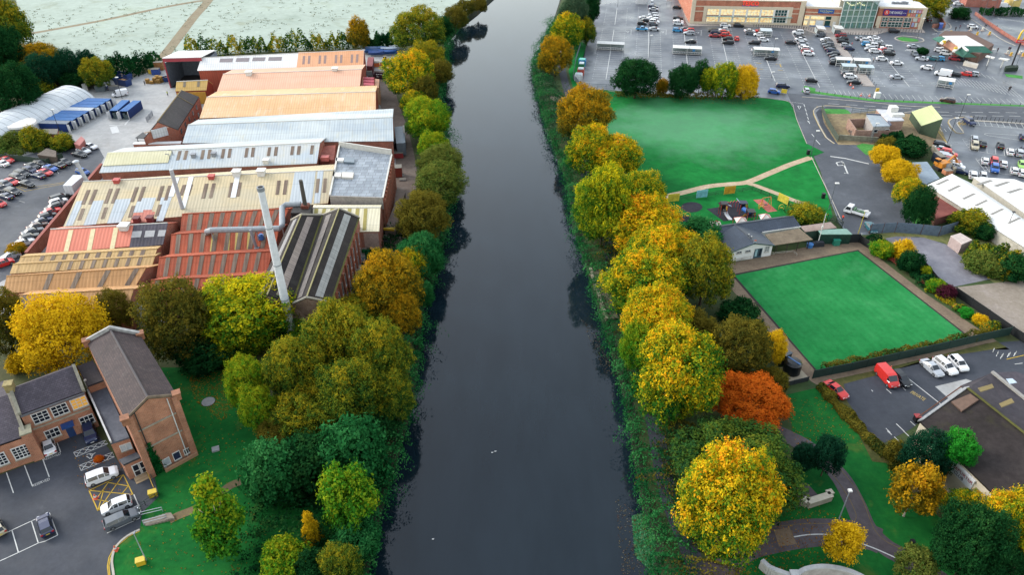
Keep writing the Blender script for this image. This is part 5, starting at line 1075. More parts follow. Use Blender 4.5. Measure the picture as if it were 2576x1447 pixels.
fence([g('a0',370,905),g('a0',640,830),g('a0',840,790)],2.4,'dark palisade fence behind the arched hut',plain('33333c',.7),nm='palisade_fence',step=3)
fence([g('a0',1480,1230),g('a0',1540,1165)],1.6,'short grey railing beside the black roofed brick house',plain('808892',.6),nm='low_fence',rails=True)
r=thing('gate_pillar','square stone pillar at the end of the low railing by the orange tree','pillar',g('c3',85,1070)); p=g('c3',85,1070); b=MB(); b.box(p+V((0,0,1.1)),(.9,.9,2.2)); b.build('shaft',plain('a69c8c',.85,var=.25),r); b=MB(); b.box(p+V((0,0,2.3)),(1.1,1.1,.25)); b.build('cap',plain('8d8578',.85),r)
for k,(x0,y0,x1,y1) in enumerate([(1195,1150,1285,1215),(1500,1385,1600,1440)]+[(1290-0,0,0,0)]*0):
    pass
def bench(c,p,q,label,mat=plain('8a3a2c',.6)):
    a,b_=g(c,*p),g(c,*q); d=(b_-a); n=V((-d.y,d.x,0)).normalized(); r=thing('bench',label,'bench',a,0,'red benches round the bowling green')
    b=MB(); b.obox(a+V((0,0,.42)),d,n*.5,V((0,0,.06))); b.build('seat',mat,r); b=MB(); b.obox(a+n*.5+V((0,0,.48)),d,n*.06,V((0,0,.5))); b.build('backrest',mat,r)
    for t in (.05,.95): b=MB(); b.obox(a+d*t,d.normalized()*.08,n*.5,V((0,0,.42))); b.build('leg',mat,r)
bench('b3',(1195,1165),(1285,1230),'far red bench beside the green under the round green bush'); bench('b3',(1505,1400),(1600,1450),'middle red bench beside the green, left of the yellow shrub'); bench('c3',(1840,205),(1930,265),'near red bench beside the green, left of the lime bush')
# water tank and store by the green
r=thing('black_tank','round black plastic water tank on a pale slab at the corner of the green','water tank',g('c3',230,850)); p=g('c3',230,850); b=MB(); b.tube([p+V((0,0,.15)),p+V((0,0,2.2)),p+V((0,0,2.6)),p+V((0,0,2.7))],[1.5,1.5,1.1,.3],20); b.build('body',plain('14171b',.35),r); b=MB(); b.box(p+V((.1,-.3,.07)),(4,3.6,.15),.3); b.build('slab',plain('a89c86',.85),r); b=MB(); b.box(p+V((0,0,2.66)),(.3,2.6,.1),.6); b.build('strap',plain('3a6aa0',.5),r)
rail([g('c3',270,760),g('c3',330,800),g('c3',300,850)],'yellow guard rail beside the round black tank',1.1,plain('d8b23a',.6))
box_shed('steel_store','dark grey steel store box behind the round black tank',X('c3',(165,600),(250,655),(185,690),(110,640)),2.4,plain('2a3138',.6),plain('58646e',.5))
# playground
zs=.05
m_rub=ground('play_surface',['2a2a32','34343c','403f46'],.3,1.5,.9,.15,.15); m_rubr=ground('red_surface',['a85a50','b86a5e','c47a6e'],.3,1.5,.9,.15,.15)
area('play_surface',[(g_:=X('k5',(430+155*math.cos(t*math.pi/8),395+75*math.sin(t*math.pi/8))))[:2] for t in range(16)],zs,m_rub); area('play_surface',X('k5',(215,570),(260,530),(350,510),(460,535),(470,575),(380,600),(260,600)),zs,m_rub,4)
area('play_surface',X('k5',(640,420),(850,390),(800,330),(910,305),(960,325),(1110,305),(1260,410),(1370,530),(890,600)),zs,m_rub); area('play_surface',X('k5',(1310,290),(1455,278),(1660,450),(1525,470)),zs,m_rubr)
fence([g('k5',x,y) for x,y in ((20,330),(95,330),(240,300),(500,275),(770,225),(1010,200),(1300,150),(1660,300),(1810,370),(1850,400))],1.1,'low dark green railing round the play area',plain('1f5a34',.7),nm='play_fence',rails=True,thick=.04)
for q,h,l in ((((85,330),(235,315)),'d9c640','yellow leftmost mural panel on the play area railing'),(((492,275),(640,258)),'7fc4cc','light blue mural panel on the play area railing'),(((890,222),(1035,205)),'cf9a28','orange mural panel on the play area railing'),(((1665,305),(1800,375)),'dccb48','yellow mural panel near the park corner of the railing')):
    a,b_=g('k5',*q[0]),g('k5',*q[1]); Wp=Wall(a,b_); r=thing('mural_panel',l,'panel',a,0,'coloured panels on the play area railing'); b=MB(); Wp.bx(b,0,Wp.L,.25,2.2,.04,.1); b.build('board',plain(h,.6,var=.3,sc_=1.2),r)
    b=MB(); Wp.bx(b,0,Wp.L,2.2,2.3,.02,.13); Wp.bx(b,-.1,0,.15,2.3,.02,.13); Wp.bx(b,Wp.L,Wp.L+.1,.15,2.3,.02,.13); b.build('frame',plain(h,.6),r)
pc=lambda h: plain(h,.45)
cl=thing('climbing_frame','blue and red climbing frame with a white slide on black rubber','play frame',g('k5',1010,460))
for x,y,h,c,w_ in ((880,430,3.4,'1d1a1c',1.5),(1160,400,3.0,'16233e',1.6),(1270,500,2.6,'18181c',1.7)):
    p=dn(g('k5',x,y,1.6)); b=MB()
    for sx in (-1,1):
        for sy in (-1,1): b.tube([p+V((sx*w_/2,sy*w_/2,0)),p+V((sx*w_/2,sy*w_/2,h))],.07,6)
    b.build('tower_post',pc('b84a3c'),cl); b=MB(); b.box(p+V((0,0,1.5)),(w_,w_,.12)); b.build('deck',pc('2a2a30'),cl); 
    for bx_ in ((p+V((0,w_/2,2.0)),(w_,.08,.9)),(p+V((-w_/2,0,2.0)),(.08,w_,.9)),(p+V((0,0,h)),(w_*1.1,w_*1.1,.1))): b=MB(); b.box(*bx_); b.build('tower_panel',pc(c),cl)
    b=MB(); b.box(p+V((w_/2,-.2,2.0)),(.1,.5,1.0)); b.build('side_panel',pc('d8b83a'),cl)
b=MB(); a,e=g('k5',905,440,1.5),g('k5',985,580,.1); m_=g('k5',935,520,.5); pts=smooth_path([a,m_,e],5); 
for i in range(len(pts)-1): b.obox(pts[i]-V((.35,0,0)),pts[i+1]-pts[i],V((.7,0,0)),V((0,0,.07))); b.obox(pts[i]-V((.4,0,0)),pts[i+1]-pts[i],V((.08,0,0)),V((0,0,.25))); b.obox(pts[i]+V((.32,0,0)),pts[i+1]-pts[i],V((.08,0,0)),V((0,0,.25)))
b.build('slide',plain('eeeef0',.3),cl)
b=MB(); a,e=g('k5',1170,420,1.8),g('k5',1260,480,1.8); b.tube([a,e],.55,10); b.build('tunnel',pc('2468b4'),cl)
b=MB(); 
for k in range(6): t=k/5; p=g('k5',920+t*220,395+t*10); b.tube([p+V((0,0,.9+.5*math.sin(t*3.1))),p+V((.5,.3,1.3+.5*math.sin(t*3.1)))],.1,5); b.tube([p,p+V((0,0,1.2))],.06,5)
b.build('rope_bridge',pc('c8343c'),cl); b=MB(); b.tube([g('k5',1225,490,1.4),g('k5',1170,520,.1)],.12,6); b.tube([g('k5',1235,495,1.4),g('k5',1185,525,.1)],.12,6); b.build('yellow_ladder',pc('d8b030'),cl); b=MB(); b.tube([g('k5',910,340,0),g('k5',1000,385,2.4)],.09,6); b.tube([g('k5',1075,270,0),g('k5',1130,340,2.8)],.09,6); b.build('beam',pc('8fb4d4'),cl)
sw=thing('swing_set','orange framed swing on the red rubber surface','swing',g('k5',1510,330)); b=MB()
A,B=g('k5',1450,265,2.6),g('k5',1570,245,2.6)
b.tube([A,B],.08,6); b.build('crossbar',pc('d88a34'),sw)
for P,fx in ((A,(-55,95)),(A,(-20,60)),(B,(-50,60)),(B,(0,120))): b=MB(); q=X('k5',(1450 if P is A else 1570,265 if P is A else 245)); gd=at(P.x and q[0]+fx[0]*.1753,q[1]+fx[1]*.1753+12,0); b.tube([P,gd],.07,6); b.build('leg',pc('d88a34'),sw)
m_=(A+B)/2; b=MB(); b.box(m_-V((0,0,2.0)),(.9,.5,.1)); b.build('seat',pc('23262c'),sw)
for s in (-.4,.4): b=MB(); b.tube([m_+V((s,0,0)),m_+V((s,0,-2))],.03,4); b.build('chain',m_galv,sw)
for x,y,l in ((1420,410,'small yellow spring rider beside the swing'),(1710,430,'yellow hoop climber in the corner of the play area'),(365,545,'small yellow rocker on the round rubber patch')):
    r=thing('spring_rider',l,'play rider',g('k5',x,y),0,'small yellow play pieces'); p=g('k5',x,y); b=MB(); b.tube(smooth_path([p+V((-.6,0,0)),p+V((-.6,0,.9)),p+V((0,0,1.4)),p+V((.6,0,.9)),p+V((.6,0,0))],4),.08,6); b.build('hoop',pc('e2c43a'),r); b=MB(); b.box(p+V((0,0,.5)),(.7,.25,.15)); b.build('seat',pc('e2c43a'),r)
for x,y,l in ((1495,500,'red and white pyramid shelter farthest right behind the clubhouse roof'),(1145,545,'red and white pyramid shelter in the middle behind the clubhouse roof'),(775,600,'red and white pyramid shelter farthest left behind the clubhouse roof')):
    p=dn(g('k5',x,y+10,2.3)); r=thing('pyramid_trellis',l,'shelter',p,0,'pyramid shelters behind the clubhouse'); ap=p+V((0,0,2.7))
    cs=[p+V((sx*1.35,sy*1.35,1.7)) for sx,sy in ((-1,-1),(1,-1),(1,1),(-1,1))]; b=MB()
    for i in range(4): b.poly([cs[i],cs[(i+1)%4],ap])
    b.build('roof',plain('d9d2c8',.6,var=.15),r)
    for i in range(4): b=MB(); b.tube([cs[i],ap],.07,5); b.tube([dn(cs[i]),cs[i]],.08,5); b.build('frame_bar',pc('d0604c'),r)
b=MB(); b.box(g('k5',2310,265)+V((0,0,.6)),(.7,.7,1.2)); b.box(g('k5',2310,265)+V((0,0,1.25)),(.8,.8,.12)); o=b.build('litter_bin',plain('15171c',.5)); tag(o,'black litter bin on the grass beside the tarmac, near the play area','litter bin'); b=MB(); b.box(g('b3',400,105)+V((0,0,.6)),(.7,.7,1.2)); b.box(g('b3',400,105)+V((0,0,1.25)),(.8,.8,.12)); o=b.build('litter_bin',plain('15171c',.5)); tag(o,'black litter bin at the end of the gravel path','litter bin'); b=MB(); b.box(g('a2',618,930)+V((0,0,.6)),(.8,.7,1.5)); b.box(g('a2',618,930)+V((0,0,1.55)),(.9,.8,.12)); o=b.build('litter_bin',plain('15171c',.5)); tag(o,'black litter bin beside the riverside path at the lot corner','litter bin')
b=MB(); p=g('d3',1435,1155); b.box(p+V((0,0,.5)),(.5,.5,1.0)); b.box(p+V((0,0,1.05)),(.58,.58,.1)); o=b.build('litter_bin',plain('15171c',.5)); tag(o,'small black litter bin on the near lawn above the pale shrub','litter bin')
# concrete seat wall, lamp, curved stone wall
m_cs=plain('b5ad9c',.85,var=.2)
sw_=thing('seat_wall','pale stone bench wall beside the dark paving under the trees','bench wall',g('d3',360,770)); 
def seg(pts,wd,h,mat,par,nm,z=0):
    b=MB(); P=[V(p) for p in pts]
    for i in range(len(P)-1): d=P[i+1]-P[i]; n=V((-d.y,d.x,0)).normalized()*wd/2; b.obox(P[i]-n+V((0,0,z)),d,n*2,V((0,0,h)))
    return b.build(nm,mat,par)
seg([g('d3',340,730),g('d3',385,765),g('d3',620,690),g('d3',585,645)],.8,1.1,m_cs,sw_,'wall'); seg([g('d3',340,730),g('d3',385,765),g('d3',620,690),g('d3',585,645)],1.0,.15,plain('cfc7b2',.8),sw_,'coping',1.1)
def lamp(c,x,y,h,label,mat=m_galv,head=m_white,nm='lamp_post',arm=.0,grp=None,r0=.1):
    p=g(c,x,y); r=thing(nm,label,'lamp post',p,0,grp); b=MB(); b.tube([p,p+V((0,0,h))],[r0,r0*.55],7); b.build('column',mat,r); b=MB(); b.box(p+V((arm,0,h+.08)),(.9 if arm else .5,.5,.22)); b.build('lantern',head,r); return r
lamp('d3',712,888,6.0,'lamp post on the lawn between the two branches of the near path')
cw=thing('curved_wall','curved white coped stone wall at the bottom edge of the photo','wall',g('d3',0,1400)); m_wc=plain('c9c9c8',.8,var=.15)
pts=[dn(g('d3',x,y,1.6)) for x,y in ((-60,1300),(20,1370),(140,1420),(240,1450),(290,1440),(380,1390),(520,1365),(680,1375),(850,1420),(1000,1500),(1150,1640))]
P=smooth_path(pts,5); seg(P,.5,1.5,plain('b9b6b0',.85,var=.25),cw,'wall'); seg(P,.62,.2,m_wc,cw,'coping',1.5)
b=MB(); p=dn(g('d3',265,1450,1.6)); b.box(p+V((0,0,.9)),(.9,.9,1.8)); b.box(p+V((0,0,1.88)),(1.1,1.1,.16)); b.build('pier',m_wc,cw)
area('leaf_bed',X('d3',(330,1460),(500,1400),(680,1410),(880,1470),(1000,1600),(300,1600)),.055,ground('leaf_litter',['7a4a22','9c5c26','6a5a30'],.6,3,.95,.1,.3))
# jetty / retaining wall on the right bank
rw=thing('river_wall','mossy stone retaining wall with an old timber jetty on the right river bank','river wall',at(1495,690)); P=[at(1490,678),at(1500,712),at(1512,745),at(1522,775),at(1534,806)]; b=MB()
for i in range(len(P)-1): d=P[i+1]-P[i]; n=V((-d.y,d.x,0)).normalized(); b.obox(P[i]-n*.6+V((0,0,-2)),d,n*2.4,V((0,0,2.35)))
b.build('wall',plain('6e6652',.9,var=.35),rw); b=MB(); 
for i in range(len(P)-1): d=P[i+1]-P[i]; n=V((-d.y,d.x,0)).normalized(); b.obox(P[i]-n*.75+V((0,0,.35)),d,n*.6,V((0,0,.16)))
b.build('coping',plain('a29a84',.85,var=.2),rw)
b=MB(); a=at(1518,700); b.obox(a+V((0,0,.4)),V((2.4,-1.2,0)),V((1,3.2,0)),V((0,0,.14))); b.build('jetty_deck',plain('8a7462',.85,var=.3),rw)
dk=thing('fishing_platform','small wooden fishing platform with rails on the reedy right bank','platform',g('a2',440,1000)); Pq=[g('a2',x,y,.5) for x,y in ((380,970),(450,968),(530,1035),(505,1050),(385,1000))]; b=MB(); b.prism(Pq,V((0,0,.15))); b.build('deck',plain('8a806e',.85,var=.3),dk); b=MB(); b.tube([p+V((0,0,1.1)) for p in Pq[:3]],.07,5); [b.tube([p,p+V((0,0,1.1))],.06,5) for p in Pq[:3]]; b.build('rail',plain('a39c8c',.8),dk)
# --- derelict brick building, hut, white warehouse, red roof, flat roof
m_ob=brick('9c7668','ab8675','b0a090')
H_=3.0; Pt=[g('k8',x,y,H_) for x,y in ((665,330),(640,500))]
dr=thing('derelict_building','derelict roofless brick building with grey flat annexes and a white roof unit','ruin',g('k8',900,560))
q=[g('k8',x,y,0) for x,y in ((630,540),(1110,690),(1560,690),(1600,480))]
A=g('k8',675,345,3.0); B=g('k8',800,530,3.0)
def thick(pts,h,nm,mat,wd=.35,par=dr): return seg([dn(V(p)) for p in pts],wd,h,mat,par,nm)
thick([A,B],3.0,'brick_wall',m_ob); thick([B,g('k8',1560,550,2.6)],2.7,'brick_wall',m_ob); thick([A,g('k8',960,340,3)],2.8,'brick_wall',m_ob)
b=MB(); c=(A+B)/2; 
for k in range(16): random.seed(k); p=dn(A.lerp(g('k8',960,420,4),random.uniform(.1,.9)).lerp(B,random.uniform(.1,.7))); b.box(p+V((0,0,random.uniform(.2,1.2))),(random.uniform(.5,2.2),random.uniform(.4,1.4),random.uniform(.3,1.4)),random.uniform(0,3))
b.build('debris',plain('6e6058',.9,var=.5),dr)
zq=4.0; Q=[g('k8',x,y,zq) for x,y in ((970,285),(1235,300),(1360,472),(1085,480))]; b=MB(); b.prism([dn(p) for p in Q],V((0,0,zq-.2))); b.build('annexe_wall',plain('aaa29c',.8,var=.25),dr); b=MB(); b.prism([p-V((0,0,.2)) for p in Q],V((0,0,.25))); b.build('flat_roof',ground('flat_roof',['8f99a2','a3adb4','b2bac0'],.25,1,.7,.3,.12),dr)
b=MB(); d=Q[2]-Q[1]; b.obox(Q[1]+V((0,0,0)),d,V((.35,0,0)),V((0,0,.45))); d=Q[1]-Q[0]; b.obox(Q[0],d,V((0,.3,0)),V((0,0,.4))); b.build('parapet',plain('5d6274',.7),dr)
Wq=Wall(dn(Q[3]),dn(Q[2])); [window(dr,Wq,uv=(Wq.L*t,Wq.L*t+1.2,2.2,3.0),cols=1,rows=1,fr=.06) for t in (.08,.78)]
Q2=[g('k8',x,y,4.4) for x,y in ((1135,195),(1440,215),(1595,380),(1320,390))]; b=MB(); b.prism([dn(p) for p in Q2],V((0,0,4.2))); b.build('annexe_wall',m_ob,dr); b=MB(); b.prism([p-V((0,0,.2)) for p in Q2],V((0,0,.3))); b.build('flat_roof',ground('pale_flat_roof',['b4b4ba','d0d0d4','e6e6e8'],.2,.8,.7,.3,.12),dr)
b=MB(); p=g('k8',1390,262,4.5); b.box(p+V((0,0,1.1)),(2.2,2.0,2.2)); b.box(p+V((.6,-2,.4)),(3.6,1.8,.8)); b.build('roof_unit',m_white,dr)
thick([g('k8',500,700),g('k8',730,720),g('k8',1140,745)],1.6,'low_wall',plain('8d8a78',.9,var=.3),.3)
r=thing('site_fence','leaning dark mesh fence along the front of the derelict site','fence',g('k8',220,250)); P=[g('k8',x,y) for x,y in ((220,215),(300,420),(400,600),(490,740))]; seg(P,.06,1.8,plain('4a5448',.8),r,'mesh')
for p in P: b=MB(); b.tube([p,p+V((0,0,2.0))],.06,5); b.build('post',plain('3c443c',.8),r)
fence([g('k8',720,255),g('k8',860,280),g('k8',980,265),g('k8',1130,270)],1.8,'grey palisade fence behind the derelict building',plain('6a7478',.7),nm='palisade_fence',rails=True)
zr,ze=4.3,2.4
A0,A1=g('k8',1880,180,zr),g('k8',2055,410,zr); E0,E1=g('k8',1715,235,ze),g('k8',1878,470,ze); K0,K1=A0*2-E0,A1*2-E1
hu=thing('green_hut','dark green timber hut with a pale green ridged roof beside the road','hut',dn((A0+A1)/2)); solid_roof(hu,'roof',[[E0,E1,A1,A0],[A0,A1,K1,K0]],sheet_roof('c6cf9c','bcc690',streak=.06,st=.12),.12)
b=MB(); k_=.12
for p0,p1 in ((E0,E1),(K1,K0)): b.poly([dn(p0),dn(p1),p1-V((0,0,k_)),p0-V((0,0,k_))])
b.poly([dn(E1),dn(K1),K1-V((0,0,k_)),A1-V((0,0,k_)),E1-V((0,0,k_))]); b.poly([dn(K0),dn(E0),E0-V((0,0,k_)),A0-V((0,0,k_)),K0-V((0,0,k_))]); b.build('wall',plain('3d4f3a',.85,var=.2),hu)
m_wh=sheet_roof('f1f0ec','e9e8e4',streak=.06,st=.12,stain='c9c6bc')
def gable2(nm,label,r0,r1,e0,e1,zr,ze,rm,wm,cat,other=None,thk=.2):
    r0,r1,e0,e1=[V(p) for p in (r0,r1,e0,e1)]; pl_=Plane(e0,e1,r1); d_=r0-CAM; r0=CAM+d_*((pl_.o-CAM).dot(pl_.n)/d_.dot(pl_.n)); k0,k1=(r0*2-e0,r1*2-e1) if other is None else other; k0.z=k1.z=ze
    r=thing(nm,label,cat,dn((r0+r1)/2)); solid_roof(r,'roof',[[e0,e1,r1,r0],[r0,r1,k1,k0]],rm,thk); b=MB(); z=V((0,0,thk+.02)); c=(r0+r1)/2
    i=lambda p: p+(V((c.x,c.y,p.z))-p)*.015
    for a_,b_ in ((e0,e1),(k1,k0)): b.poly([dn(i(a_)),dn(i(b_)),i(b_)-z,i(a_)-z])
    b.poly([dn(i(e1)),dn(i(k1)),i(k1)-z,i(r1)-z,i(e1)-z]); b.poly([dn(i(k0)),dn(i(e0)),i(e0)-z,i(r0)-z,i(k0)-z]); b.build('wall',wm,r); return r,Plane(e0,e1,r1)
r,pl=gable2('white_warehouse','white roofed warehouse with slanted dark rooflights at the right edge','x' and g('b3',1850,300,5.2),g('b3',2900,1010,5.2),g('b3',1595,415,3.2),g('b3',2640,1080,3.2),5.2,3.2,m_wh,plain('c9c2b2',.8,var=.2),'warehouse')
lights(r,pl,[X('b3',(a,b_),(a+25,b_+8),(a-90,b_+63),(a-115,b_+55)) for a,b_ in ((1800,352),(1915,415),(2065,495),(2190,562),(2350,650),(2520,740),(2690,820))],plain('8d8a84',.6),.07)
r2,pl2=gable2('white_warehouse','second white roofed warehouse with two ridges behind the slanted rooflight one',g('b3',2480,355,5.2),g('b3',3400,900,5.2),g('b3',2060,330,3.4),g('b3',2960,960,3.4),5.2,3.4,m_wh,plain('c9c2b2',.8),'warehouse')
lights(r2,pl2,[X('b3',(a,b_),(a+35,b_+8),(a-95,b_+52),(a-135,b_+42)) for a,b_ in ((2400,378),(2530,445),(2230,362))],plain('8d8a84',.6),.07)
box_shed('red_roofed_store','low store with a dull red roof beside the white warehouse',X('b3',(1580,420),(1650,480),(1985,665),(1690,750),(1640,640)),2.2,plain('8a5a50',.8),ground('red_felt',['8a4a44','99584e','a4645a'],.2,1.2,.9,.2,.12),lip=.25)
box_shed('flat_roofed_store','low store with a wide blue grey flat roof behind the yellow trees',X('b3',(1450,185),(1600,178),(1725,345),(1590,405),(1490,360)),2.4,plain('7a8088',.8),ground('grey_flat',['7f8e9a','8f9eaa','9aa8b2'],.2,1.2,.7,.3,.1),lip=.25)
box_shed('pink_block','small pinkish rendered block house on the rough ground',X('b3',(1835,925),(1935,895),(2055,965),(1950,1010)),2.5,plain('bda8a2',.85,var=.15),plain('d0bfb6',.85,var=.15),lip=.15)
fence([g('b3',1640,60),g('b3',1750,200),g('b3',1870,300)],1.6,'old stone wall between the parked cars and the muddy yard',plain('9a917f',.9,var=.3),nm='stone_wall',thick=.5,step=40)
fence([g('b3',2290,960),g('b3',2440,1060),g('b3',2600,1140)],2.4,'tall mesh fence along the white warehouse wall',plain('9a9a96',.7),nm='mesh_fence',rails=True)
for x,y,l in ((2350,960,'dark rugby style post frame by the warehouse wall'),): lamp('b3',x,y,7,l,plain('3a3a3c',.6),plain('3a3a3c',.6),nm='flood_light')
# excavator and scrap in the muddy yard
ex=thing('excavator','orange excavator parked in the muddy yard beside the stone wall','digger',g('b3',1730,255)); p=g('b3',1730,255); b=MB(); b.box(p+V((0,0,.5)),(3.4,2.4,.9),.2); b.build('track',plain('2a2826',.8),ex); b=MB(); b.box(p+V((.2,0,1.6)),(3.0,2.2,1.3),.4); b.box(p+V((-1.2,.3,2.2)),(1.0,1.2,1.6),.4); b.build('body',plain('d88a2c',.5),ex); b=MB(); b.tube([p+V((1,0,1.8)),p+V((3.0,.8,3.6)),p+V((4.6,1.2,1.6))],.28,6); b.box(p+V((4.6,1.2,1.2)),(1,1,.8)); b.build('boom',plain('cf8428',.5),ex); b=MB(); b.box(p+V((-1.2,.3,2.5)),(1.04,1.24,.7),.4); b.build('cab_window',m_glz,ex)
crate(g('b3',1700,190),(1.6,3.5,2.4),plain('1f2a3c',.7,var=.3),'dark upright skip behind the excavator',cat='container'); crate(g('b3',1790,245),(1.8,4,2),plain('b8bcc0',.5,var=.3),'pale trailer frame right of the excavator',cat='trailer',rz=-.5); crate(g('b3',1795,305),(2,1.6,1.2),plain('d89068',.7,var=.4),'orange and white rubble bag pile below the excavator',cat='bag pile')
# --- black roofed club at lower right
zr,ze=8.6,6.2
cb=thing('club_building','black roofed club building with a cream signed end wall at lower right','club',g('d3',1900,330))
Lc=g('k6',400,205,ze); En0=g('k6',1470,1265,ze); En=Lc+(En0-Lc)*1.55
c0=Lc; c1=En; dd=(c1-c0); back=(g('c3',1990,1035,ze)-c0)
rg0=c0+dd*1.02+back*0; 
RA=g('c3',2000,1015,zr); RB=g('d3',2700,130,zr)
b=MB(); b.prism([c0,c1,c1+(RB-RA)*.35+V((0,0,0)),RB,RA][:2]+[V((RB.x,RB.y,zr)),RA],V((0,0,.2))) if False else None
NR=[c0,c1,c1.lerp(RB,.0)]
solid_roof(cb,'roof',[[c0,c1,RB,RA]],ground('black_felt_roof',['2e2a28','3a3433','46403e'],.15,1.2,.95,.15,.22,extra=[('4a4a22',.16,.55,.75,.6)]),.25)
b=MB(); b.strip([RA+V((0,0,.2)),RB+V((0,0,.2))],.5); b.build('ridge_moss',m_moss,cb)
far0=g('c3',1930,990,7.0); far1=g('c3',2235,862,7.6); far2=g('c3',2650,1180,7.6)
solid_roof(cb,'roof',[[RA,RB,g('d3',2900,-120,7.6),far1,far0]],ground('slate_felt_roof',['383438','454146','524d52'],.15,1.2,.9,.2,.2,extra=[('5c5a34',.16,.57,.75,.5)]),.2)
b=MB(); b.obox(far1+V((0,0,.1)),g('c3',2574,1140,7.6)-far1,V((.5,.2,0)),V((0,0,.3))); b.build('roof_upstand',plain('9a9690',.8),cb)
solid_roof(cb,'roof',[[far1+V((.6,.2,0)),g('c3',2500,845,7.6),g('c3',2900,1000,7.6),g('c3',2900,1390,7.6)]],ground('slate_felt_roof',['454048','524d54','5c575e'],.15,1.2,.9,.2,.2),.2)
PLf=Plane(RA,far1,far0)
for q,h in ((X('c3',(2110,1018),(2255,975),(2275,1010),(2140,1055)),'77683c'),(X('c3',(2325,1175),(2450,1120),(2480,1160),(2350,1210)),'77683c'),(X('c3',(2395,925),(2460,920),(2505,960),(2430,972)),'aebfd0')):
    b=MB(); PLf.slab(b,q,.02,.12); b.build('skylight',plain(h,.5),cb)
PLn=Plane(c0,c1,RA); b=MB(); PLn.slab(b,X('c3',(1840,1160),(2030,1080),(2115,1140),(1945,1255)),.02,.3); b.build('roof_hatch',plain('6e5648',.8,var=.2),cb)
b=MB(); s0,s1=c0,RA; b.obox(s0+V((-.5,.0,0)),s1-s0,V((.9,.2,0)),V((0,0,.3))); b.build('white_verge',plain('d8d4d0',.7,var=.2),cb); b=MB(); b.obox(s0.lerp(s1,.1)+V((-1.0,.3,-.1)),(s1-s0)*.9,V((.5,.2,0)),V((0,0,.2))); b.build('brick_verge',plain('9c6a54',.8,var=.25),cb)
Wn=Wall(dn(c0),dn(c1)); b=MB(); b.poly([dn(c0),dn(c1),c1-V((0,0,.26)),c0-V((0,0,.26))]); b.build('sign_wall',plain('d9cdb6',.85,var=.1,sc_=.6),cb); 
for q in ([dn(RA),dn(c0),c0-V((0,0,.26)),RA-V((0,0,.26))],[dn(c1),dn(RB),RB-V((0,0,.26)),c1-V((0,0,.26))]): b=MB(); b.poly(q); b.build('side_wall',plain('7d8894',.8,var=.2),cb)
sg=thing('club_sign','white board with red and dark lettering high on the cream wall','sign',Wn.P(Wn.L*.45,0)); L=Wn.L/1.55
u0,v0=Wn.uv(*X('k6',(1065,1050))); u1,v1=Wn.uv(*X('k6',(1365,1310)))
b=MB(); Wn.bx(b,L*.62,L*.94,ze-2.6,ze-.9,.02,.1); b.build('board',plain('dfe4e8',.6),sg); b=MB(); Wn.bx(b,L*.61,L*.95,ze-.9,ze-.55,.02,.3); b.build('sign_light',plain('f4f4f4',.4),sg); b=MB(); Wn.bx(b,L*.6,L*.615,ze-4,ze-.6,.02,.12); b.build('rust_strip',plain('b0793a',.8),sg)
put_text('REPORTER',.62,plain('a83a40',.6),Wn.P(L*.78,ze-1.35,.12),Wn.u,V((0,0,1)),sg,'lettering',.02,L*.29); put_text('CLUB',.55,plain('5a4a55',.6),Wn.P(L*.74,ze-2.15,.12),Wn.u,V((0,0,1)),sg,'lettering',.02,L*.14)
b=MB(); Wn.bx(b,L*.44,L*.455,ze-2.4,ze-1.4,.02,.2); b.build('wall_lamp',plain('3a3238',.6),cb)
r=thing('speaker_box','small black bin with a red lid at the corner of the club building','bin',g('c3',1490,1340)); p=g('c3',1490,1345); b=MB(); b.box(p+V((0,0,.6)),(.9,.9,1.2)); b.build('body',plain('15151a',.5),r); b=MB(); b.box(p+V((-.1,0,1.25)),(.95,.95,.12)); b.build('lid',plain('a83a3c',.5),r)
# ================================================================ SUPERMARKET, shops, burger restaurant, lot furniture
m_tb=brick('b5664e','c27258','c8a890'); m_ts=plain('e2d2b8',.8,var=.08); m_lit=None
t=NT('lit_shop_glass'); n=t.n('ShaderNodeTexBrick'); t.l(t.coord('uv',(1.0,1.0,1)),n.inputs['Vector']); n.inputs['Scale'].default_value=1; n.inputs['Brick Width'].default_value=.9; n.inputs['Row Height'].default_value=.6; n.inputs['Mortar Size'].default_value=.0
n.inputs['Color1'].default_value=(1,.78,.3,1); n.inputs['Color2'].default_value=(.62,.75,.55,1); nn_=t.noise(t.coord('uv'),.9,3,.6)
cc=t.ramp(nn_,[(.34,(.55,.2,.06,1)),(.45,(1,.62,.16,1)),(.56,(1,.86,.45,1)),(.68,(.62,.72,.5,1))]); t.b.inputs['Emission Strength'].default_value=.24; t.l(cc,t.b.inputs['Emission Color']); m_lit=t.done((.3,.28,.2,1),.15,.5)
m_teal_g=glass('shop_glass','1c4a4a',.1); m_mull=plain('f2f0ea',.5)
dt=(at(2317,74)-at(1733,58)); 
def face(c,p0,p1): return Wall(g(c,*p0),g(c,*p1))
def block(nm,label,W_,u0,u1,h,dep,wm,cat='shop'):
    r=thing(nm,label,cat,W_.P((u0+u1)/2,0)); b=MB(); W_.bx(b,u0,u1,0,h,-dep,0); b.build('wall',wm,r)
    b=MB(); W_.bx(b,u0-.15,u1+.15,h,h+.35,-.5,.18); b.build('parapet',m_ts,r)
    b=MB(); W_.bx(b,u0,u1,h+.02,h+.2,-dep,-.5); b.build('roof',sheet_roof('f3f2f0','e6e7e8',streak=.04,st=.1,pitch=1.2),r); return r
WT=face('k1',(375,388),(2250,422)); S=WT.L
sm=block('supermarket','big brick supermarket with a wide lit shop window at the top of the photo',WT,0,S,9.6,60,m_tb,'supermarket')
def B_(root,W_,nm,mat,*q,d0=0,d1=.1):
    for u0,u1,v0,v1 in q: b=MB(); W_.bx(b,u0,u1,v0,v1,d0,d1); o=b.build(nm,mat,root)
    return o
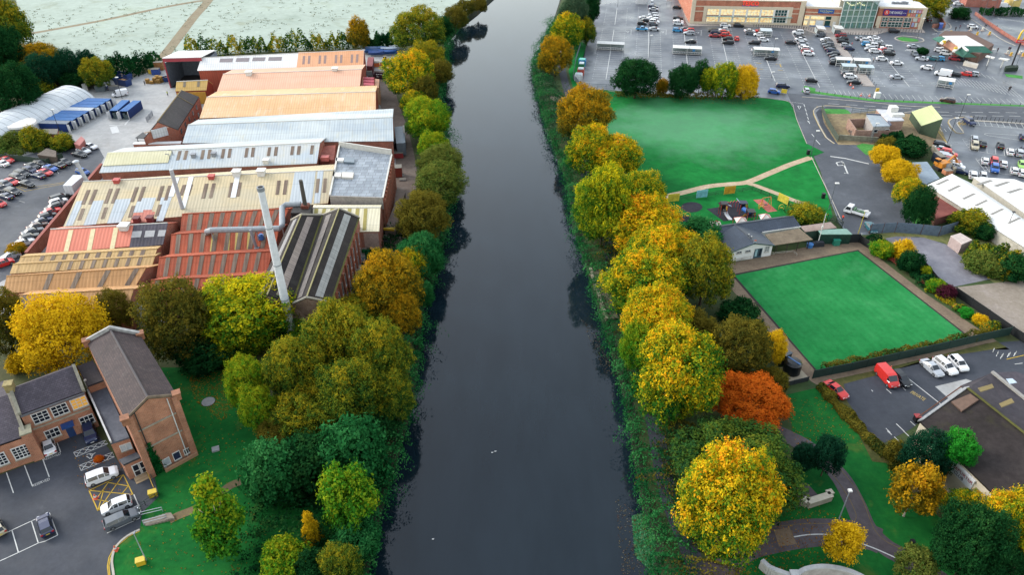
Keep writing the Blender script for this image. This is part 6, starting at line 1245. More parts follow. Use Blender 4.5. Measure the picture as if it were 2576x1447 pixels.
B_(sm,WT,'stone_pier',m_ts,(0,S*.035,0,9.6),(S*.955,S,0,9.6),d1=.35); B_(sm,WT,'plinth',m_ts,(0,S,0,.9),d1=.2)
B_(sm,WT,'stone_band',m_ts,(S*.035,S*.11,5.0,5.35),(S*.035,S*.11,7.0,7.35),(S*.89,S*.955,4.6,4.9),(S*.89,S*.955,6.6,6.9),d1=.12)
B_(sm,WT,'stone_surround',m_ts,(S*.11,S*.14,.9,7.4),(S*.865,S*.895,.9,7.4),(S*.14,S*.865,6.3,7.4),d1=.25)
N=6
for k in range(N):
    u0=S*.145+k*S*.72/N; u1=u0+S*.72/N-.7
    for v0,v1 in ((1.0,3.2),(3.8,6.2)):
        b=MB(); WT.bx(b,u0,u1,v0,v1,.02,.08); o=b.build('window',m_lit if k<5 else m_teal_g,sm)
        b=MB(); [WT.bx(b,u0+(u1-u0)*i/4-.06,u0+(u1-u0)*i/4+.06,v0,v1,.08,.16) for i in range(5)]; [WT.bx(b,u0,u1,v-.05,v+.05,.08,.15) for v in (v0,(v0+v1)/2,v1)]; b.build('mullion',m_mull,o)
    B_(sm,WT,'pillar',m_mull,(u1,u1+.7,.9,6.3),d1=.3)
B_(sm,WT,'canopy',plain('a9c4bc',.2),(S*.14,S*.9,3.3,3.45),d1=1.6)
put_text('TESCO',1.75,glass('sign_red','f0402c',.4,'ff3a28',.22),WT.P(S*.515,8.55,.2),WT.u,V((0,0,1)),sm,'lettering',.12,S*.145)
for k in range(5): B_(sm,WT,'blue_dash',plain('3a62b8',.5),(S*.445+k*S*.0295,S*.445+k*S*.0295+S*.02,7.5,7.85),d1=.15)
# right neighbour with the blue sign
WM=Wall(WT.P(S,0,.6),g('k2',720,455)); 
m=block('shop_unit','lower brick shop with a blue and yellow card shop sign beside the supermarket',WM,.3,WM.L,7.6,55,m_tb)
L=WM.L; B_(m,WM,'stone_band',m_ts,(.3,L,5.6,5.9),(.3,L,7.2,7.6),d1=.12); B_(m,WM,'stone_wall',m_ts,(.3,L,0,4.6),d1=.15); B_(m,WM,'sign_board',plain('2260ac',.5),(L*.36,L*.78,5.5,7.2),d0=.1,d1=.35)
put_text('Card Factory',.62,plain('f2e88a',.5),WM.P(L*.57,6.5,.4),WM.u,V((0,0,1)),m,'lettering',.03,L*.34); put_text('cards & gifts',.34,plain('e8f0f4',.5),WM.P(L*.57,5.85,.4),WM.u,V((0,0,1)),m,'lettering',.03,L*.18)
B_(m,WM,'window',m_lit,(L*.03,L*.13,.5,2.3),(L*.2,L*.34,.5,2.3),(L*.03,L*.15,3,4.2),(L*.2,L*.56,3,4.2),d0=.15,d1=.22); B_(m,WM,'window',m_teal_g,(L*.6,L*.75,.5,2.6),(L*.6,L*.75,3,4.3),d0=.15,d1=.22); B_(m,WM,'shutter',plain('dfe6ec',.5),(L*.36,L*.56,.5,2.5),d0=.15,d1=.24); B_(m,WM,'blue_plinth',plain('4a7ab4',.5),(L*.2,L*.78,.05,.5),d0=.15,d1=.25); B_(m,WM,'door',m_mull,(L*.82,L*.9,0,2.3),d0=.15,d1=.2)
# glass atrium
WA=Wall(g('k2',715,470),g('k2',1285,470)); 
a=thing('glass_atrium','tall glazed entrance atrium with hanging lights between the two brick shops','atrium',WA.P(WA.L/2,0)); L=WA.L; Ha=11.2
b=MB(); WA.bx(b,0,L,0,Ha-.3,-30,-4); b.build('rear_wall',plain('d8d2c4',.8),a)
m_atg=glass('atrium_glass','7fb0a6',.06); m_atg.node_tree.nodes['Principled BSDF'].inputs['Alpha'].default_value=.45
b=MB(); WA.bx(b,0,L,0,Ha-.2,-.06,0); b.build('glazing',m_atg,a)
b=MB(); WA.bx(b,-.8,L+1.2,Ha-.1,Ha+.3,-36,.8); b.build('roof',plain('f4f3f0',.5),a)
B_(a,WA,'mullion',plain('dfe8e6',.4),*[(L*t-.12,L*t+.12,0,Ha-.2) for t in (0,.17,.34,.5,.66,.83,1)],d1=.25); B_(a,WA,'transom',plain('dfe8e6',.4),*[(0,L,v-.08,v+.08) for v in (2.6,5.0,7.4)],d1=.15)
m_bulb=glass('lamp_glass','fff0c8',.4,'ffe9b0',1.2)
for k in range(11): b=MB(); tt=k/10; b.ball(WA.P(L*(.12+.5*tt),Ha-1.0-1.1*abs(math.sin(tt*4.5)),-.8),.28,0,8,5); b.build('hanging_lamp',m_bulb,a)
random.seed(4)
for k in range(16): u=L*(.05+.9*k/16); b=MB(); WA.bx(b,u,u+1.1,.1,random.uniform(1.6,2.6),-1.4,-1.2); b.build('display_panel',plain(random.choice(['d86a6a','4a9ac4','d8c05a','e4e8e6','58b0a8','e0a0a0']),.5),a)
for u,v,w_,h_ in ((.22,4.5,2.4,3),(.42,4.6,2.2,2.6),(.68,5,2.2,2)): b=MB(); WA.bx(b,L*u,L*u+w_,v,v+h_,-2.2,-2.0); b.build('hanging_banner',plain('c9a84a',.7,var=.3),a)
put_text('Bow Street',1.25,plain('2f8a94',.4),WA.P(L*.52,Ha-2.6,.15),WA.u,V((0,0,1)),a,'lettering',.05,L*.52)
# right shop with purple sign
WR=Wall(g('k2',1385,462),g('k2',2110,486)); L=WR.L
rg=block('shop_unit','brick shop with a purple sign and coloured poster squares at the end of the parade',WR,-1.5,L,8.2,55,m_tb)
B_(rg,WR,'stone_band',m_ts,(-1.5,L,4.6,4.85),(-1.5,L,7.9,8.2),d1=.12); B_(rg,WR,'stone_pier',m_ts,(L-1.6,L,0,8.2),(-1.5,.2,0,4.6),d1=.3); B_(rg,WR,'sign_board',plain('3a2a80',.5),(L*.02,L*.56,5.2,7.7),d0=.1,d1=.4)
b=MB(); c=WR.P(L*.095,6.45,.45); b.prism([c+WR.u*math.cos(i*math.pi/8)*1.05+V((0,0,math.sin(i*math.pi/8)*1.05)) for i in range(16)],WR.n*.08); b.build('round_emblem',plain('e0483c',.5),rg); put_text('R',1.2,plain('f4d8d0',.5),c+WR.n*.12,WR.u,V((0,0,1)),rg,'lettering',.03)
put_text('THE RANGE',1.05,plain('f4f2f6',.5),WR.P(L*.30,6.4,.45),WR.u,V((0,0,1)),rg,'lettering',.05,L*.3); put_text('home & leisure',.4,plain('d8d4e8',.5),WR.P(L*.5,6.4,.45),WR.u,V((0,0,1)),rg,'lettering',.03,L*.09)
for u0,u1 in ((.04,.17),(.2,.52),(.55,.71)):
    for v0,v1 in ((.6,2.6),(2.95,4.4)):
        b=MB(); WR.bx(b,L*u0,L*u1,v0,v1,.05,.12); o=b.build('window',m_teal_g,rg); b=MB(); k_=max(2,int((u1-u0)/.07)); [WR.bx(b,L*(u0+(u1-u0)*i/k_)-.06,L*(u0+(u1-u0)*i/k_)+.06,v0,v1,.12,.2) for i in range(k_+1)]; [WR.bx(b,L*u0,L*u1,v-.05,v+.05,.12,.19) for v in (v0,(v0+v1)/2,v1)]; b.build('mullion',m_mull,o)
cols=['6a9ac4','d0d4d4','f0e8e4','b0a8d4','d4a8c8','e8b0b4','e8b86a','e08a84','d88a8a','8ac0d0','e8c45a','a8d8d4']
for k in range(12): i,j=k%6,k//6; b=MB(); WR.bx(b,L*(.6+i*.058),L*(.6+i*.058+.042),6.5-j*1.5,7.6-j*1.5,.05,.14); b.build('poster',plain(cols[k],.5,var=.25),rg)
for k,(u0,u1,v0,v1,h) in enumerate(((.745,.845,3.1,4.4,'c8d0c8'),(.86,.96,3.1,4.4,'e88a84'),(.745,.8,.9,2.6,'a0a8d0'),(.82,.87,.9,2.6,'d4e0d4'),(.895,.95,.9,2.6,'e0d8cc'))): b=MB(); WR.bx(b,L*u0,L*u1,v0,v1,.05,.14); b.build('poster',plain(h,.5,var=.2),rg)
b=MB(); 
for k in range(7): b.box(WR.P(L*(.3+k*.055),8.7,-6),(.8,.8,random.uniform(.8,1.8)))
b.build('roof_plant',m_grey,rg)
# bollards and rails along the forecourt
def row_of(nm,label,cat,pts,h,mat,r0=.09,grp=None):
    pr=None
    for p in pts:
        if pr is None:
            b=MB(); b.tube([p,p+V((0,0,h*.9)),p+V((0,0,h))],[r0,r0,r0*.6],8); pr=b.build(nm,mat); tag(pr,label,cat,grp); pr.location=p
        else: o=pr.copy(); COL.objects.link(o); o.location=p
bp=[g('k2',x,y) for x,y in ((20,470),(60,473),(100,477),(140,480),(180,488),(220,500),(260,513),(300,527),(790,580),(830,582),(880,580),(920,578),(960,575),(1010,575),(1060,577),(1110,577),(1160,577),(1210,575),(1260,575),(1300,572),(1390,560),(1430,548),(1750,525),(1800,527),(1850,529),(1900,532),(1950,534),(2000,537),(2060,540),(2110,542))]+[g('k1',1450+k*40,440+k*1.6) for k in range(20)]
row_of('bollard','slim dark post of the bollard line on the forecourt kerb','bollard',bp,1.1,plain('3a3c40',.5),.1,'forecourt bollards along the shops')
row_of('bollard','short dark post along the left rim of the paved walkway','bollard',[at(2085+t*100.5,84+t*133).lerp(at(2085+t*100.5,84+t*133),0)-GU*2.2 for t in [i/22 for i in range(23)]],1.0,plain('3a3c40',.5),.08,'walkway edge posts')
row_of('bollard','short dark post along the right rim of the paved walkway','bollard',[at(2085+t*100.5,84+t*133)+GU*2.2 for t in [i/22 for i in range(23)]],1.0,plain('3a3c40',.5),.08,'walkway right edge posts')
row_of('verge_post','thin dark post on the green verge along the road','post',[at(2060,234).lerp(at(2200,253),i/7) for i in range(7)]+[at(2200,253).lerp(at(2590,267),i/16) for i in range(17)],1.0,plain('30343a',.5),.07,'posts on the verge beside the road')
row_of('fence_post','thin dark post of the pale strip in front of the slanted bays','post',[g('k4',870+i*75,300+i*6.2) for i in range(13)],1.3,plain('2c3036',.5),.08,'posts along the pale strip')
row_of('edge_post','pale short post along the far edge of the car lot','post',[g('k7',x,y) for x,y in ((345,85),(445,88),(550,90),(655,92),(760,95),(870,97),(1520,102),(1400,100))],.9,plain('cfd0d2',.5),.1,'short posts at the far edge of the lot')
row_of('marker_post','pale short post in the weedy corner of the near car park','post',[g('c3',x,y) for x,y in ((2260,650),(2300,680),(2350,700),(2420,690),(2480,680))],.9,plain('c8c8c4',.6),.07,'short posts in the weedy corner')
# trolley shelters
def shelter(p,d,label,L=11,W=3.2,H=2.4,sign=None,grp='trolley shelters',roofm=None,closed=False):
    p=V(p); d=V(d).normalized(); s=V((-d.y,d.x,0)); r=thing('trolley_shelter',label,'trolley shelter',p,0,grp); f=lambda u,v,z: p+d*(u-L/2)+s*(v-W/2)+V((0,0,z))
    b=MB(); b.prism([f(0,0,H),f(L,0,H),f(L,W,H+.25),f(0,W,H+.25)],V((0,0,.1))); b.build('roof',roofm or m_white,r)
    for u in (0,L/2-.05,L-.1):
        for v in (0,W-.1): b=MB(); b.obox(f(u,v,0),d*.12,s*.12,V((0,0,H))); b.build('post',m_white,r)
    for z in (.35,1.1): b=MB(); b.obox(f(0,.02,z),d*L,s*.07,V((0,0,.12))); b.build('rail',m_white,r)
    b=MB(); b.obox(f(0,W-.06,.3),d*L,s*.05,V((0,0,1.7))); b.build('back_panel',plain('b8c6c8',.3),r)
    if sign: b=MB(); b.obox(f(L*.68,-.04,1.5),d*.9,s*.05,V((0,0,.8))); b.build('sign',plain('3a8ac4',.5),r)
    b=MB(); 
    for k in range(int(L/.9)): b.obox(f(.3+k*.9,.4,.25),d*.5,s*(W*.7),V((0,0,.65)))
    b.build('trolleys',plain('8f979c',.4,.5,.5,var=.3),r); return r
# boxed things
shelter(g('k7',440,1070),GU,'long white trolley shelter in the leftmost double row of bays',10.5,2.6); shelter(g('k7',2095,1165),GU,'long white trolley shelter in the bays straight below the supermarket corner',10.8,2.8,sign=1)
shelter(g('k1',1650,925),GU,'long white trolley shelter above the yellow painted bay marks',9.3,2.8,sign=1); shelter(g('k1',1640,600),GU,'glass roofed trolley shelter below the red car near the supermarket',4.6,3.4,roofm=plain('ccd6d8',.25))
shelter(g('k2',405,560),GV,'white domed trolley shelter left of the walkway at the shop end',5,3.4,sign=1); shelter(g('k2',700,555),GV,'white domed trolley shelter right of the walkway at the shop end',5,3.6,sign=1)
shelter(g('k2',790,1095),GU,'white trolley shelter left of the walkway half way down the lot',5.6,2.6,sign=1); shelter(g('k2',1090,1110),GU,'white trolley shelter right of the walkway half way down the lot',5.8,2.6,sign=1)
shelter(g('k2',870,1205),GU,'grey glass trolley shelter left of the walkway, lower of its pair',4.8,2.8,roofm=plain('b9c8cc',.25)); shelter(g('k2',1160,1225),GU,'grey glass trolley shelter right of the walkway, lower of its pair',5.0,2.8,roofm=plain('b9c8cc',.25))
shelter(g('a3',1775,870),V((.9,-.5,0)),'white trolley shelter standing alone in the burger restaurant lot',5,3.2,sign=1)
# lamp columns
m_pole=plain('6d737a',.5,.4,.3)
for c,x,y,h,l in (('k7',1268,1300,9,'tall lamp column in the second double row of bays'),('k7',600,140,9,'lamp column at the far end of the leftmost bays'),('k7',2125,1330,8,'lamp column below the shelter by the supermarket corner'),('k1',1750,1010,8,'lamp column below the shelter above the yellow marks'),('k1',1750,1300,2,'low white marker post in the lower bays'),('k2',2040,650,8,'lamp column on the oval grass island'),('k2',2320,1170,8,'lamp column among the parked cars by the restaurant'),('k3',1215,870,9,'pale lamp post at the road by the long hedge') if False else ('k3',1905,385,9,'tall pale lamp post at the hedge of the far lot'),('k3',1725,340,8,'second lamp post at the hedge of the far lot'),('k3',2245,345,7,'white topped lamp post inside the far lot'),('a0',605,1330,7,'dark lamp column beside the nearest blue container'),('a0',1230,990,7,'dark lamp column beside the white van in the yard'),('k4',410,745,8,'dark lamp column at the kerb by the stone wall cars'),('k4',620,310,8,'dark lamp column on the yellow kerbed corner'),('b3',610,660,7,'grey lamp column at the edge of the tarmac by the play area'),('a2',475,690,6,'white topped lamp post on the riverside path'),('k8',50,950,7,'thin lamp column at the tip of the lawn'),('k8',1040,760,6,'thin lamp column in front of the derelict building'),('k3',2370,1440,7,'lamp column at the lot edge near the sign pole'),('k3',1800,1400,7,'lamp column beside the drive through lane'),('b3',905,910,6,'yellow pole at the gate of the green surround'),):
    lamp(c,x,y,h,l,plain('c9b84a',.6) if l.startswith('yellow') else (plain('33363c',.5) if l.startswith('dark') else m_pole),m_white,arm=.3)
# signs and machines by the lot
def board(nm,label,c,p0,p1,h0,h1,mat,txt=None,post=True,cat='sign',tm=None):
    a,b_=g(c,*p0),g(c,*p1); Wb=Wall(a,b_); r=thing(nm,label,cat,a); b=MB(); Wb.bx(b,0,Wb.L,h0,h1,-.08,.08); b.build('board',mat,r)
    if h0>.2:
        for u in (.1,Wb.L-.1): b=MB(); Wb.bx(b,u-.05,u+.05,0,h0,-.05,.05); b.build('post',m_grey,r)
    if txt: put_text(txt,(h1-h0)*.4,tm or m_dark,Wb.P(Wb.L/2,(h0+h1)/2,.12),Wb.u,V((0,0,1)),r,'lettering',.01,Wb.L*.8)
    return r
board('banner_board','yellow banner board beside the blue car at the lot corner','a3',(130,935),(185,945),.2,1.5,plain('e2c83a',.6)); board('height_board','big white trailer side board at the far edge of the lot','k7',(995,88),(1250,85),.2,4.2,plain('eef0f0',.5),cat='trailer board')
board('trailer_cabin','white open sided trailer at the far edge of the lot','k7',(1655,100),(1760,100),1.6,2.6,m_white,cat='trailer'); 
r=thing('bottle_bank','row of coloured recycling banks at the left edge of the car lot','recycling bank',g('a2',690,780))
b=MB(); pts=[g('a2',668,800),g('a2',690,745),g('a2',698,690),g('a2',705,650)]
for k,(h,sz) in enumerate((('e4e6e6',2.6),('cf5a4a',2.3),('2f8a5c',2.0),('3a8ac8',2.6))):
    p=pts[k]; b=MB(); b.box(p+V((0,0,1.0)),(sz,2.6,2.0),-.15); b.build('bank',plain(h,.5,var=.25),r); b=MB(); b.box(p+V((0,0,2.1)),(sz*.8,2.2,.3),-.15); b.build('lid',plain('c8d4d8' if k!=3 else '7fd0c0',.5),r)
b=MB(); p=g('a3',1090,985); b.box(p+V((0,0,.9)),(1.7,1.2,1.8)); b.box(p+V((0,0,1.85)),(1.85,1.35,.12)); o=b.build('cabinet',plain('e2e4e4',.6)); tag(o,'white service cabinet on the verge by the road','cabinet')
b=MB(); p=g('a3',1090,965); b.box(p+V((0,.5,1.2)),(.9,.5,2.4)); b.box(p+V((0,.5,2.45)),(1.0,.6,.1)); o=b.build('pay_machine',plain('c9a73a',.6,var=.3)); tag(o,'yellow and black ticket machine on the verge behind the cabinet','ticket machine')
def cone(c,x,y,label,nm='traffic_cone'):
    p=g(c,x,y); r=thing(nm,label,'cone',p,0,'orange traffic cones'); b=MB(); b.tube([p,p+V((0,0,.9))],[.3,.06],10); b.build('body',plain('e86a4a',.5),r); b=MB(); b.box(p+V((0,0,.04)),(.7,.7,.08)); b.build('base',plain('d85a3a',.5),r); b=MB(); b.tube([p+V((0,0,.38)),p+V((0,0,.6))],[.225,.16],10); b.build('band',m_white,r)
for c,x,y,l in (('a3',830,855,'orange cone below the black car left of the walkway end'),('a3',855,885,'orange cone nearest the walkway end, left of it'),('a3',935,960,'orange cone in the slanted bays by the verge, left one'),('a3',1020,965,'orange cone in the slanted bays by the verge, right one'),('d0',965,680,'red and white cone inside the yellow hatched box'),('c3',1228,825,'red and white cone between the red van and the dark car'),('d0',1165,1200,'small white and orange cone on the kerb of the near lawn')): cone(c,x,y,l)
# burger restaurant
zr=4.6
br=thing('restaurant','low drive through restaurant with a white roof, brown strip and green hipped ends','restaurant',g('k3',1350,1000))
K3=lambda *p: [g('k3',x,y,z) for x,y,z in p]
foot=K3((790,880,0),(900,800,0),(1390,810,0),(1890,1080,0),(1600,1290,0),(1240,1190,0)); b=MB(); b.prism(foot,V((0,0,3.4))); b.build('wall',plain('6a5044',.8,var=.25),br)
T=K3((905,740,zr),(1390,735,zr),(1760,945,zr),(1310,945,zr),(1215,940,zr),(1020,800,zr)); b=MB(); b.prism(T,V((0,0,.3))); b.build('roof',sheet_roof('eeeae4','e2ded8',streak=.05,st=.15),br)
b=MB(); b.prism(K3((1030,835,zr-.1),(1215,945,zr-.1),(1110,1040,3.6),(925,915,3.6)),V((0,0,.18))); b.build('brown_roof',sheet_roof('c08a6e','b87e62',streak=.1,st=.15),br)
m_gr=tile_roof('3f7a66','356b5a',stain='6a9a88',st=.2)
b=MB(); b.prism(K3((870,735,zr+.2),(985,785,zr+.2),(850,870,3.3),(700,785,3.3)),V((0,0,.15))); b.build('green_roof',m_gr,br)
b=MB(); b.prism(K3((1310,945,zr+.3),(1770,945,zr+.3),(1940,1080,3.2),(1450,1070,3.2)),V((0,0,.15))); b.build('green_roof',m_gr,br); b=MB(); b.prism(K3((1295,985,zr+.2),(1430,1065,zr),(1605,1165,3.0),(1320,1165,3.0),(1160,1070,3.4)),V((0,0,.15))); b.build('green_roof',m_gr,br)
for pts in (((850,880),(905,905),(1025,815),(980,790)),((1100,1050),(1155,1062),(1300,960),(1240,945)),((1290,960),(1330,950),(1440,1040),(1400,1045))):
    b=MB(); P=K3(*[(x,y,zr+.3) for x,y in pts]); b.prism(P,V((0,0,.5))); b.build('white_fin',m_white,br)
for x,y in ((945,850),(1180,985)): b=MB(); b.box(g('k3',x,y,zr+.9),(1.1,.5,1.1)); b.build('yellow_badge',plain('f0c83a',.5),br)
b=MB(); b.prism(K3((1320,1330,0),(1600,1400,0),(1625,1360,0),(1345,1290,0)),V((0,0,1.2))); b.build('low_wall',plain('d8cfc0',.8,var=.15),br)
for q in (((1780,1160),(1950,1200),(1975,1180),(1810,1140)),((2050,1200),(2230,1240),(2275,1215),(2080,1190))):
    P=[g('k3',x,y,3) for x,y in q]; r=thing('order_canopy','white topped ordering canopy of the drive through lane, '+('left' if q[0][0]<2000 else 'right')+' one','canopy',dn(P[1]),0,'drive through canopies'); b=MB(); b.prism(P,V((0,0,.4))); b.build('roof',m_white,r); c=(P[0]+P[2])/2; b=MB(); b.tube([dn(c),c],.25,8); b.build('post',m_white,r)
# golden arch pole sign
p=g('k3',2325,1320); r=thing('pole_sign','tall pole sign with a yellow double arch over a red plate at the right edge','sign',p); Hs=8.2
b=MB(); b.tube([p,p+V((0,0,Hs))],.28,8); b.build('pole',plain('1f2024',.5),r)
top=V((g('k3',2455,1010,Hs).x,p.y,Hs)); u=V((1,0,0)); ctr=p+V((.4,-.4,Hs))
b=MB(); b.obox(ctr+V((-2.4,-.2,0)),u*4.8,V((0,.4,0)),V((0,0,1.0))); b.build('plate',plain('d8343a',.4),r)
for s in (-1,1):
    b=MB(); pts=[ctr+V((s*1.0+1.0*math.cos(a)*(1.0),0,1.1+3.4*math.sin(a)**.75 if math.sin(a)>0 else 1.1)) for a in [math.pi*k/14 for k in range(15)]]
    b.tube(pts,[.36-.08*math.sin(math.pi*k/14) for k in range(15)],8); b.build('arch',plain('f2c41e',.35),r,True)
put_text("McDonald's",.5,m_white,ctr+V((0,-.24,.5)),V((1,0,0)),V((0,0,1)),r,'lettering',.02,4.2)
# hedge box, round stone planter by the pole
b=MB(); P=K3((2160,1420,0),(2250,1400,0),(2420,1400,0),(2430,1447,0),(2170,1460,0)); b.prism(P,V((0,0,1.4))); o=b.build('clipped_hedge',plain('26382a',.95,var=.3)); tag(o,'dark clipped hedge block at the foot of the sign pole','hedge')
# road islands bollards at the junction
for c,x,y,l in (('k3',1068,690,'yellow lit keep left bollard near the restaurant roof'),('k3',1610,715,'yellow bollard on the middle island of the junction'),('k3',1860,710,'yellow bollard on the right island of the junction'),('k3',1480,620,'pale bollard just below the white car on the junction'),('k3',1722,620,'pale bollard on the island right of the white car'),('k3',2225,1095,'pale bollard near the right order canopy'),('k3',2295,1135,'yellow bollard near the right order canopy'),('k3',2475,1100,'pale bollard at the right edge of the junction'),('k3',2540,1145,'yellow bollard at the right edge of the junction')):
    p=g(c,x,y); r=thing('island_bollard',l,'bollard',p,0,'traffic island bollards'); b=MB(); b.box(p+V((0,0,.75)),(.7,.4,1.3)); b.build('body',plain('e8b84a' if 'yellow' in l else 'ece6d8',.5),r); b=MB(); b.box(p+V((0,0,.06)),(1.6,1.2,.12)); b.build('kerb_base',plain('b89a8c',.8),r)
# far terrace houses, low walls and hedges at the top right
Wh=Wall(g('k3',1370,130),g('k3',2060,160)); L=Wh.L
h=thing('brick_terrace','long red brick terrace with a tiled front at the top right','house',Wh.P(L/2,0)); b=MB(); Wh.bx(b,0,L,0,6,-9,0); b.build('wall',brick('b05a4c','bc6858'),h)
for k in range(3): window(h,Wh,uv=(L*.12+k*L*.3,L*.12+k*L*.3+1.6,3.4,4.8),cols=2,rows=2,fr=.1)
b=MB(); Wh.bx(b,-.3,L+.3,6,6.2,-9.3,.3); b.build('roof',plain('6e5a54',.8),h)
Wy=Wall(g('k3',2310,125),g('k3',2480,130)); L=Wy.L; h=thing('yellow_house','pale yellow rendered house behind the parked vans at the top right','house',Wy.P(L/2,0)); b=MB(); Wy.bx(b,0,L,0,6,-8,0); b.build('wall',plain('e2c878',.8),h); window(h,Wy,uv=(L*.3,L*.6,3,4.6),cols=2,rows=1,fr=.1); b=MB(); Wy.bx(b,-.2,L+.2,6,6.2,-8,.3); b.build('roof',plain('7a7470',.8),h)
fence([g('k3',x,y) for x,y in ((1570,290),(1750,430),(1960,570),(2180,720),(2400,850),(2600,930))],1.2,'long low red brick wall between the junction and the far lot',brick('a8584a','b86656'),nm='brick_wall',thick=.4,step=60)
P=[g('k3',x,y) for x,y in ((690,560),(950,555),(900,470),(830,350),(700,310))]; fence(P,1.6,'red panels and low brick wall round the corner garden beside the parade',brick('a8604c','b46c58'),nm='garden_wall',thick=.3,step=9)
box_shed('smoking_shelter','small blue sided shelter in the corner garden beside the parade',[(2258.5+x*.12355,y*.12355) for x,y in ((850,450),(925,455),(935,480),(860,490))],1.9,plain('3a5cb0',.5),plain('5a7cc4',.5),cat='shelter')
# ================================================================ VEHICLES AND PEOPLE
m_cg=glass('car_glass','1a222a',.06); m_ty=plain('17181a',.8,var=.1); m_rim=plain('a8acb0',.35,.5,.6); m_hl=plain('e8eef2',.15,.6); m_tl=plain('b01e22',.25,.6); m_pl=plain('e6c93a',.5); m_plw=plain('eeeeec',.5); m_blk=plain('1c1d20',.6)
PAINT={'white':'eff0f2','silver':'b4b9bf','grey':'62686f','black':'1d2024','navy':'1c2a50','blue':'2a60b2','bright blue':'3a9ad0','red':'d6332e','dark red':'98282e','orange':'e0702c','green':'9fd464','teal':'2a6670','brown':'54382e','beige':'b9ae94'}
SEC={
'hatchback':([(-2.02,.70,.74,.38,.80,.66,.84),(-1.92,.82,.84,.26,.94,.70,1.02),(-1.55,.85,.86,.22,.96,.60,1.44),(-.3,.86,.87,.2,.95,.60,1.49),(.35,.86,.87,.2,.94,.58,1.44),(1.05,.86,.86,.2,.93,.70,.99),(1.75,.82,.82,.24,.80,.64,.86),(2.02,.68,.70,.36,.62,.58,.66)],(1,2,3,4),(1,4),1.27),
'saloon':([(-2.28,.68,.72,.38,.78,.64,.84),(-2.1,.82,.84,.28,.90,.68,.98),(-1.55,.85,.86,.22,.94,.70,1.02),(-.85,.87,.88,.2,.95,.58,1.40),(.25,.87,.88,.2,.94,.57,1.42),(1.05,.86,.87,.2,.92,.70,.98),(1.95,.82,.82,.24,.78,.64,.84),(2.26,.66,.70,.36,.60,.56,.64)],(2,3,4),(2,4),1.38),
'estate':([(-2.35,.72,.76,.38,.84,.68,.88),(-2.25,.84,.86,.28,.98,.70,1.04),(-1.95,.87,.88,.24,1.0,.62,1.46),(-.4,.88,.89,.22,.98,.62,1.50),(.4,.88,.89,.22,.97,.60,1.46),(1.1,.87,.88,.22,.95,.72,1.02),(1.95,.84,.84,.26,.82,.66,.88),(2.3,.68,.72,.38,.64,.58,.68)],(1,2,3,4),(1,4),1.4),
'off-roader':([(-2.2,.76,.80,.45,.95,.72,1.0),(-2.12,.88,.90,.34,1.08,.76,1.14),(-1.85,.92,.93,.3,1.1,.68,1.66),(-.4,.93,.94,.28,1.08,.68,1.72),(.45,.93,.94,.28,1.06,.66,1.66),(1.1,.92,.93,.28,1.04,.78,1.12),(1.9,.88,.89,.32,.94,.74,1.02),(2.22,.74,.78,.44,.78,.66,.84)],(1,2,3,4),(1,4),1.38),
'van':([(-2.45,.88,.9,.4,1.1,.84,1.9),(-2.38,.94,.95,.34,1.15,.88,2.0),(-1.0,.95,.96,.3,1.15,.88,2.04),(.5,.95,.96,.3,1.15,.88,2.04),(1.0,.95,.96,.3,1.12,.84,1.95),(1.75,.94,.94,.3,1.06,.80,1.2),(2.2,.9,.9,.34,.9,.74,.98),(2.42,.76,.8,.44,.72,.66,.76)],(4,),(4,),1.55),
'pickup':([(-2.6,.84,.86,.5,.98,.82,1.0),(-2.5,.9,.92,.42,1.02,.86,1.04),(-.75,.92,.93,.38,1.04,.86,1.06),(-.55,.92,.93,.38,1.04,.68,1.66),(.5,.92,.93,.38,1.04,.68,1.7),(1.15,.92,.92,.38,1.02,.76,1.12),(2.1,.88,.88,.4,.94,.74,1.02),(2.5,.76,.8,.48,.8,.66,.84)],(3,4),(2,4),1.6)}
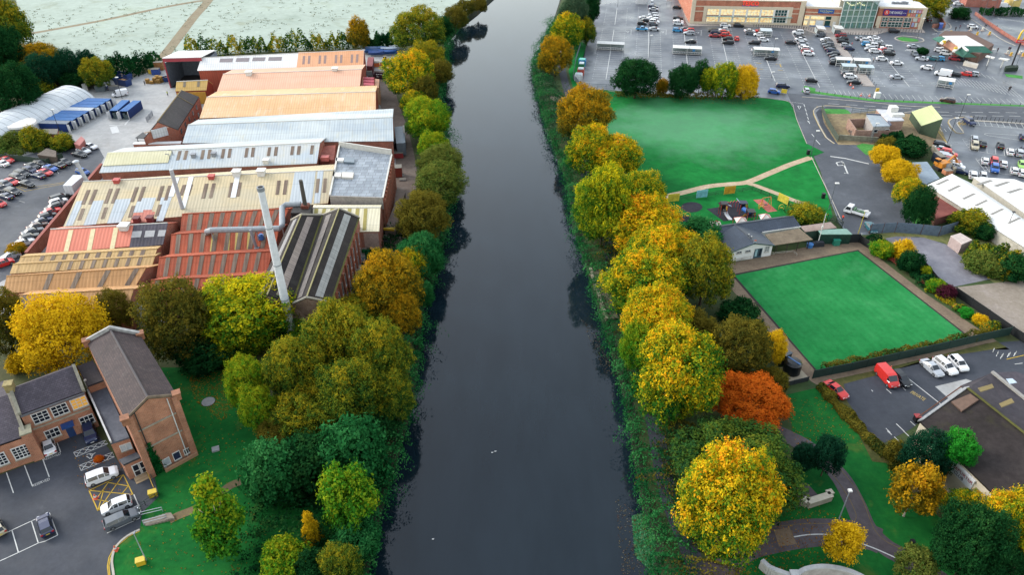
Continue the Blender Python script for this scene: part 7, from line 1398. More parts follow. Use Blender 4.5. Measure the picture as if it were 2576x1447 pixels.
def car_mesh(kind,far=False):
    S,sg,tg,wb=SEC[kind]; body=MB(); gl={'windscreen':MB(),'rear_window':MB(),'side_window':MB(),'side_window2':MB()}
    f=lambda i: {k:V(p) for k,p in zip('abcdefgh',[(S[i][0],-S[i][1],S[i][3]),(S[i][0],-S[i][2],S[i][4]),(S[i][0],-S[i][5],S[i][6]),(S[i][0],S[i][5],S[i][6]),(S[i][0],S[i][2],S[i][4]),(S[i][0],S[i][1],S[i][3])])}
    def ins(q,k=.07,o=.004):
        c=sum(q,V((0,0,0)))/4; n=(q[1]-q[0]).cross(q[2]-q[0]).normalized(); return [p+(c-p)*k+n*o for p in q]
    for i in range(len(S)-1):
        A,B=f(i),f(i+1)
        for q,kind_ in (([A['a'],B['a'],B['b'],A['b']],0),([B['f'],A['f'],A['e'],B['e']],0),([A['b'],B['b'],B['c'],A['c']],1),([B['e'],A['e'],A['d'],B['d']],2),([A['c'],B['c'],B['d'],A['d']],3),([A['f'],B['f'],B['a'],A['a']],0)):
            body.poly(q,0)
            if kind_ in (1,2) and i in sg: (body if far else gl['side_window' if kind_==1 else 'side_window2']).poly(ins(q,.1),1 if far else 0)
            if kind_==3 and i in tg:
                (body if far else gl['rear_window' if i==tg[0] and len(tg)>1 else 'windscreen']).poly(ins(q),1 if far else 0)
    A=f(0); body.poly([A[k] for k in 'abcdef'][::-1],0); A=f(len(S)-1); body.poly([A[k] for k in 'abcdef'],0)
    if kind=='van' : 
        A=f(4);
    if kind=='pickup': body.box((-1.6,0,1.05),(1.5,1.5,.06),0,2 if far else 0)
    x0,x1=S[0][0],S[-1][0]; wh=[]
    for sx in (-1,1):
        for sy in (-1,1):
            c=V((sx*wb,sy*(S[3][1]-.1),.33)); m=body if far else MB(); m.tube([c-V((0,.11,0)),c+V((0,.11,0))],.33,12,2 if far else 0)
            if not far:
                m.tube([c+V((0,sy*.112,0)),c+V((0,sy*.118,0))],.2,10,1); wh.append(m)
    zh=S[-2][4]-.16
    L=[]
    for sy in (-1,1):
        for nm,x,z,mi in (('headlight',x1-.16,zh,3),('tail_light',x0+.08,S[1][4]-.15,4)):
            m=body if far else MB(); m.box((x,sy*(S[-1][1]-.12 if mi==3 else S[1][1]-.14),z),(.3 if mi==3 else .2,.3,.16 if mi==3 else .24),0,mi if far else 0); L.append((nm,m))
    pl=[]
    for nm,x,sx in (('number_plate',x1+.005,1),('number_plate',x0-.005,-1)):
        m=body if far else MB(); m.box((x,0,.52 if sx>0 else .62),(.03,.5,.12),0,5 if far else 0); pl.append((nm,m,sx))
    return body,gl,wh,L,pl
PD=paint('eff0f2'); PROTO={}; KID={}
def proto(kind,far):
    k=(kind,far)
    if k in PROTO: return PROTO[k]
    body,gl,wh,L,pl=car_mesh(kind,far)
    if far:
        me=body.mesh(kind.replace('-','_')+'_car',[PD,m_cg,m_ty,m_hl,m_tl,m_plw],V((0,0,0)),False); PROTO[k]=[('parked_car',me,True)]
    else:
        r=[('body',body.mesh('body',[PD],V((0,0,0))),True)]
        r+=[('windscreen',gl['windscreen'].mesh('windscreen',m_cg),False),('side_window',gl['side_window'].mesh('side_window',m_cg),False),('side_window',gl['side_window2'].mesh('side_window',m_cg),False)]
        if gl['rear_window'].f: r.append(('rear_window',gl['rear_window'].mesh('rear_window',m_cg),False))
        r+=[('wheel',m.mesh('wheel',[m_ty,m_rim]),False) for m in wh]
        r+=[(n,m.mesh(n,m_hl if n=='headlight' else m_tl),False) for n,m in L]+[(n,m.mesh(n,m_plw if s>0 else m_pl),False) for n,m,s in pl]
        PROTO[k]=r
    return PROTO[k]
random.seed(21)
def car(p,d,col,kind,label,group,far=False,nm=None,scale=1.0):
    p=V(p); p.z=.06; d=V(d); rz=math.atan2(d.y,d.x); pm=paint(PAINT[col]); nm=nm or ('parked_van' if kind=='van' else 'parked_car')
    parts=proto(kind,far)
    def mk_(n,me,pt,par):
        o=bpy.data.objects.new(n,me); COL.objects.link(o)
        if pt: o.material_slots[0].link='OBJECT'; o.material_slots[0].material=pm
        if par: o.parent=par
        return o
    if far: r=mk_(nm,parts[0][1],True,None)
    else:
        r=bpy.data.objects.new(nm,None); COL.objects.link(r); r.empty_display_size=.5
        for n,me,pt in parts: mk_(n,me,pt,r)
    r.location=p; r.rotation_euler=(0,0,rz+random.uniform(-.02,.02)); r.scale=(scale,)*3
    tag(r,label,'van' if kind=='van' else 'car',group); return r
CK=['hatchback','saloon','hatchback','estate','off-roader','hatchback','saloon']
ORD=['first','second','third','fourth','fifth','sixth','seventh','eighth','ninth','tenth','eleventh','twelfth','thirteenth','fourteenth','fifteenth']
NAMES={'W':'white','S':'silver','G':'grey','K':'black','N':'navy','B':'blue','LB':'bright blue','R':'red','DR':'dark red','O':'orange','LG':'green','T':'teal','BR':'brown','BE':'beige'}
def cars(c,lst,d,where,group,far=True,flip=False,z=.6,scale=1.0):
    """lst: (x,y,colour code[,kind]); the label tells the place along its line of cars"""
    for i,it in enumerate(lst):
        kind=it[3] if len(it)>3 else CK[(i*3+int(it[0]))%len(CK)]; s=-1 if (i*7+int(it[1]))%3==0 else 1
        lab=f"{NAMES[it[2]]} {kind} {where.format(n=ORD[i])}"
        car(g(c,it[0],it[1],z),V(d)*s,NAMES[it[2]],kind,lab[0].upper()+lab[1:] if False else lab,group,far,scale=scale)
GL='cars on the supermarket lot'
cars('k7',[(1175,385,'W'),(1180,440,'K'),(1130,500,'K'),(1130,622,'LB','pickup')],GU,'{n} from the far end, left half of the second bay row',GL)
cars('k7',[(1375,145,'N'),(1385,195,'S','saloon'),(1370,325,'S'),(1390,375,'W','off-roader'),(1395,425,'W'),(1395,470,'W','off-roader'),(1375,512,'G'),(1400,625,'S','saloon')],GU,'{n} from the far end, right half of the second bay row',GL)
car(g('k7',1345,60,.6),-GV,'silver','hatchback','silver hatchback alone at the very far edge beside the white trailer board',GL,True)
cars('k7',[(1890,155,'K'),(1910,400,'K','off-roader'),(1920,455,'W'),(1915,502,'W','off-roader'),(1895,648,'LB','hatchback')],GU,'{n} from the far end beside the supermarket left wall',GL)
cars('k7',[(2078,625,'G'),(2150,665,'R'),(2150,712,'S','estate'),(2180,897,'K','saloon')],GU,'{n} from the far end, right half of the third bay row',GL)
car(g('k1',980,420,.6),GU,'white','estate','white estate standing at the supermarket kerb under the lit window',GL,True); car(g('k1',1200,425,.6),GU,'black','off-roader','black off-roader standing at the supermarket kerb right of a white estate',GL,True)
cars('k1',[(770,510,'K'),(820,547,'N'),(795,592,'DR','saloon')],GU,'{n} from the shop, left half of the fourth bay row',GL)
cars('k1',[(950,495,'W'),(968,538,'R'),(990,590,'R','off-roader'),(1015,645,'K'),(1020,707,'K')],GU,'{n} from the shop, right half of the fourth bay row',GL)
car(g('k1',1168,640,.6),GV,'red','hatchback','red hatchback driving down the lane right of the fourth bay row',GL,True)
cars('k1',[(1385,515,'W'),(1395,552,'G'),(1460,712,'K')],GU,'{n} from the shop, left half of the fifth bay row',GL)
cars('k1',[(1575,518,'R','saloon'),(1535,575,'W'),(1620,662,'W'),(1735,972,'K')],GU,'{n} from the shop, right half of the fifth bay row',GL)
car(g('k1',1505,835,.6),GU,'white','hatchback','white hatchback half hidden behind the shelter above the yellow marks',GL,True)
cars('k1',[(2195,540,'W','off-roader'),(2225,610,'G'),(2240,657,'W'),(2280,725,'S'),(2300,787,'W'),(2350,822,'W','off-roader'),(2345,862,'DR'),(2370,897,'W')],GU,'{n} from the shop in the packed sixth bay row',GL)
car(g('k1',2075,707,.6),GU,'black','saloon','black saloon alone left of the packed sixth bay row',GL,True); car(g('k1',2420,1342,.6),GU,'black','hatchback','black hatchback alone at the road end of the sixth bay row',GL,True)
cars('k2',[(425,582,'G'),(510,662,'W'),(530,712,'K'),(548,747,'G'),(575,787,'K'),(600,827,'K'),(630,857,'N'),(640,902,'K'),(682,947,'K'),(692,987,'G'),(665,1050,'K')],GU,'{n} from the shop in the line left of the walkway',GL)
cars('k2',[(870,1232,'G'),(925,1282,'W'),(982,1372,'K')],GU,'{n} below the shelters in the line left of the walkway',GL)
cars('k2',[(760,597,'DR'),(782,647,'K','estate'),(802,692,'K'),(845,757,'S'),(905,807,'N','hatchback')],GU,'{n} from the shop in the line right of the walkway',GL)
cars('k2',[(1105,640,'S'),(1185,672,'W'),(1215,737,'LB'),(1285,762,'W','off-roader'),(1255,812,'S'),(1345,852,'W','estate')],GU,'{n} from the shop, left half of the row by the grass island',GL)
cars('k2',[(1310,627,'W'),(1378,682,'W'),(1437,747,'K'),(1520,775,'G'),(1525,803,'W'),(1475,832,'R'),(1562,852,'G'),(1572,895,'K')],GU,'{n} from the shop, right half of the row by the grass island',GL)
for x,y,c_,k,l in ((1455,982,'white','hatchback','white hatchback standing alone just below the row nearest the grass island'),(1705,1052,'white','saloon','white saloon alone in the bays, left of the restaurant lot'),(1705,1287,'silver','saloon','silver saloon alone on the lower part of the last double row'),(1650,517,'black','off-roader','black off-roader at the forecourt bollards below the purple sign'),(2225,325,'black','off-roader','black off-roader behind the corner garden right of the parade')): car(g('k2',x,y,.6),GU if x!=2225 else GV,c_,k,l,GL,True)
D3=V((.85,-.55,0))
for x,y,c_,k,l,d in ((320,942,'silver','saloon','silver saloon crossing the hatched corner by the grass island',GU),(345,1095,'grey','hatchback','grey car hidden behind the small round tree of the restaurant lot',-GV),(490,1190,'silver','saloon','silver saloon beside the small round tree of the restaurant lot',-D3),(700,1190,'teal','estate','dark teal estate in the restaurant bays, left of a bright blue car',-D3),(845,1190,'bright blue','hatchback','bright blue hatchback in the restaurant bays',-D3),(855,1020,'white','hatchback','white hatchback at the back of the drive through queue',D3),(985,1085,'white','off-roader','white off-roader in the middle of the drive through queue',D3),(1155,1192,'dark red','hatchback','dark red car at the drive through window with its tail lights showing',D3),(1300,1205,'black','hatchback','dark car at the front of the drive through queue under the green roof',D3),(590,1372,'white','hatchback','white hatchback parked at the tip of the restaurant lot',-D3),(1525,537,'white','hatchback','white hatchback driving across the road junction',V((.9,-.4,0))),(1230,72,'white','hatchback','white hatchback in front of the far brick terrace',GU),(1120,5,'silver','estate','silver estate at the top edge beside the far brick terrace',GU)): car(g('k3',x,y,.6),d,c_,k,l,'cars round the burger restaurant',True)
car(g('k3',2170,110,.8),GU,'white','van','white van in front of the yellow house','vans on the supermarket side',True); car(g('a3',1760,735,.9),-D3,'white','van','big white van parked left of a black hatchback in the restaurant lot','vans on the supermarket side',True,scale=1.1)
for x,y,c_,k,l,d in ((1878,747,'black','hatchback','black hatchback right of the big white van',-D3),(1990,742,'red','hatchback','red orange hatchback in the restaurant lot, left of a silver car',-D3),(2062,742,'silver','hatchback','silver hatchback right of the red orange one in the restaurant lot',-D3),(150,862,'navy','estate','dark estate leaving the lot past the yellow banner board',GU),(62,920,'blue','hatchback','blue hatchback turning at the lot corner beside the yellow banner board',V((.9,-.35,0))),(385,908,'silver','hatchback','small silver car in the slanted bays beside the verge',GV),(1805,1008,'brown','estate','brown estate in the slanted bays beside the long road',-D3)): car(g('a3',x,y,.6),d,c_,k,l,'cars near the main road',True)
# right lot, nearer
D4=(g('k4',1110,690)-g('k4',1130,890)).normalized(); DD=(g('k4',440,790)-g('k4',215,745)).normalized(); GR='cars on the right hand lot'
cars('k4',[(330,742,'K','estate'),(320,822,'S'),(348,868,'R'),(400,940,'S'),(440,985,'S'),(500,1035,'DR'),(520,1066,'W'),(570,1120,'W'),(640,1205,'N','saloon')],DD,'{n} from the top in the tight line along the stone wall',GR,False)
car(g('k4',465,905,.6),DD,'red','hatchback','red hatchback outside the tight line by the stone wall',GR)
cars('k4',[(900,640,'S','estate'),(908,770,'BE','off-roader'),(1052,725,'K'),(1362,755,'K'),(1530,870,'W'),(1690,893,'S'),(1768,835,'N')],D4,'{n} from the hatched tip in the upper bay row',GR,False)
cars('k4',[(1085,1030,'W'),(1247,1055,'R'),(1258,1168,'B'),(1412,1085,'W'),(1600,1200,'W'),(1738,1105,'LG','hatchback'),(1742,1235,'W')],D4,'{n} from the hatched tip in the lower bay row',GR,False)
cars('k4',[(872,1285,'W'),(1052,1310,'W')],D4,'{n} of two behind the white warehouse roof',GR,False)
car(g('k4',812,335,.7),(g('k4',870,385)-g('k4',740,300)).normalized(),'navy','off-roader','navy off-roader on the yellow hatching',GR); car(g('k4',1752,605,.6),D4,'navy','hatchback','dark car at the right edge above the upper bay row',GR)
# left lot
DL=(g('b0',535,305)-g('b0',380,262)).normalized(); GM='cars on the mill car park'
cars('b0',[(650,182,'K','saloon'),(588,215,'K','saloon'),(505,245,'B','saloon'),(455,287,'R','saloon'),(385,320,'N','saloon'),(270,402,'K','saloon'),(132,482,'K'),(62,527,'N','saloon')],DL,'{n} from the top in the right file of the double row',GM,False)
cars('b0',[(408,197,'K'),(325,222,'K'),(300,264,'N'),(225,299,'K'),(180,337,'K'),(115,380,'R','saloon'),(50,407,'G'),(10,457,'K')],DL,'{n} from the top in the left file of the double row',GM,False)
cars('b0',[(70,160,'R','saloon'),(22,197,'W','saloon')],DL,'{n} from the top below the green mesh fence',GM,False)
cars('b0',[(910,25,'W','saloon'),(840,67,'W','saloon'),(800,107,'K','saloon')],DL,'{n} from the top at the yard entrance',GM,False)
DB=(g('b0',650,563)-g('b0',522,602)).normalized()
cars('b0',[(605,538,'K'),(590,582,'W'),(540,637,'K'),(515,682,'R'),(480,727,'K'),(432,777,'N'),(380,827,'BR'),(330,882,'G'),(300,942,'K'),(238,995,'W'),(105,1130,'S')],DB,'{n} from the white box trailer in the line under the brick wall',GM,False)
car(g('b0',35,1200,.6),DB,'red','hatchback','red hatchback at the bottom of the mill car park',GM); car(g('b0',832,282,.6),DL,'blue','hatchback','blue hatchback against the top of the long brick wall',GM); car(g('b0',-10,600,.6),DL,'red','hatchback','red car just in the frame at the left edge of the mill car park',GM)
def axis(c,f,r): a,b_=g(c,*f,.6),g(c,*r,.6); return (a+b_)/2,(a-b_)
for c,f,r,col,k,l in (('d0',(470,75),(510,215),'white','saloon','white saloon parked nose in under the two storey wing'),('d0',(925,95),(885,-40),'navy','off-roader','dark blue off-roader facing out beside the flat roofed lean-to'),('d0',(1165,405),(885,510),'white','off-roader','white off-roader parked above the yellow hatched box'),('d0',(1040,800),(1300,700),'white','hatchback','white hatchback parked below the yellow hatched box'),('d0',(1375,820),(1075,950),'grey','estate','dark grey estate with a silver roof at the end bay'),('d0',(430,860),(482,1035),'navy','hatchback','navy hatchback with a yellow plate in the lower bays'),('d0',(-60,930),(-20,1000),'beige','hatchback','beige car just cut off by the left edge of the photo'),('c3',(765,1095),(605,965),'red','saloon','low red saloon beside the weedy hedge of the park'),('c3',(1405,985),(1270,845),'black','hatchback','black hatchback beside the long red van'),('c3',(1725,875),(1575,745),'silver','saloon','silver saloon, left of the three pale cars by the green fence'),('c3',(1875,865),(1695,715),'white','estate','white estate in the middle of three pale cars by the green fence'),('c3',(1985,835),(1845,690),'white','hatchback','white hatchback, right of the three pale cars by the green fence'),('b3',(1065,885),(1005,800),'teal','saloon','dark teal saloon on the tarmac by the corrugated fence')):
    p,d=axis(c,f,r); car(p,d,col,k,l,'cars in the foreground' if c!='b3' else None)
p,d=axis('c3',(1285,1010),(1110,810)); car(p,d,'red','van','long red van parked by the dark green fence','vans in view')
p,d=axis('a0',(1135,960),(1275,935)); car(p,d,'white','van','white van parked in the mill yard above the pair of containers','vans in view')
# flatbed truck
p,d=axis('b3',(790,665),(985,725)); d.z=0; d.normalize(); s=V((-d.y,d.x,0)); p=dn(p)+V((0,0,.06)); r=thing('flatbed_truck','white flatbed truck with tools on its bed on the worn tarmac','truck',p); f=lambda u,v,z: p+d*u+s*v+V((0,0,z)); mw_=plain('eceef0',.35)
b=MB(); pr=[f(1.0,-.95,.5),f(2.7,-.95,.5),f(2.75,-.95,1.1),f(2.2,-.95,2.1),f(1.0,-.95,2.15)]; b.prism(pr,s*1.9); b.build('cab',mw_,r)
b=MB(); q=[f(2.72,-.8,1.2),f(2.72,.8,1.2),f(2.26,.75,2.0),f(2.26,-.75,2.0)]; b.poly([x+d*.05 for x in q]); b.build('windscreen',m_cg,r)
for v,sg in ((-.96,-1),(.96,1)): b=MB(); q=[f(1.25,v,1.2),f(2.5,v,1.2),f(2.15,v,1.95),f(1.25,v,1.95)]; b.poly(q if sg<0 else q[::-1]); b.build('side_window',m_cg,r)
b=MB(); b.obox(f(-2.9,-1.0,.75),d*3.8,s*2.0,V((0,0,.15))); b.build('bed',mw_,r)
for o_,a_,c_ in ((f(-2.9,-1.0,.9),d*3.8,s*.06),(f(-2.9,.94,.9),d*3.8,s*.06),(f(-2.9,-.94,.9),d*.06,s*1.88)): b=MB(); b.obox(o_,a_,c_,V((0,0,.45))); b.build('side_board',mw_,r)
b=MB(); b.obox(f(.3,-.8,.95),d*.5,s*1.4,V((0,0,.7))); b.obox(f(-1.8,-.6,.95),d*1.2,s*.7,V((0,0,.35))); b.obox(f(-.9,0,.95),d*.9,s*.6,V((0,0,.5))); b.build('load',plain('6a8a6a',.8,var=.6,sc_=2),r)
for u in (-1.9,1.8):
    for v in (-.8,.8): b=MB(); b.tube([f(u,v-.13,.38),f(u,v+.13,.38)],.4,12); b.build('wheel',m_ty,r)
# vehicles in the open bay
def lorry(p,d,L,H,mat,label,cabm):
    p=dn(V(p)); d=V(d).normalized(); s=V((-d.y,d.x,0)); f=lambda u,v,z: p+d*u+s*v+V((0,0,z)); r=thing('lorry',label,'lorry',p,0,'lorries in the open bay')
    b=MB(); b.prism([f(0,-1.15,.6),f(-2.0,-1.15,.6),f(-2.0,-1.15,H),f(-.4,-1.15,H),f(0,-1.15,1.6)],s*2.3); b.build('cab',cabm,r); b=MB(); q=[f(.02,-1,1.65),f(-.35,-1,H-.2),f(-.35,1,H-.2),f(.02,1,1.65)]; b.poly([x+d*.06 for x in q][::-1]); b.build('windscreen',m_cg,r)
    b=MB(); b.obox(f(-2.2,-1.2,1.0),-d*L,s*2.4,V((0,0,H))); b.build('cargo_box',mat,r)
    for u in (-.8,-L*.6,-L*.9):
        for v in (-1,1): b=MB(); b.tube([f(u,v-.15,.5),f(u,v+.15,.5)],.5,10); b.build('wheel',m_ty,r)
    b=MB(); b.box(f(.05,0,.8),(.3,2.2,.4),math.atan2(d.y,d.x)); b.build('bumper',plain('d8d8d8',.5),r)
lorry(g('a0',1755,765),(0,-1,0),5,2.7,plain('2a3442',.6),'white cabbed lorry in the left of the open bay',plain('d8e2ea',.4)); lorry(g('a0',1905,745),(0,-1,0),5,3.2,plain('1f2a3c',.6),'dark lorry in the right of the open bay',plain('26364e',.4))
# white box trailer in the mill car park
P=[g('b0',x,y,3.2) for x,y in ((630,420),(720,420),(850,312),(735,310))]; r=thing('box_trailer','white box trailer against the long brick wall','trailer',dn(P[0])); b=MB(); b.prism([p-V((0,0,2.5)) for p in P],V((0,0,2.5))); b.build('box',sheet_roof('e4e5e8','dadce0',streak=.05,pitch=.8,lap=30,st=.1),r)
for t in (.75,.9):
    for A_,B_2 in ((P[0],P[3]),(P[1],P[2])): b=MB(); c=dn(A_.lerp(B_2,1-t),.45); b.tube([c-V((.15,0,0)),c+V((.15,0,0))],.45,10); b.build('wheel',m_ty,r)
# covered boats and scrap behind the mill, lane clutter
def boat(c,x,y,L,h,label,d=(1,.05,0),z0=.6):
    p=g(c,x,y); d=V(d).normalized(); s=V((-d.y,d.x,0)); r=thing('covered_boat',label,'boat',p,0,'covered boats behind the mill'); b=MB(); n=9
    for k in range(n-1):
        def sec(t):
            w_=1.1*math.sin(math.pi*min(1,.18+t*.85))**.6; c0=p+d*(t-.5)*L; return [c0+s*w_+V((0,0,z0+.9)),c0+s*w_*.4+V((0,0,z0)),c0-s*w_*.4+V((0,0,z0)),c0-s*w_+V((0,0,z0+.9)),c0+V((0,0,z0+1.35))]
        A,B=sec(k/(n-1)),sec((k+1)/(n-1))
        for i in range(5): j=(i+1)%5; b.poly([A[i],A[j],B[j],B[i]])
    b.build('hull_cover',plain(h,.5,var=.2),r); b=MB(); b.box(p+V((0,0,.35)),(L*.7,1.6,.3),math.atan2(d.y,d.x)); b.build('trailer',m_grey,r)
for x,y,L,h,l in ((1195,515,9,'6a8ab8','blue covered boat farthest back behind the peach roof'),(1185,540,8,'2f5a94','dark blue covered boat in the middle behind the peach roof'),(1215,560,6,'3a5a9a','short blue covered boat nearest the red cabin'),(1350,520,7,'c8d4e4','pale covered boat under the big round tree'),(1330,550,7,'2a62b0','bright blue covered boat beside the pale one'),(1405,495,5,'e4e8ec','small white covered boat farthest right')): boat('a1',x,y,L,h,l)
q=[g('a1',x,y,3) for x,y in ((1125,575),(1185,572),(1170,665),(1110,665))]; r=thing('red_cabin','dark red cabin at the far end of the lane','cabin',dn(q[3])); b=MB(); b.prism([dn(p) for p in q],V((0,0,2.8))); b.build('wall',plain('6a2c34',.7),r); b=MB(); b.prism([p-V((0,0,.2)) for p in q],V((0,0,.25))); b.build('roof',sheet_roof('9a5a5c','8e5052',streak=.1,st=.2),r)
crate(g('a1',1210,665),(2.4,2,1.4),plain('e0743c',.6),'orange bin in the lane beside the dark red cabin',cat='bin'); crate(g('a1',1300,655),(3.6,1.4,1.0),plain('e4683a',.6),'long orange trough in the lane under the yellow tree',cat='trough')
crate(g('a1',1300,625),(1.2,1.2,2.2),plain('22252c',.6),'black upright drum behind the long orange trough',cat='drum'); crate(g('a1',1130,755),(2.8,2,1.4),plain('8a8f90',.6,var=.3),'grey mesh cage below the dark red cabin',cat='cage')
skip(g('a1',1175,790),g('a1',1260,795),'skip heaped with pale rubbish at the end of the salmon shed',plain('4a2a34',.7),4.5,2.4,1.6,plain('d8cfc4',.8,var=.5,sc_=2))
skip(g('b1',1285,960),g('b1',1340,870),'dark skip of scrap with a yellow rim at the foot of the loading ramp',plain('3a3a22',.7),6.5,3.4,1.8,plain('6a4f3a',.9,var=.5,sc_=2))
b=MB(); q0,q1=g('b1',1285,868,2.4),g('b1',1400,862,2.4); b.obox(q0,q1-q0,V((0,.4,0)),V((0,0,.4))); o=b.build('yellow_beam',plain('e0c42a',.6)); tag(o,'yellow beam over the scrap skip at the ramp foot','beam')
crate(g('b1',1135,1105),(5.0,4.2,2.4),plain('1d7a44',.6,var=.2),'green skip container under the grey hoppers',cat='container',nm='green_skip'); crate(g('b1',1135,1010),(1.9,2.4,3.4),plain('6f8288',.6,var=.2),'left of the two grey hoppers behind the green container',cat='hopper',nm='hopper'); crate(g('b1',1190,1010),(1.9,2.4,3.4),plain('5a6a72',.6,var=.2),'right of the two grey hoppers behind the green container',cat='hopper',nm='hopper')
crate(g('b1',1015,1320),(2,2,1.8),plain('d9c8a0',.8),'pale timber crate by the buttressed mill wall'); crate(g('b1',1050,1180),(2.2,1.8,1.4),plain('9aa4b0',.6,var=.4),'grey wrapped pallet by the dark bush at the mill wall',cat='pallet load'); crate(g('b1',1300,980),(2.2,1.6,1.2),plain('4a5058',.6,var=.4),'small grey car sized bin beside the scrap skip',cat='bin'); crate(g('b1',1430,320),(2.2,2.2,2.6),plain('9a4030',.7,var=.2),'rusty red bin against the buttressed wall',cat='bin'); crate(g('b1',1475,365),(1.6,1.0,.3),plain('eceae6',.7),'flat white sheet lying on the lane',cat='sheet'); crate(g('b1',1470,322),(1.0,.8,.5),plain('eceae6',.7),'small white box lying on the lane',cat='box'); crate(g('b1',1435,135),(2.6,1.6,1.4),plain('a83a3c',.7,var=.2),'low red bin at the corner of the grey slated block',cat='bin'); crate(g('b1',1450,30),(3.4,3,1.8),plain('2a3442',.6,var=.5),'dark covered machine beside the storage hopper',cat='machine')
b=MB(); p=g('c1',955,80); b.box(p+V((0,0,.7)),(1.6,1.4,1.4),.4); b.box(p+V((0,0,1.45)),(1.7,1.5,.12),.4); o=b.build('blue_bin',plain('2a5a9a',.5)); tag(o,'blue bin below the buttressed wall at the trees','bin')
# people
def person_mesh():
    J=[(0,0,.93),(0,0,1.15),(0,0,1.38),(0,0,1.50),(.02,0,1.60),(.02,0,1.72),(.0,.19,1.40),(.03,.25,1.12),(.14,.24,.90),(0,-.19,1.40),(-.03,-.25,1.12),(.06,-.25,.88),(0,.09,.86),(.10,.10,.48),(.02,.10,.06),(.16,.10,.03),(0,-.09,.86),(-.06,-.10,.48),(-.14,-.10,.08),(-.01,-.10,.03)]
    E_=[(0,1),(1,2),(2,3),(3,4),(4,5),(2,6),(6,7),(7,8),(2,9),(9,10),(10,11),(0,12),(12,13),(13,14),(14,15),(0,16),(16,17),(17,18),(18,19)]
    Rr=[.15,.15,.16,.06,.10,.09,.075,.055,.04,.075,.055,.04,.10,.075,.05,.04,.10,.075,.05,.04]
    me=bpy.data.meshes.new('person'); me.from_pydata(J,E_,[]); o=bpy.data.objects.new('p',me); COL.objects.link(o); sk=o.modifiers.new('s','SKIN'); sk.use_smooth_shade=True
    for i,v in enumerate(me.skin_vertices[0].data): v.radius=(Rr[i],Rr[i]); v.use_root=(i==0)
    o.modifiers.new('u','SUBSURF').levels=1; bpy.context.view_layer.update(); r=bpy.data.meshes.new_from_object(o.evaluated_get(bpy.context.evaluated_depsgraph_get())); bpy.data.objects.remove(o); return r
PM=person_mesh(); PMS={}
def person(c,x,y,label,top='26303c',legs='23262e',ang=0):
    k=(top,legs)
    if k not in PMS:
        me=PM.copy(); me.materials.clear()
        for h in (legs,top,'d0a48a','3a2c22'): me.materials.append(plain(h,.8))
        for f in me.polygons: z=f.center.z; f.material_index=0 if z<.92 and abs(f.center.y)<.21 else (1 if z<1.5 and z>.98 or (z<1.5 and z>.93) else (3 if z>1.68 or (z>1.58 and f.center.x<-.01) else 2))
        PMS[k]=me
    o=bpy.data.objects.new('person',PMS[k]); COL.objects.link(o); o.location=dn(g(c,x,y,.9),.06); o.rotation_euler=(0,0,ang); tag(o,label,'person')
person('b3',752,745,'person in an orange red hi-vis jacket walking beside the white flatbed','e8503a','2a3a5a',.5); person('a0',1452,832,'person in dark clothes walking toward the pallets in the yard','20242c'); person('a0',1682,938,'person in a yellow green vest near the brick house','c8d84a')
for c,x,y,l,h,a in (('k2',140,465,'person in black standing at the shop kerb left of the domed shelter','16181c',0),('k2',1340,452,'person in dark clothes at the corner pier right of the atrium','23262c',1),('k2',1270,470,'person in grey at the right foot of the atrium','3a4048',2),('k2',800,415,'person in black by the atrium doors','1a1c20',3),('k2',1312,1005,'person in a pale top crossing the lane below the parked cars','b8a8a0',1),('k2',588,1030,'person in navy beside the shelter left of the walkway','26344e',2),('k2',950,735,'person in a red coat by the silver car right of the walkway','c03a48',0),('k3',1180,580,'person in dark clothes crossing the road below the corner garden','2a2c34',1),('k3',1268,540,'person in plum crossing the road toward the junction','5a3048',1),('k3',1775,520,'person in black on the pavement, left of the pair by the brick wall','16181c',0),('k3',1800,522,'person in black on the pavement, right of the pair by the brick wall','1a1c22',0),('k3',2015,545,'person in dark blue at the long low brick wall','1c2230',2),('k3',1632,600,'person in a dark coat on the island right of the white car','22242c',0),('k3',1890,905,'person in navy on the pavement right of the restaurant','22304e',0),('k3',2038,1008,'person in plum by the restaurant corner','4a2a3c',1),('k3',2262,990,'person in plum, left of two walking near the pole sign','4a2a44',1),('k3',2290,992,'person in dark purple, right of two walking near the pole sign','33243c',1),('a3',2425,892,'person in black crossing the bays at the right edge, left of two','17181c',1),('a3',2437,888,'person in dark grey crossing the bays at the right edge, right of two','2a2c30',1),('k3',580,1020,'person in dark clothes by the pale bin at the restaurant bays','20242a',1),('k1',2290,470,'person in black on the forecourt left of the domed shelters','15171b',0),('k3',1622,790,'person in dark clothes at the roadside behind the restaurant','1e2228',0)):
    person(c,x,y,l,h,ang=a)
# swans on the river
for x,y,l in ((1238,1140,'left of two white birds on the river'),(1246,1137,'right of two white birds on the river'),(1089,1358,'single white bird on the near river')):
    p=at(x,y,-1.5); b=MB(); b.ball(p+V((0,0,.06)),(.15,.09,.08),0,10,6); b.tube([p+V((.1,0,.07)),p+V((.15,0,.13)),p+V((.16,0,.19)),p+V((.21,0,.19))],[.035,.03,.03,.012],6); o=b.build('gull',plain('f4f4f2',.7,var=.03),None,True); tag(o,l,'bird')
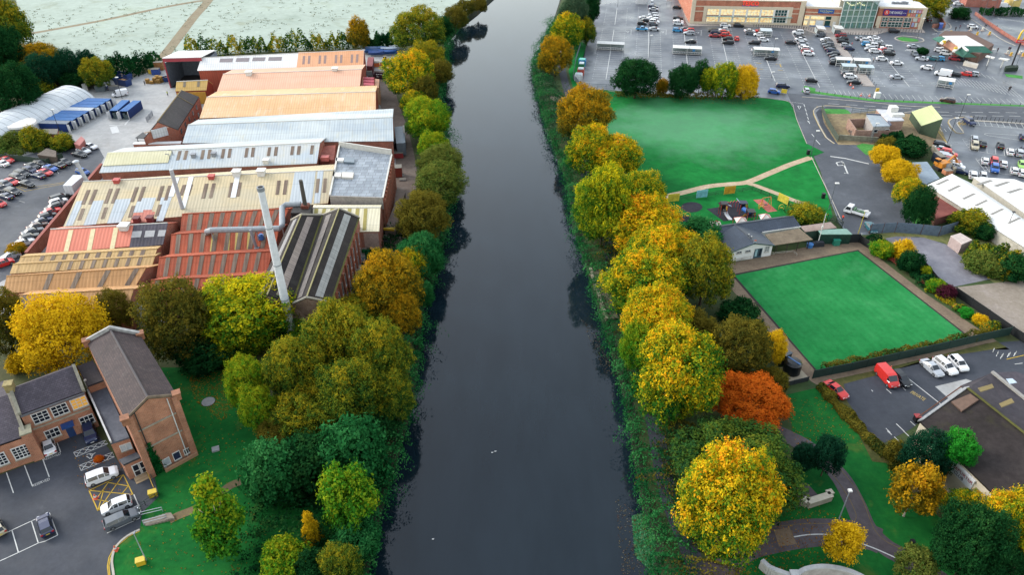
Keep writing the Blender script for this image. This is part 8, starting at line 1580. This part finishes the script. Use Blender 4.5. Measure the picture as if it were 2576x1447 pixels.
# ================================================================ TREES, HEDGES, UNDERGROWTH
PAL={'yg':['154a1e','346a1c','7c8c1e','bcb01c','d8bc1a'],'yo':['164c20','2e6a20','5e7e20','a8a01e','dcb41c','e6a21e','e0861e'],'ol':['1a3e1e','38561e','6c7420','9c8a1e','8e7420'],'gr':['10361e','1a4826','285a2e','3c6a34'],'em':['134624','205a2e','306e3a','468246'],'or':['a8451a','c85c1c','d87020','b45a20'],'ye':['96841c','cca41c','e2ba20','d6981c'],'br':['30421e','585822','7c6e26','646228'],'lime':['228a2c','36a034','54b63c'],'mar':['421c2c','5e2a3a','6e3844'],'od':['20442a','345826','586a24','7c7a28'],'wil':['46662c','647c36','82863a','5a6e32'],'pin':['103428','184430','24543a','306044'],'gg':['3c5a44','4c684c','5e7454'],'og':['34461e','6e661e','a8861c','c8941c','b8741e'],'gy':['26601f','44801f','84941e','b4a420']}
LM={k:leafmat('leaves_'+k,v,k={'yo':.88,'yg':.9,'ye':.86,'og':.82,'gy':.9,'or':.84,'ol':.98,'br':.8,'em':.88,'od':.85}.get(k)) for k,v in PAL.items()}
m_bark=plain('5a4c3c',.9,var=.3); m_birch=plain('b8b0a0',.8,var=.35,sc_=3)
def leafmesh(name,P,Nv,size,tint,mats,seed=0):
    rng=np.random.default_rng(seed); n=len(P); Nv=Nv/np.linalg.norm(Nv,axis=1,keepdims=True); a=rng.normal(size=(n,3)); u=np.cross(Nv,a); u/=np.linalg.norm(u,axis=1,keepdims=True); w_=np.cross(Nv,u)
    s=np.asarray(size)*rng.uniform(.6,1.35,n) ; s=s[:,None]; fold=Nv*s*.25
    v=np.stack([P-u*s+fold,P-w_*s*.62,P+u*s+fold,P+w_*s*.62],1).reshape(-1,3)
    me=bpy.data.meshes.new(name); me.vertices.add(4*n); me.vertices.foreach_set('co',v.astype('f').ravel()); me.loops.add(4*n); me.loops.foreach_set('vertex_index',np.arange(4*n,dtype='i')); me.polygons.add(n); me.polygons.foreach_set('loop_start',np.arange(0,4*n,4,dtype='i')); me.polygons.foreach_set('loop_total',np.full(n,4,dtype='i'))
    me.update(calc_edges=True); at_=me.attributes.new('tint','FLOAT','FACE'); at_.data.foreach_set('value',np.clip(tint,0,1).astype('f')); me.materials.append(mats); return me
def crown_mesh(seed,nl=34,lr=(.26,.42),N=13000,leaf=.045,shape='round',spread=.66):
    rng=np.random.default_rng(seed); kk=np.arange(nl)+.5; zz=1-1.62*kk/nl; aa=kk*2.39996+rng.uniform(0,6); d=np.stack([np.sqrt(1-zz**2)*np.cos(aa),np.sqrt(1-zz**2)*np.sin(aa),zz],1)+rng.normal(size=(nl,3))*.16; d/=np.linalg.norm(d,axis=1,keepdims=True)
    rad=spread*rng.uniform(.75,1.12,nl); L=rng.uniform(lr[0],lr[1],nl); C_=d*rad[:,None]
    if shape=='cone': z=rng.uniform(-.85,.95,nl); k=(1-(z+1)/2*.86)*.72; a=rng.uniform(0,6.28,nl); rr=k*rng.uniform(.35,1,nl); C_=np.stack([rr*np.cos(a),rr*np.sin(a),z],1); L=(.12+.22*k)*rng.uniform(.8,1.25,nl)
    if shape=='tall': C_[:,2]*=1.05; f=1-.22*np.clip(C_[:,2],0,1); C_[:,:2]*=f[:,None]
    if shape=='wisp': L*=.8
    T=N//9; i=rng.choice(nl,T*3,p=L**2/(L**2).sum()); q=rng.normal(size=(T*3,3)); q/=np.linalg.norm(q,axis=1,keepdims=True)
    P=C_[i]+q*(L[i]*(.5+.62*rng.uniform(0,1,T*3)**.7))[:,None]
    dd=np.linalg.norm(P[:,None,:]-C_[None],axis=2)/L[None]; dd[np.arange(T*3),i]=9; keep=(dd.min(1)>.78)|(rng.uniform(0,1,T*3)<.08); P=P[keep][:T]; q=q[keep][:T]; i=i[keep][:T]
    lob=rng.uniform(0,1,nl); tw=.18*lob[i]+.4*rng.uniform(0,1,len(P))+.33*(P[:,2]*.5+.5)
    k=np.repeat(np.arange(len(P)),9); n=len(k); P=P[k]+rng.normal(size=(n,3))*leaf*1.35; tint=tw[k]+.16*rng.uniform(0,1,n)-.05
    Nv=q[k]+rng.normal(size=(n,3))*.6+np.array([0,0,.35])
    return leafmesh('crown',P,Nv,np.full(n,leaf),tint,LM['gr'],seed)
PR={'round':[crown_mesh(s,64,(.17,.33),36000,.0255,'round',.76) for s in (1,2,3,17)],'dome':[crown_mesh(s,80,(.14,.28),36000,.0245,'round',.8) for s in (4,5,18)],'tall':[crown_mesh(s,54,(.17,.32),17000,.036,'tall',.74) for s in (6,7)],'cone':[crown_mesh(s,48,N=8000,leaf=.05,shape='cone') for s in (8,9)],'wisp':[crown_mesh(s,85,(.16,.34),24000,.026,'wisp',.76) for s in (10,11)],'bush':[crown_mesh(s,36,(.2,.38),9000,.052,'round',.7) for s in (12,13,14)],'loose':[crown_mesh(s,26,(.2,.32),7000,.05,'tall',.72) for s in (15,16)]}
def trunk_mesh(seed):
    rng=random.Random(seed); b=MB(); b.tube([(0,0,-.02),(0,0,.1),(rng.uniform(-.03,.03),0,.6),(rng.uniform(-.05,.05),rng.uniform(-.05,.05),1.15)],[.075,.05,.04,.02],7)
    for k in range(7): a=k*.9+rng.uniform(0,.5); z=rng.uniform(.45,.95); l=rng.uniform(.35,.6); b.tube([(0,0,z),(math.cos(a)*l*.5,math.sin(a)*l*.5,z+.22),(math.cos(a)*l,math.sin(a)*l,z+.5)],[.028,.018,.007],5)
    return b.mesh('trunk',m_bark,V((0,0,0)))
TR=[trunk_mesh(s) for s in range(4)]
tc=[0]
def tree(x0,y0,x1,y1,kind,pal,label,clear=.12,nm=None,grp=None,bark=None,rzlim=(.62,1.5)):
    tc[0]+=1; k=tc[0]; rng=random.Random(k); cx,cy=(x0+x1)/2,(y0+y1)/2; zc=4.0
    v=(cy-723.5)/F; u=(cx-1288)/F; den=SP+v*CP; sdep=den/math.sqrt(1+v*v); cdep=math.sqrt(1-sdep*sdep)
    for _ in range(8):
        m=F*den/(HC-zc); r=(x1-x0)/2/m; hh=(y1-y0)/2/m*1.0; q=hh*hh-(r*sdep)**2; rz=math.sqrt(q)/cdep if q>0 else 0
        rz=min(max(rz,r*rzlim[0]),r*rzlim[1]); zc=rz*(1+clear) if kind!='bush' else rz*.72
    p=dn(at(cx,cy,zc)); nm=nm or {'bush':'shrub','cone':'slender_tree'}.get(kind,'broadleaf_tree')
    t=thing(nm,label,'shrub' if kind=='bush' else 'tree',p,rng.uniform(0,6.28),grp); me=PR[kind][k%len(PR[kind])]
    o=bpy.data.objects.new('crown',me); COL.objects.link(o); o.parent=t; o.location=(0,0,zc); o.scale=(r*1.04,r*1.04,rz*1.04); o.material_slots[0].link='OBJECT'; o.material_slots[0].material=LM[pal]
    o=bpy.data.objects.new('trunk',TR[k%4]); COL.objects.link(o); o.parent=t; o.scale=(r*.8,r*.8,zc); 
    if bark: o.material_slots[0].link='OBJECT'; o.material_slots[0].material=bark
    return t
G1='trees of the left river bank'; G2='trees of the right river bank'; G3='trees and shrubs of the right hand park'; G4='trees at the back of the mill yard'; G5='trees round the brick hall'
for a in [
# left bank, far to near
(1178,-8,1226,34,'dome','br','dark bank tree farthest up the left bank at the frame top',.1,G1),(1146,0,1192,42,'dome','br','second bank tree from the top of the left bank',.1,G1),(1116,15,1174,76,'dome','br','brown round bank tree just above the dark green one',.1,G1),(1085,42,1140,98,'tall','gr','narrow dark green bank tree beside the biggest olive tree',.1,G1),
(980,22,1114,135,'dome','ol','big olive brown round tree at the far end of the lane',.15,G1),(872,46,932,124,'tall','og','orange brown tree standing alone at the meadow hedge',.12,G1),(1026,100,1122,185,'wisp','ol','olive tree in front of the big round one',.1,G1),(1072,150,1142,215,'wisp','br','brown overhanging tree at the river below the olive pair',.05,G1),
(966,128,1094,245,'round','yo','yellow tree over the far end of the mill lane',.12,G1),(1040,190,1105,270,'wisp','br','brown tree between the yellow tree and the river',.1,G1),(1007,228,1078,285,'round','yo','small orange yellow tree right of the lane',.1,G1),(1014,246,1134,355,'round','gy','bright green yellow tree below the small orange one',.1,G1),
(1048,328,1132,408,'wisp','gy','small yellow green tree beside the grey shed hopper',.1,G1),(1046,362,1166,462,'wisp','wil','willow green tree overhanging the river, upper of two',.08,G1),(1040,405,1174,522,'wisp','wil','willow green tree overhanging the river, lower of two',.08,G1),(998,478,1130,612,'dome','br','dark brown round tree beside the loading ramp',.1,G1),
(1000,585,1115,700,'round','em','deep green tree between the brown and the orange trees',.05,G1),(996,618,1080,712,'round','yo','small golden tree above the big orange gold one',.12,G1),(892,632,1060,815,'round','og','big orange gold tree beside the black mill',.12,G1),(1040,690,1094,790,'wisp','em','green tree at the water right of the big orange gold one',.02,G1),
(960,730,1062,850,'wisp','og','golden brown tree just below the big orange gold one',.1,G1),(765,755,945,960,'round','ol','biggest olive gold tree right below the black mill gable',.12,G1),(880,800,1032,1010,'round','ol','olive gold tree at the water beside the biggest one',.1,G1),(674,842,820,1035,'round','ol','olive gold tree left of the biggest one',.12,G1),(800,900,960,1095,'round','ol','olive gold tree below the biggest one',.1,G1),(905,935,990,1025,'bush','em','green shrub crown showing between olive gold trees',.1,G1),
(562,868,680,1065,'wisp','gy','yellow green drooping tree right of the hall lawn',.1,G1),(495,682,742,885,'round','yg','bright yellow green tree at the chimney foot',.12,G1),(655,770,738,858,'bush','gr','dark green shrub against the bright yellow green tree',.1,G1),(700,780,790,870,'wisp','gy','yellow green tree at the black mill left corner',.1,G1),
(640,1010,780,1120,'wisp','br','brown tangled undergrowth tree below the olive gold group',.0,G1),(612,1100,760,1285,'bush','em','big deep green shrub mass at the lawn edge, left one',.0,G1),(790,1050,978,1255,'bush','em','big deep green shrub mass at the water',.0,G1),(700,1090,860,1260,'bush','gr','dark green shrub mass in the middle of the group',.0,G1),(800,1140,950,1375,'loose','gy','tall thin olive green tree in front of the deep green shrubs',.05,G1),(830,1300,960,1420,'bush','em','deep green shrub at the water near the photo bottom',.0,G1),
(746,1288,816,1372,'cone','ye','small golden cone tree near the photo bottom',.1,G1),(660,1350,780,1480,'bush','gy','yellow green shrub at the bottom edge of the photo',.0,G1),(740,1385,845,1500,'bush','gr','dark shrub between yellow green ones at the bottom edge',.0,G1),(800,1368,912,1500,'wisp','ol','olive shrub at the water at the bottom edge',.0,G1),
(930,880,1044,1120,'wisp','ol','olive tree overhanging the water below the olive gold pair',.05,G1),(690,960,860,1110,'dome','ol','dull olive tree on the lower side of the olive gold group',.08,G1),(745,700,870,800,'wisp','og','golden scrub at the foot of the black mill',.0,G1),(840,740,960,850,'wisp','ol','olive tree at the right foot of the black mill',.05,G1),(600,960,700,1100,'wisp','gy','yellow green shrub tree at the lawn edge',.05,G1),(560,800,680,900,'wisp','yg','yellow green tree under the brightest one',.05,G1),(850,1010,1000,1130,'bush','gr','dark evergreen shrub above the green shrub mass',.0,G1),
# round the hall
(348,698,532,915,'wisp','br','dark brown green tree between the two yellow ones',.1,G5),(440,840,600,935,'bush','gr','dark green shrub under the brown tree behind the hall',.0,G5),(46,732,262,952,'wisp','ye','bright golden tree behind the two storey wing',.1,G5),(243,724,335,835,'wisp','br','small brown tree between golden tree and hall gable',.1,G5),(-70,690,72,935,'wisp','br','dark brown tree at the left edge by the tan sheds',.1,G5),(18,888,72,945,'bush','ye','small yellow shrub left of the two storey wing',.0,G5),(525,850,600,925,'wisp','yg','small yellow tree beside the bright yellow green one',.1,G5),(455,1188,622,1380,'cone','gy','feathery olive gold tree with a bare trunk on the near lawn',.45,G5),
# mill yard
(-40,-10,68,130,'tall','ol','tall olive tree at the top left corner',.05,G4),(-60,60,50,190,'round','gr','dark green tree at the left edge under the olive one',.05,G4),(42,112,144,172,'round','og','orange tree among the dark ones at the meadow edge',.15,G4),(-20,122,60,180,'round','og','orange tree at the left edge of the meadow',.15,G4),(55,135,150,225,'wisp','pin','dark pine green tree below the orange one',.1,G4),(-30,160,95,290,'round','gr','biggest dark green tree beside the arched hut',.05,G4),(60,190,130,245,'bush','ol','olive shrub beside the arched hut',.0,G4),(118,140,178,208,'wisp','pin','dark pine behind the hut, left of two',.15,G4),(142,122,200,205,'wisp','pin','tall dark pine with spread limbs, middle one',.2,G4),(192,124,246,190,'wisp','pin','dark pine beside the olive round tree',.15,G4),(208,145,282,222,'dome','ol','olive round tree behind the white tool shed',.1,G4),(150,185,222,222,'bush','gr','low dark shrub under the pines',.0,G4),
(54,318,120,385,'bush','ol','brown olive shrub beside the white topped tank',.1,G4),(128,336,188,385,'bush','ol','dark olive shrub beside the pinkish outhouse',.1,G4),(14,612,64,645,'bush','og','low rusty shrub at the corner of the brick wall',.0,G4),(0,330,60,380,'bush','wil','pale shrub beside the end of the arched hut',.0,G4),
# right bank, far to near
(1402,-12,1482,100,'wisp','gg','grey green willow at the frame top beside the lot',.08,G2),(1462,-20,1512,62,'tall','gr','dark green tree at the far corner of the lot',.05,G2),(1456,46,1500,112,'tall','ol','olive tree right of the orange crowned one',.05,G2),(1386,36,1470,120,'round','yo','dark tree with an orange yellow crown at the far path',.08,G2),(1352,92,1442,190,'wisp','og','orange tree over the riverside path',.05,G2),(1350,130,1400,182,'wisp','ol','olive shrub at the water under the orange tree',.0,G2),(1406,220,1540,360,'dome','og','orange gold tree heading the avenue of round trees',.1,G2),(1426,314,1548,440,'round','yo','second avenue tree, green gold, below the orange one',.1,G2),(1488,342,1614,455,'round','yo','avenue tree leaning over the park lawn, golden',.1,G2),(1446,405,1592,630,'round','yg','tall yellow green avenue tree at the water',.1,G2),(1540,428,1672,560,'round','yo','golden avenue tree beside the first mural panel',.1,G2),(1530,490,1712,655,'round','yo','broad orange tipped avenue tree left of the round rubber patch',.1,G2),(1582,560,1756,725,'round','yo','golden avenue tree left of the dark green one',.1,G2),(1522,615,1726,800,'round','yo','bright golden avenue tree at the river wall',.1,G2),(1562,716,1740,900,'round','yo','golden avenue tree below the river wall',.1,G2),(1556,800,1660,950,'wisp','gy','dull green tree at the water under the golden avenue',.02,G2),(1592,818,1814,1072,'round','yo','nearest but one, big golden round tree with green gaps',.1,G2),
(1700,590,1850,775,'wisp','ol','dark olive tree beside the clubhouse gable',.05,G2),(1704,546,1818,648,'bush','em','bright deep green evergreen beside the clubhouse',.05,G2),(1690,780,1815,900,'wisp','br','brown bare looking tree behind the golden one',.05,G2),(1790,795,1940,965,'wisp','br','dark brown tree left of the yellow column',.05,G2),(1808,750,1916,832,'bush','gr','dark evergreen shrub at the corner of the green',.0,G2),(1892,804,1930,856,'cone','pin','small blue green conifer at the green',.05,G2),(1914,812,1980,935,'tall','ye','bright yellow column tree beside the black tank',.05,G2),(1820,905,1890,970,'bush','gg','grey green shrub above the orange tree',.0,G2),(1798,942,1984,1078,'dome','or','vivid orange red tree by the stone gate pillar',.08,G2),(1702,1042,2008,1300,'dome','od','huge dark olive green tree behind the front golden one',.08,G2),(1710,1120,1954,1402,'round','yo','front golden orange tree nearest the camera',.08,G2),(1830,1160,2000,1290,'dome','ol','olive tree above the dark paved seat',.08,G2),(1905,920,1985,1000,'wisp','br','brown shrub behind the black tank',.0,G2),
# park
(1990,1092,2054,1210,'tall','pin','dark pine left of the taller pine on the lawn',.12,G3),(2044,1085,2124,1205,'tall','pin','grey green pine with a leaning trunk on the lawn',.3,G3),(2244,1162,2364,1305,'loose','og','golden birch with a pale trunk below the sign wall',.2,G3),(2078,1310,2172,1418,'loose','ye','small golden tree over the white path line',.2,G3),(2252,1372,2358,1480,'loose','wil','pale olive shrub tree at the lower right path',.05,G3),(2385,1238,2530,1345,'round','yo','golden tree in front of the black roofed club',.1,G3),(2482,1218,2640,1420,'round','yo','golden tree at the right edge below the club',.1,G3),(2362,1262,2536,1480,'round','gr','big dark green tree in the lower right corner',.05,G3),(2480,1370,2640,1520,'round','gr','dark green tree at the lower right edge',.05,G3),(2268,1078,2388,1225,'wisp','pin','dark conifer in front of the cream wall',.05,G3),(2368,1078,2458,1170,'tall','lime','bright green tree crown against the edge of the black roof',2.1,G3),(236,1146,260,1165,'bush','or','small orange leafy heap on the white hatched bay lines',.0,G5),(2222,1108,2284,1180,'bush','br','brown bush at the end of the weedy strip',.0,G3),(2440,1190,2490,1235,'bush','og','rusty shrub beside the golden tree at the sign',.3,G3),(2290,1180,2340,1260,'bush','br','dark brown shrub between birch and sign wall',.0,G3),
(1544,146,1657,246,'round','gr','dark green round tree between lawn and lot',.05,G3),(1648,198,1682,240,'bush','og','rusty shrub between the lot trees',.0,G3),(1680,163,1756,248,'round','gr','dark green tree with an orange top in the lot row',.08,G3),(1736,142,1790,245,'tall','gr','tallest slim green tree of the lot row',.1,G3),(1760,165,1810,245,'wisp','yg','yellow tree squeezed between two green ones in the lot row',.1,G3),(1790,158,1858,248,'round','yg','green tree with yellow shoulders in the lot row',.08,G3),(1834,166,1908,248,'round','ye','yellow tree at the right end of the lot row',.08,G3),
(2192,364,2262,425,'round','ye','top yellow tree of the slope beside the tarmac',.12,G3),(2220,400,2306,470,'round','ye','second yellow tree of the slope beside the flat roof',.12,G3),(2250,448,2324,526,'round','yo','third, duller yellow tree of the slope',.1,G3),(2278,468,2352,572,'round','gr','dark green tree at the foot of the yellow ones',.05,G3),(1983,514,2074,566,'bush','ol','dark shrub at the clubhouse end',.0,G3),(2393,526,2492,595,'bush','ol','tangled shrub at the white warehouse eave',.0,G3),(2450,560,2500,610,'bush','gr','green shrub under the tangled one',.0,G3),(2243,602,2300,662,'bush','ye','yellow shrub on the corner of the slab yard',.05,G3),(2258,630,2324,692,'bush','gr','round green bush beside the benches',.05,G3),(2190,604,2248,655,'bush','gy','green yellow shrub at the far corner of the green',.0,G3),(2430,640,2520,690,'bush','wil','pale shrub on the rough ground, left one',.0,G3),(2500,640,2600,710,'bush','gr','dark shrub on the rough ground at the right edge',.0,G3),(2330,700,2378,742,'bush','gy','lime yellow shrub next to the maroon bush',.0,G3),(2358,714,2404,758,'bush','mar','maroon bush at the black fence',.0,G3),(2412,772,2450,802,'bush','lime','round lime bush at the green path',.0,G3),(2447,790,2484,822,'bush','ye','yellow bush below the lime one',.0,G3),(2468,814,2506,840,'bush','og','orange bush below the yellow one',.0,G3),(2310,668,2345,700,'bush','yg','small yellow shrub beside the middle bench',.0,G3),(2270,-20,2378,38,'round','ol','dark tree mass behind the parade',.05,G3),(2306,118,2336,138,'bush','gr','small round tree in the restaurant lot',.25,G3),(2390,20,2440,48,'bush','gr','dark shrub at the end of the far hedge',.0,G3),(2436,248,2450,262,'bush','or','tiny rusty plant by the green hut',.0,G3) if False else (2300,282,2316,300,'bush','or','tiny red shrub left of the green hut',.0,G3),(2250,355,2330,388,'bush','gr','dark shrub mass below the waste ground',.0,G3),(2205,345,2258,385,'bush','br','dark brown shrub at the derelict wall end',.0,G3)]:
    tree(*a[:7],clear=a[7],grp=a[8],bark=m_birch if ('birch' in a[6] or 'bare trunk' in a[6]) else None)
def hedge(nm,label,pts,wd,h,pal,n,size=.28,lump=.25,seed=1,kind=None,grp=None):
    rng=np.random.default_rng(seed); P=np.array([tuple(p) for p in pts]); sg=np.linalg.norm(np.diff(P,axis=0),axis=1); cs=np.concatenate([[0],np.cumsum(sg)]); t=rng.uniform(0,cs[-1],n); k=np.clip(np.searchsorted(cs,t)-1,0,len(sg)-1); f=((t-cs[k])/sg[k])[:,None]; c=P[k]*(1-f)+P[k+1]*f; d=(P[k+1]-P[k])/sg[k][:,None]; nn=np.stack([-d[:,1],d[:,0],0*d[:,0]],1)
    ph=rng.uniform(0,6.28,6); m=sum(np.sin(t*w_+p_) for w_,p_ in zip((.35,.8,1.7,.21,1.2,2.6),ph))/6*lump*2+1
    a=rng.uniform(0,math.pi,n); R_=rng.uniform(.72,1.06,n)*m; off=np.cos(a)*wd/2*R_; z=np.sin(a)**.7*h*R_
    Q=c+nn*off[:,None]; Q[:,2]=np.maximum(z,0.05)+c[:,2]; Nv=nn*np.cos(a)[:,None]+np.array([0,0,1])*np.sin(a)[:,None]+rng.normal(size=(n,3))*.5
    tint=.5+.3*np.sin(t*.6+ph[0])*np.sin(t*.23+ph[1])+rng.uniform(-.3,.3,n); org_=Q.mean(0); org_[2]=0
    o=bpy.data.objects.new(nm,leafmesh(nm,Q-org_,Nv,np.full(n,size),tint,LM[pal],seed)); COL.objects.link(o); o.location=org_; return tag(o,label,'hedge' if not kind else 'undergrowth',grp,kind)
W_=lambda *p: [at(x,y) for x,y in p]
hedge('field_hedge','dark hedge between the mill yard and the meadow, left of the open bay',W_((230,200),(300,192),(355,180),(400,165)),9,5.5,'gr',4500,.4,.35,2)
hedge('field_hedge','mixed hedge along the meadow behind the white and peach shed',W_((470,140),(560,137),(650,128),(760,124),(870,119),(925,115)),6,5,'ol',5500,.42,.5,3); hedge('field_hedge','dark hedge behind the covered boats',W_((925,122),(960,121),(988,118)),7,5.5,'gr',2200,.4,.3,4)
hedge('green_hedge','clipped brown green hedge inside the dark green fence of the bowling green',[g('c3',x,y) for x,y in ((540,845),(900,770),(1050,740),(1400,660),(1800,570),(2180,490))],1.6,1.7,'br',5000,.16,.3,5)
hedge('field_hedge','green hedge in front of the far lot at the top right',[g('k3',x,y) for x,y in ((1640,270),(1900,300),(2300,300),(2600,310))],5,3,'gr',2600,.3,.2,6); hedge('park_hedge','scrubby hedge between the park lawn and the red saloon car park',[g('c3',x,y) for x,y in ((520,1000),(680,1180),(850,1360),(1000,1520),(1180,1700))],2.0,1.1,'br',4200,.2,.35,7)
hedge('site_hedge','dark hedge in front of the derelict building fence',[g('k8',x,y) for x,y in ((1200,760),(1450,770),(1700,790),(1880,850))],4,3,'gr',3000,.28,.35,8); hedge('lot_hedge','low shrubs under the trees between lawn and lot',W_((1545,240),(1660,243),(1780,246),(1905,246)),3,1.6,'br',2600,.25,.4,9)
hedge('rough_scrub','scrub along the foot of the white warehouse wall',[g('b3',x,y) for x,y in ((2000,1110),(2200,1180),(2400,1270),(2574,1330))],8,2.6,'ol',4500,.28,.45,10); hedge('garden_border','mixed planting in the bed behind the benches',[g('b3',x,y) for x,y in ((1010,950),(1150,1050),(1320,1200),(1500,1340),(1640,1440))],3,1.2,'gr',3800,.2,.5,11); hedge('garden_border','mixed planting in the bed beside the near bench',[g('c3',x,y) for x,y in ((1620,20),(1800,130),(2000,280),(2200,410),(2320,480))],2.6,1.1,'ol',3000,.2,.5,12)
hedge('edge_scrub','scrub along the yard edge above the left car park',W_((0,385),(60,378),(120,372),(165,355)),7,1.8,'wil',2600,.28,.4,13)
hedge('bank_undergrowth','x',[p+V((-1.6,0,0)) for p in le if 40<p.y<330],8,2.8,'em',44000,.18,.55,20,'stuff'); hedge('bank_undergrowth','x',[p+V((1.2,0,0)) for p in re_ if 40<p.y<330],7,2.4,'em',44000,.17,.55,21,'stuff')
hedge('bank_reeds','x',[p+V((-.7,0,-1.1)) for p in re_ if 40<p.y<330],2.4,1.8,'em',16000,.18,.5,22,'stuff'); hedge('bank_reeds','x',[p+V((.7,0,-1.1)) for p in le if 40<p.y<330],2.4,1.8,'em',16000,.18,.5,23,'stuff')
hedge('bank_undergrowth','x',[p+V((-9,0,0)) for p in le if 48<p.y<150],12,2.2,'gr',24000,.22,.6,24,'stuff'); hedge('bank_undergrowth','x',[p+V((6.5,0,0)) for p in re_ if 48<p.y<160],8,1.3,'br',18000,.18,.6,25,'stuff'); hedge('bank_reeds','x',W_((1370,190),(1388,250),(1408,310),(1420,350)),7,2.0,'gg',4500,.26,.5,26,'stuff')
for o in COL.objects:
    if o.get('label')=='x': del o['label']; del o['category']
# meadow tussocks, fallen leaves, floating weed
def scatter(nm,poly,n,size,mat,seed,z=.06,up=False,zlift=.0):
    rng=np.random.default_rng(seed); xs=np.array([p[0] for p in poly]); ys=np.array([p[1] for p in poly]); pts=[]; M_=len(poly)
    while len(pts)<n:
        x,y=rng.uniform(xs.min(),xs.max()),rng.uniform(ys.min(),ys.max()); c=False; j=M_-1
        for i in range(M_):
            if (ys[i]>y)!=(ys[j]>y) and x<(xs[j]-xs[i])*(y-ys[i])/(ys[j]-ys[i])+xs[i]: c=not c
            j=i
        if c and (not up or math.sin(x*.045+1)*math.sin(y*.09+x*.02)+rng.uniform(-.9,.9)>.1): pts.append((x,y))
    Q=np.array([tuple(at(x,y,z)) for x,y in pts]); 
    if up: Q=np.repeat(Q,6,0)+rng.normal(size=(n*6,3))*np.array([.45,.45,.0])+np.array([0,0,.25])*rng.uniform(0,1,(n*6,1)); Nv=rng.normal(size=(n*6,3))*np.array([1,1,.5])
    else: Nv=rng.normal(size=(n,3))*.25+np.array([0,0,1])
    c=Q.mean(0); c[2]=0; o=bpy.data.objects.new(nm,leafmesh(nm,Q-c,Nv,np.full(len(Q),size),rng.uniform(0,1,len(Q)),mat,seed)); COL.objects.link(o); o.location=c; o['kind']='stuff'
mt=leafmat('tussock',['77836c','8c9678','938d78','a4ae94'])
scatter('meadow_tussocks',[(60,108),(60,20),(640,-5),(1190,-5),(1180,20),(1060,75),(940,112),(640,128),(410,140),(160,148)],650,.22,mt,1,.05,True)
ml=leafmat('fallen_leaf',['8a5a1e','b07a22','c89a28','94481e'])
for q,n,sd_ in ((((470,935),(560,930),(610,1000),(560,1060),(490,1010)),1100,2),(((405,930),(620,940),(660,1050),(600,1240),(420,1240),(460,1100)),320,3),(((440,1230),(640,1240),(700,1440),(330,1447),(320,1380)),170,4),(((180,1105),(330,1190),(300,1240),(200,1230)),160,5),(((1880,1300),(2010,1250),(2160,1320),(2080,1440),(1850,1447)),800,6),(((1680,235),(1900,246),(1900,262),(1690,258)),500,7),(((1960,1000),(2080,1000),(2180,1120),(2000,1130)),300,8),(((1000,1080),(1055,900),(1050,1000),(1010,1200)),0,9)):
    if n: scatter('fallen_leaves',q,n,.11,ml,sd_)
mw=leafmat('weed',['2c6a40','3c8a54','5aa070','6c5a3a'])
scatter('floating_weed',[(1590,1300),(1632,1290),(1668,1330),(1672,1400),(1640,1440),(1600,1400)],4200,.22,mw,11,-1.47); scatter('floating_weed',[(1545,1250),(1600,1290),(1640,1447),(1560,1447),(1555,1340)],300,.1,leafmat('reed_litter',['5a4a30','7a6a4a','8a8a7a','6a4a40']),12,-1.47); scatter('floating_weed',[(1460,800),(1500,840),(1560,950),(1520,940)],220,.1,leafmat('reed_litter',['5a4a30']),13,-1.47)
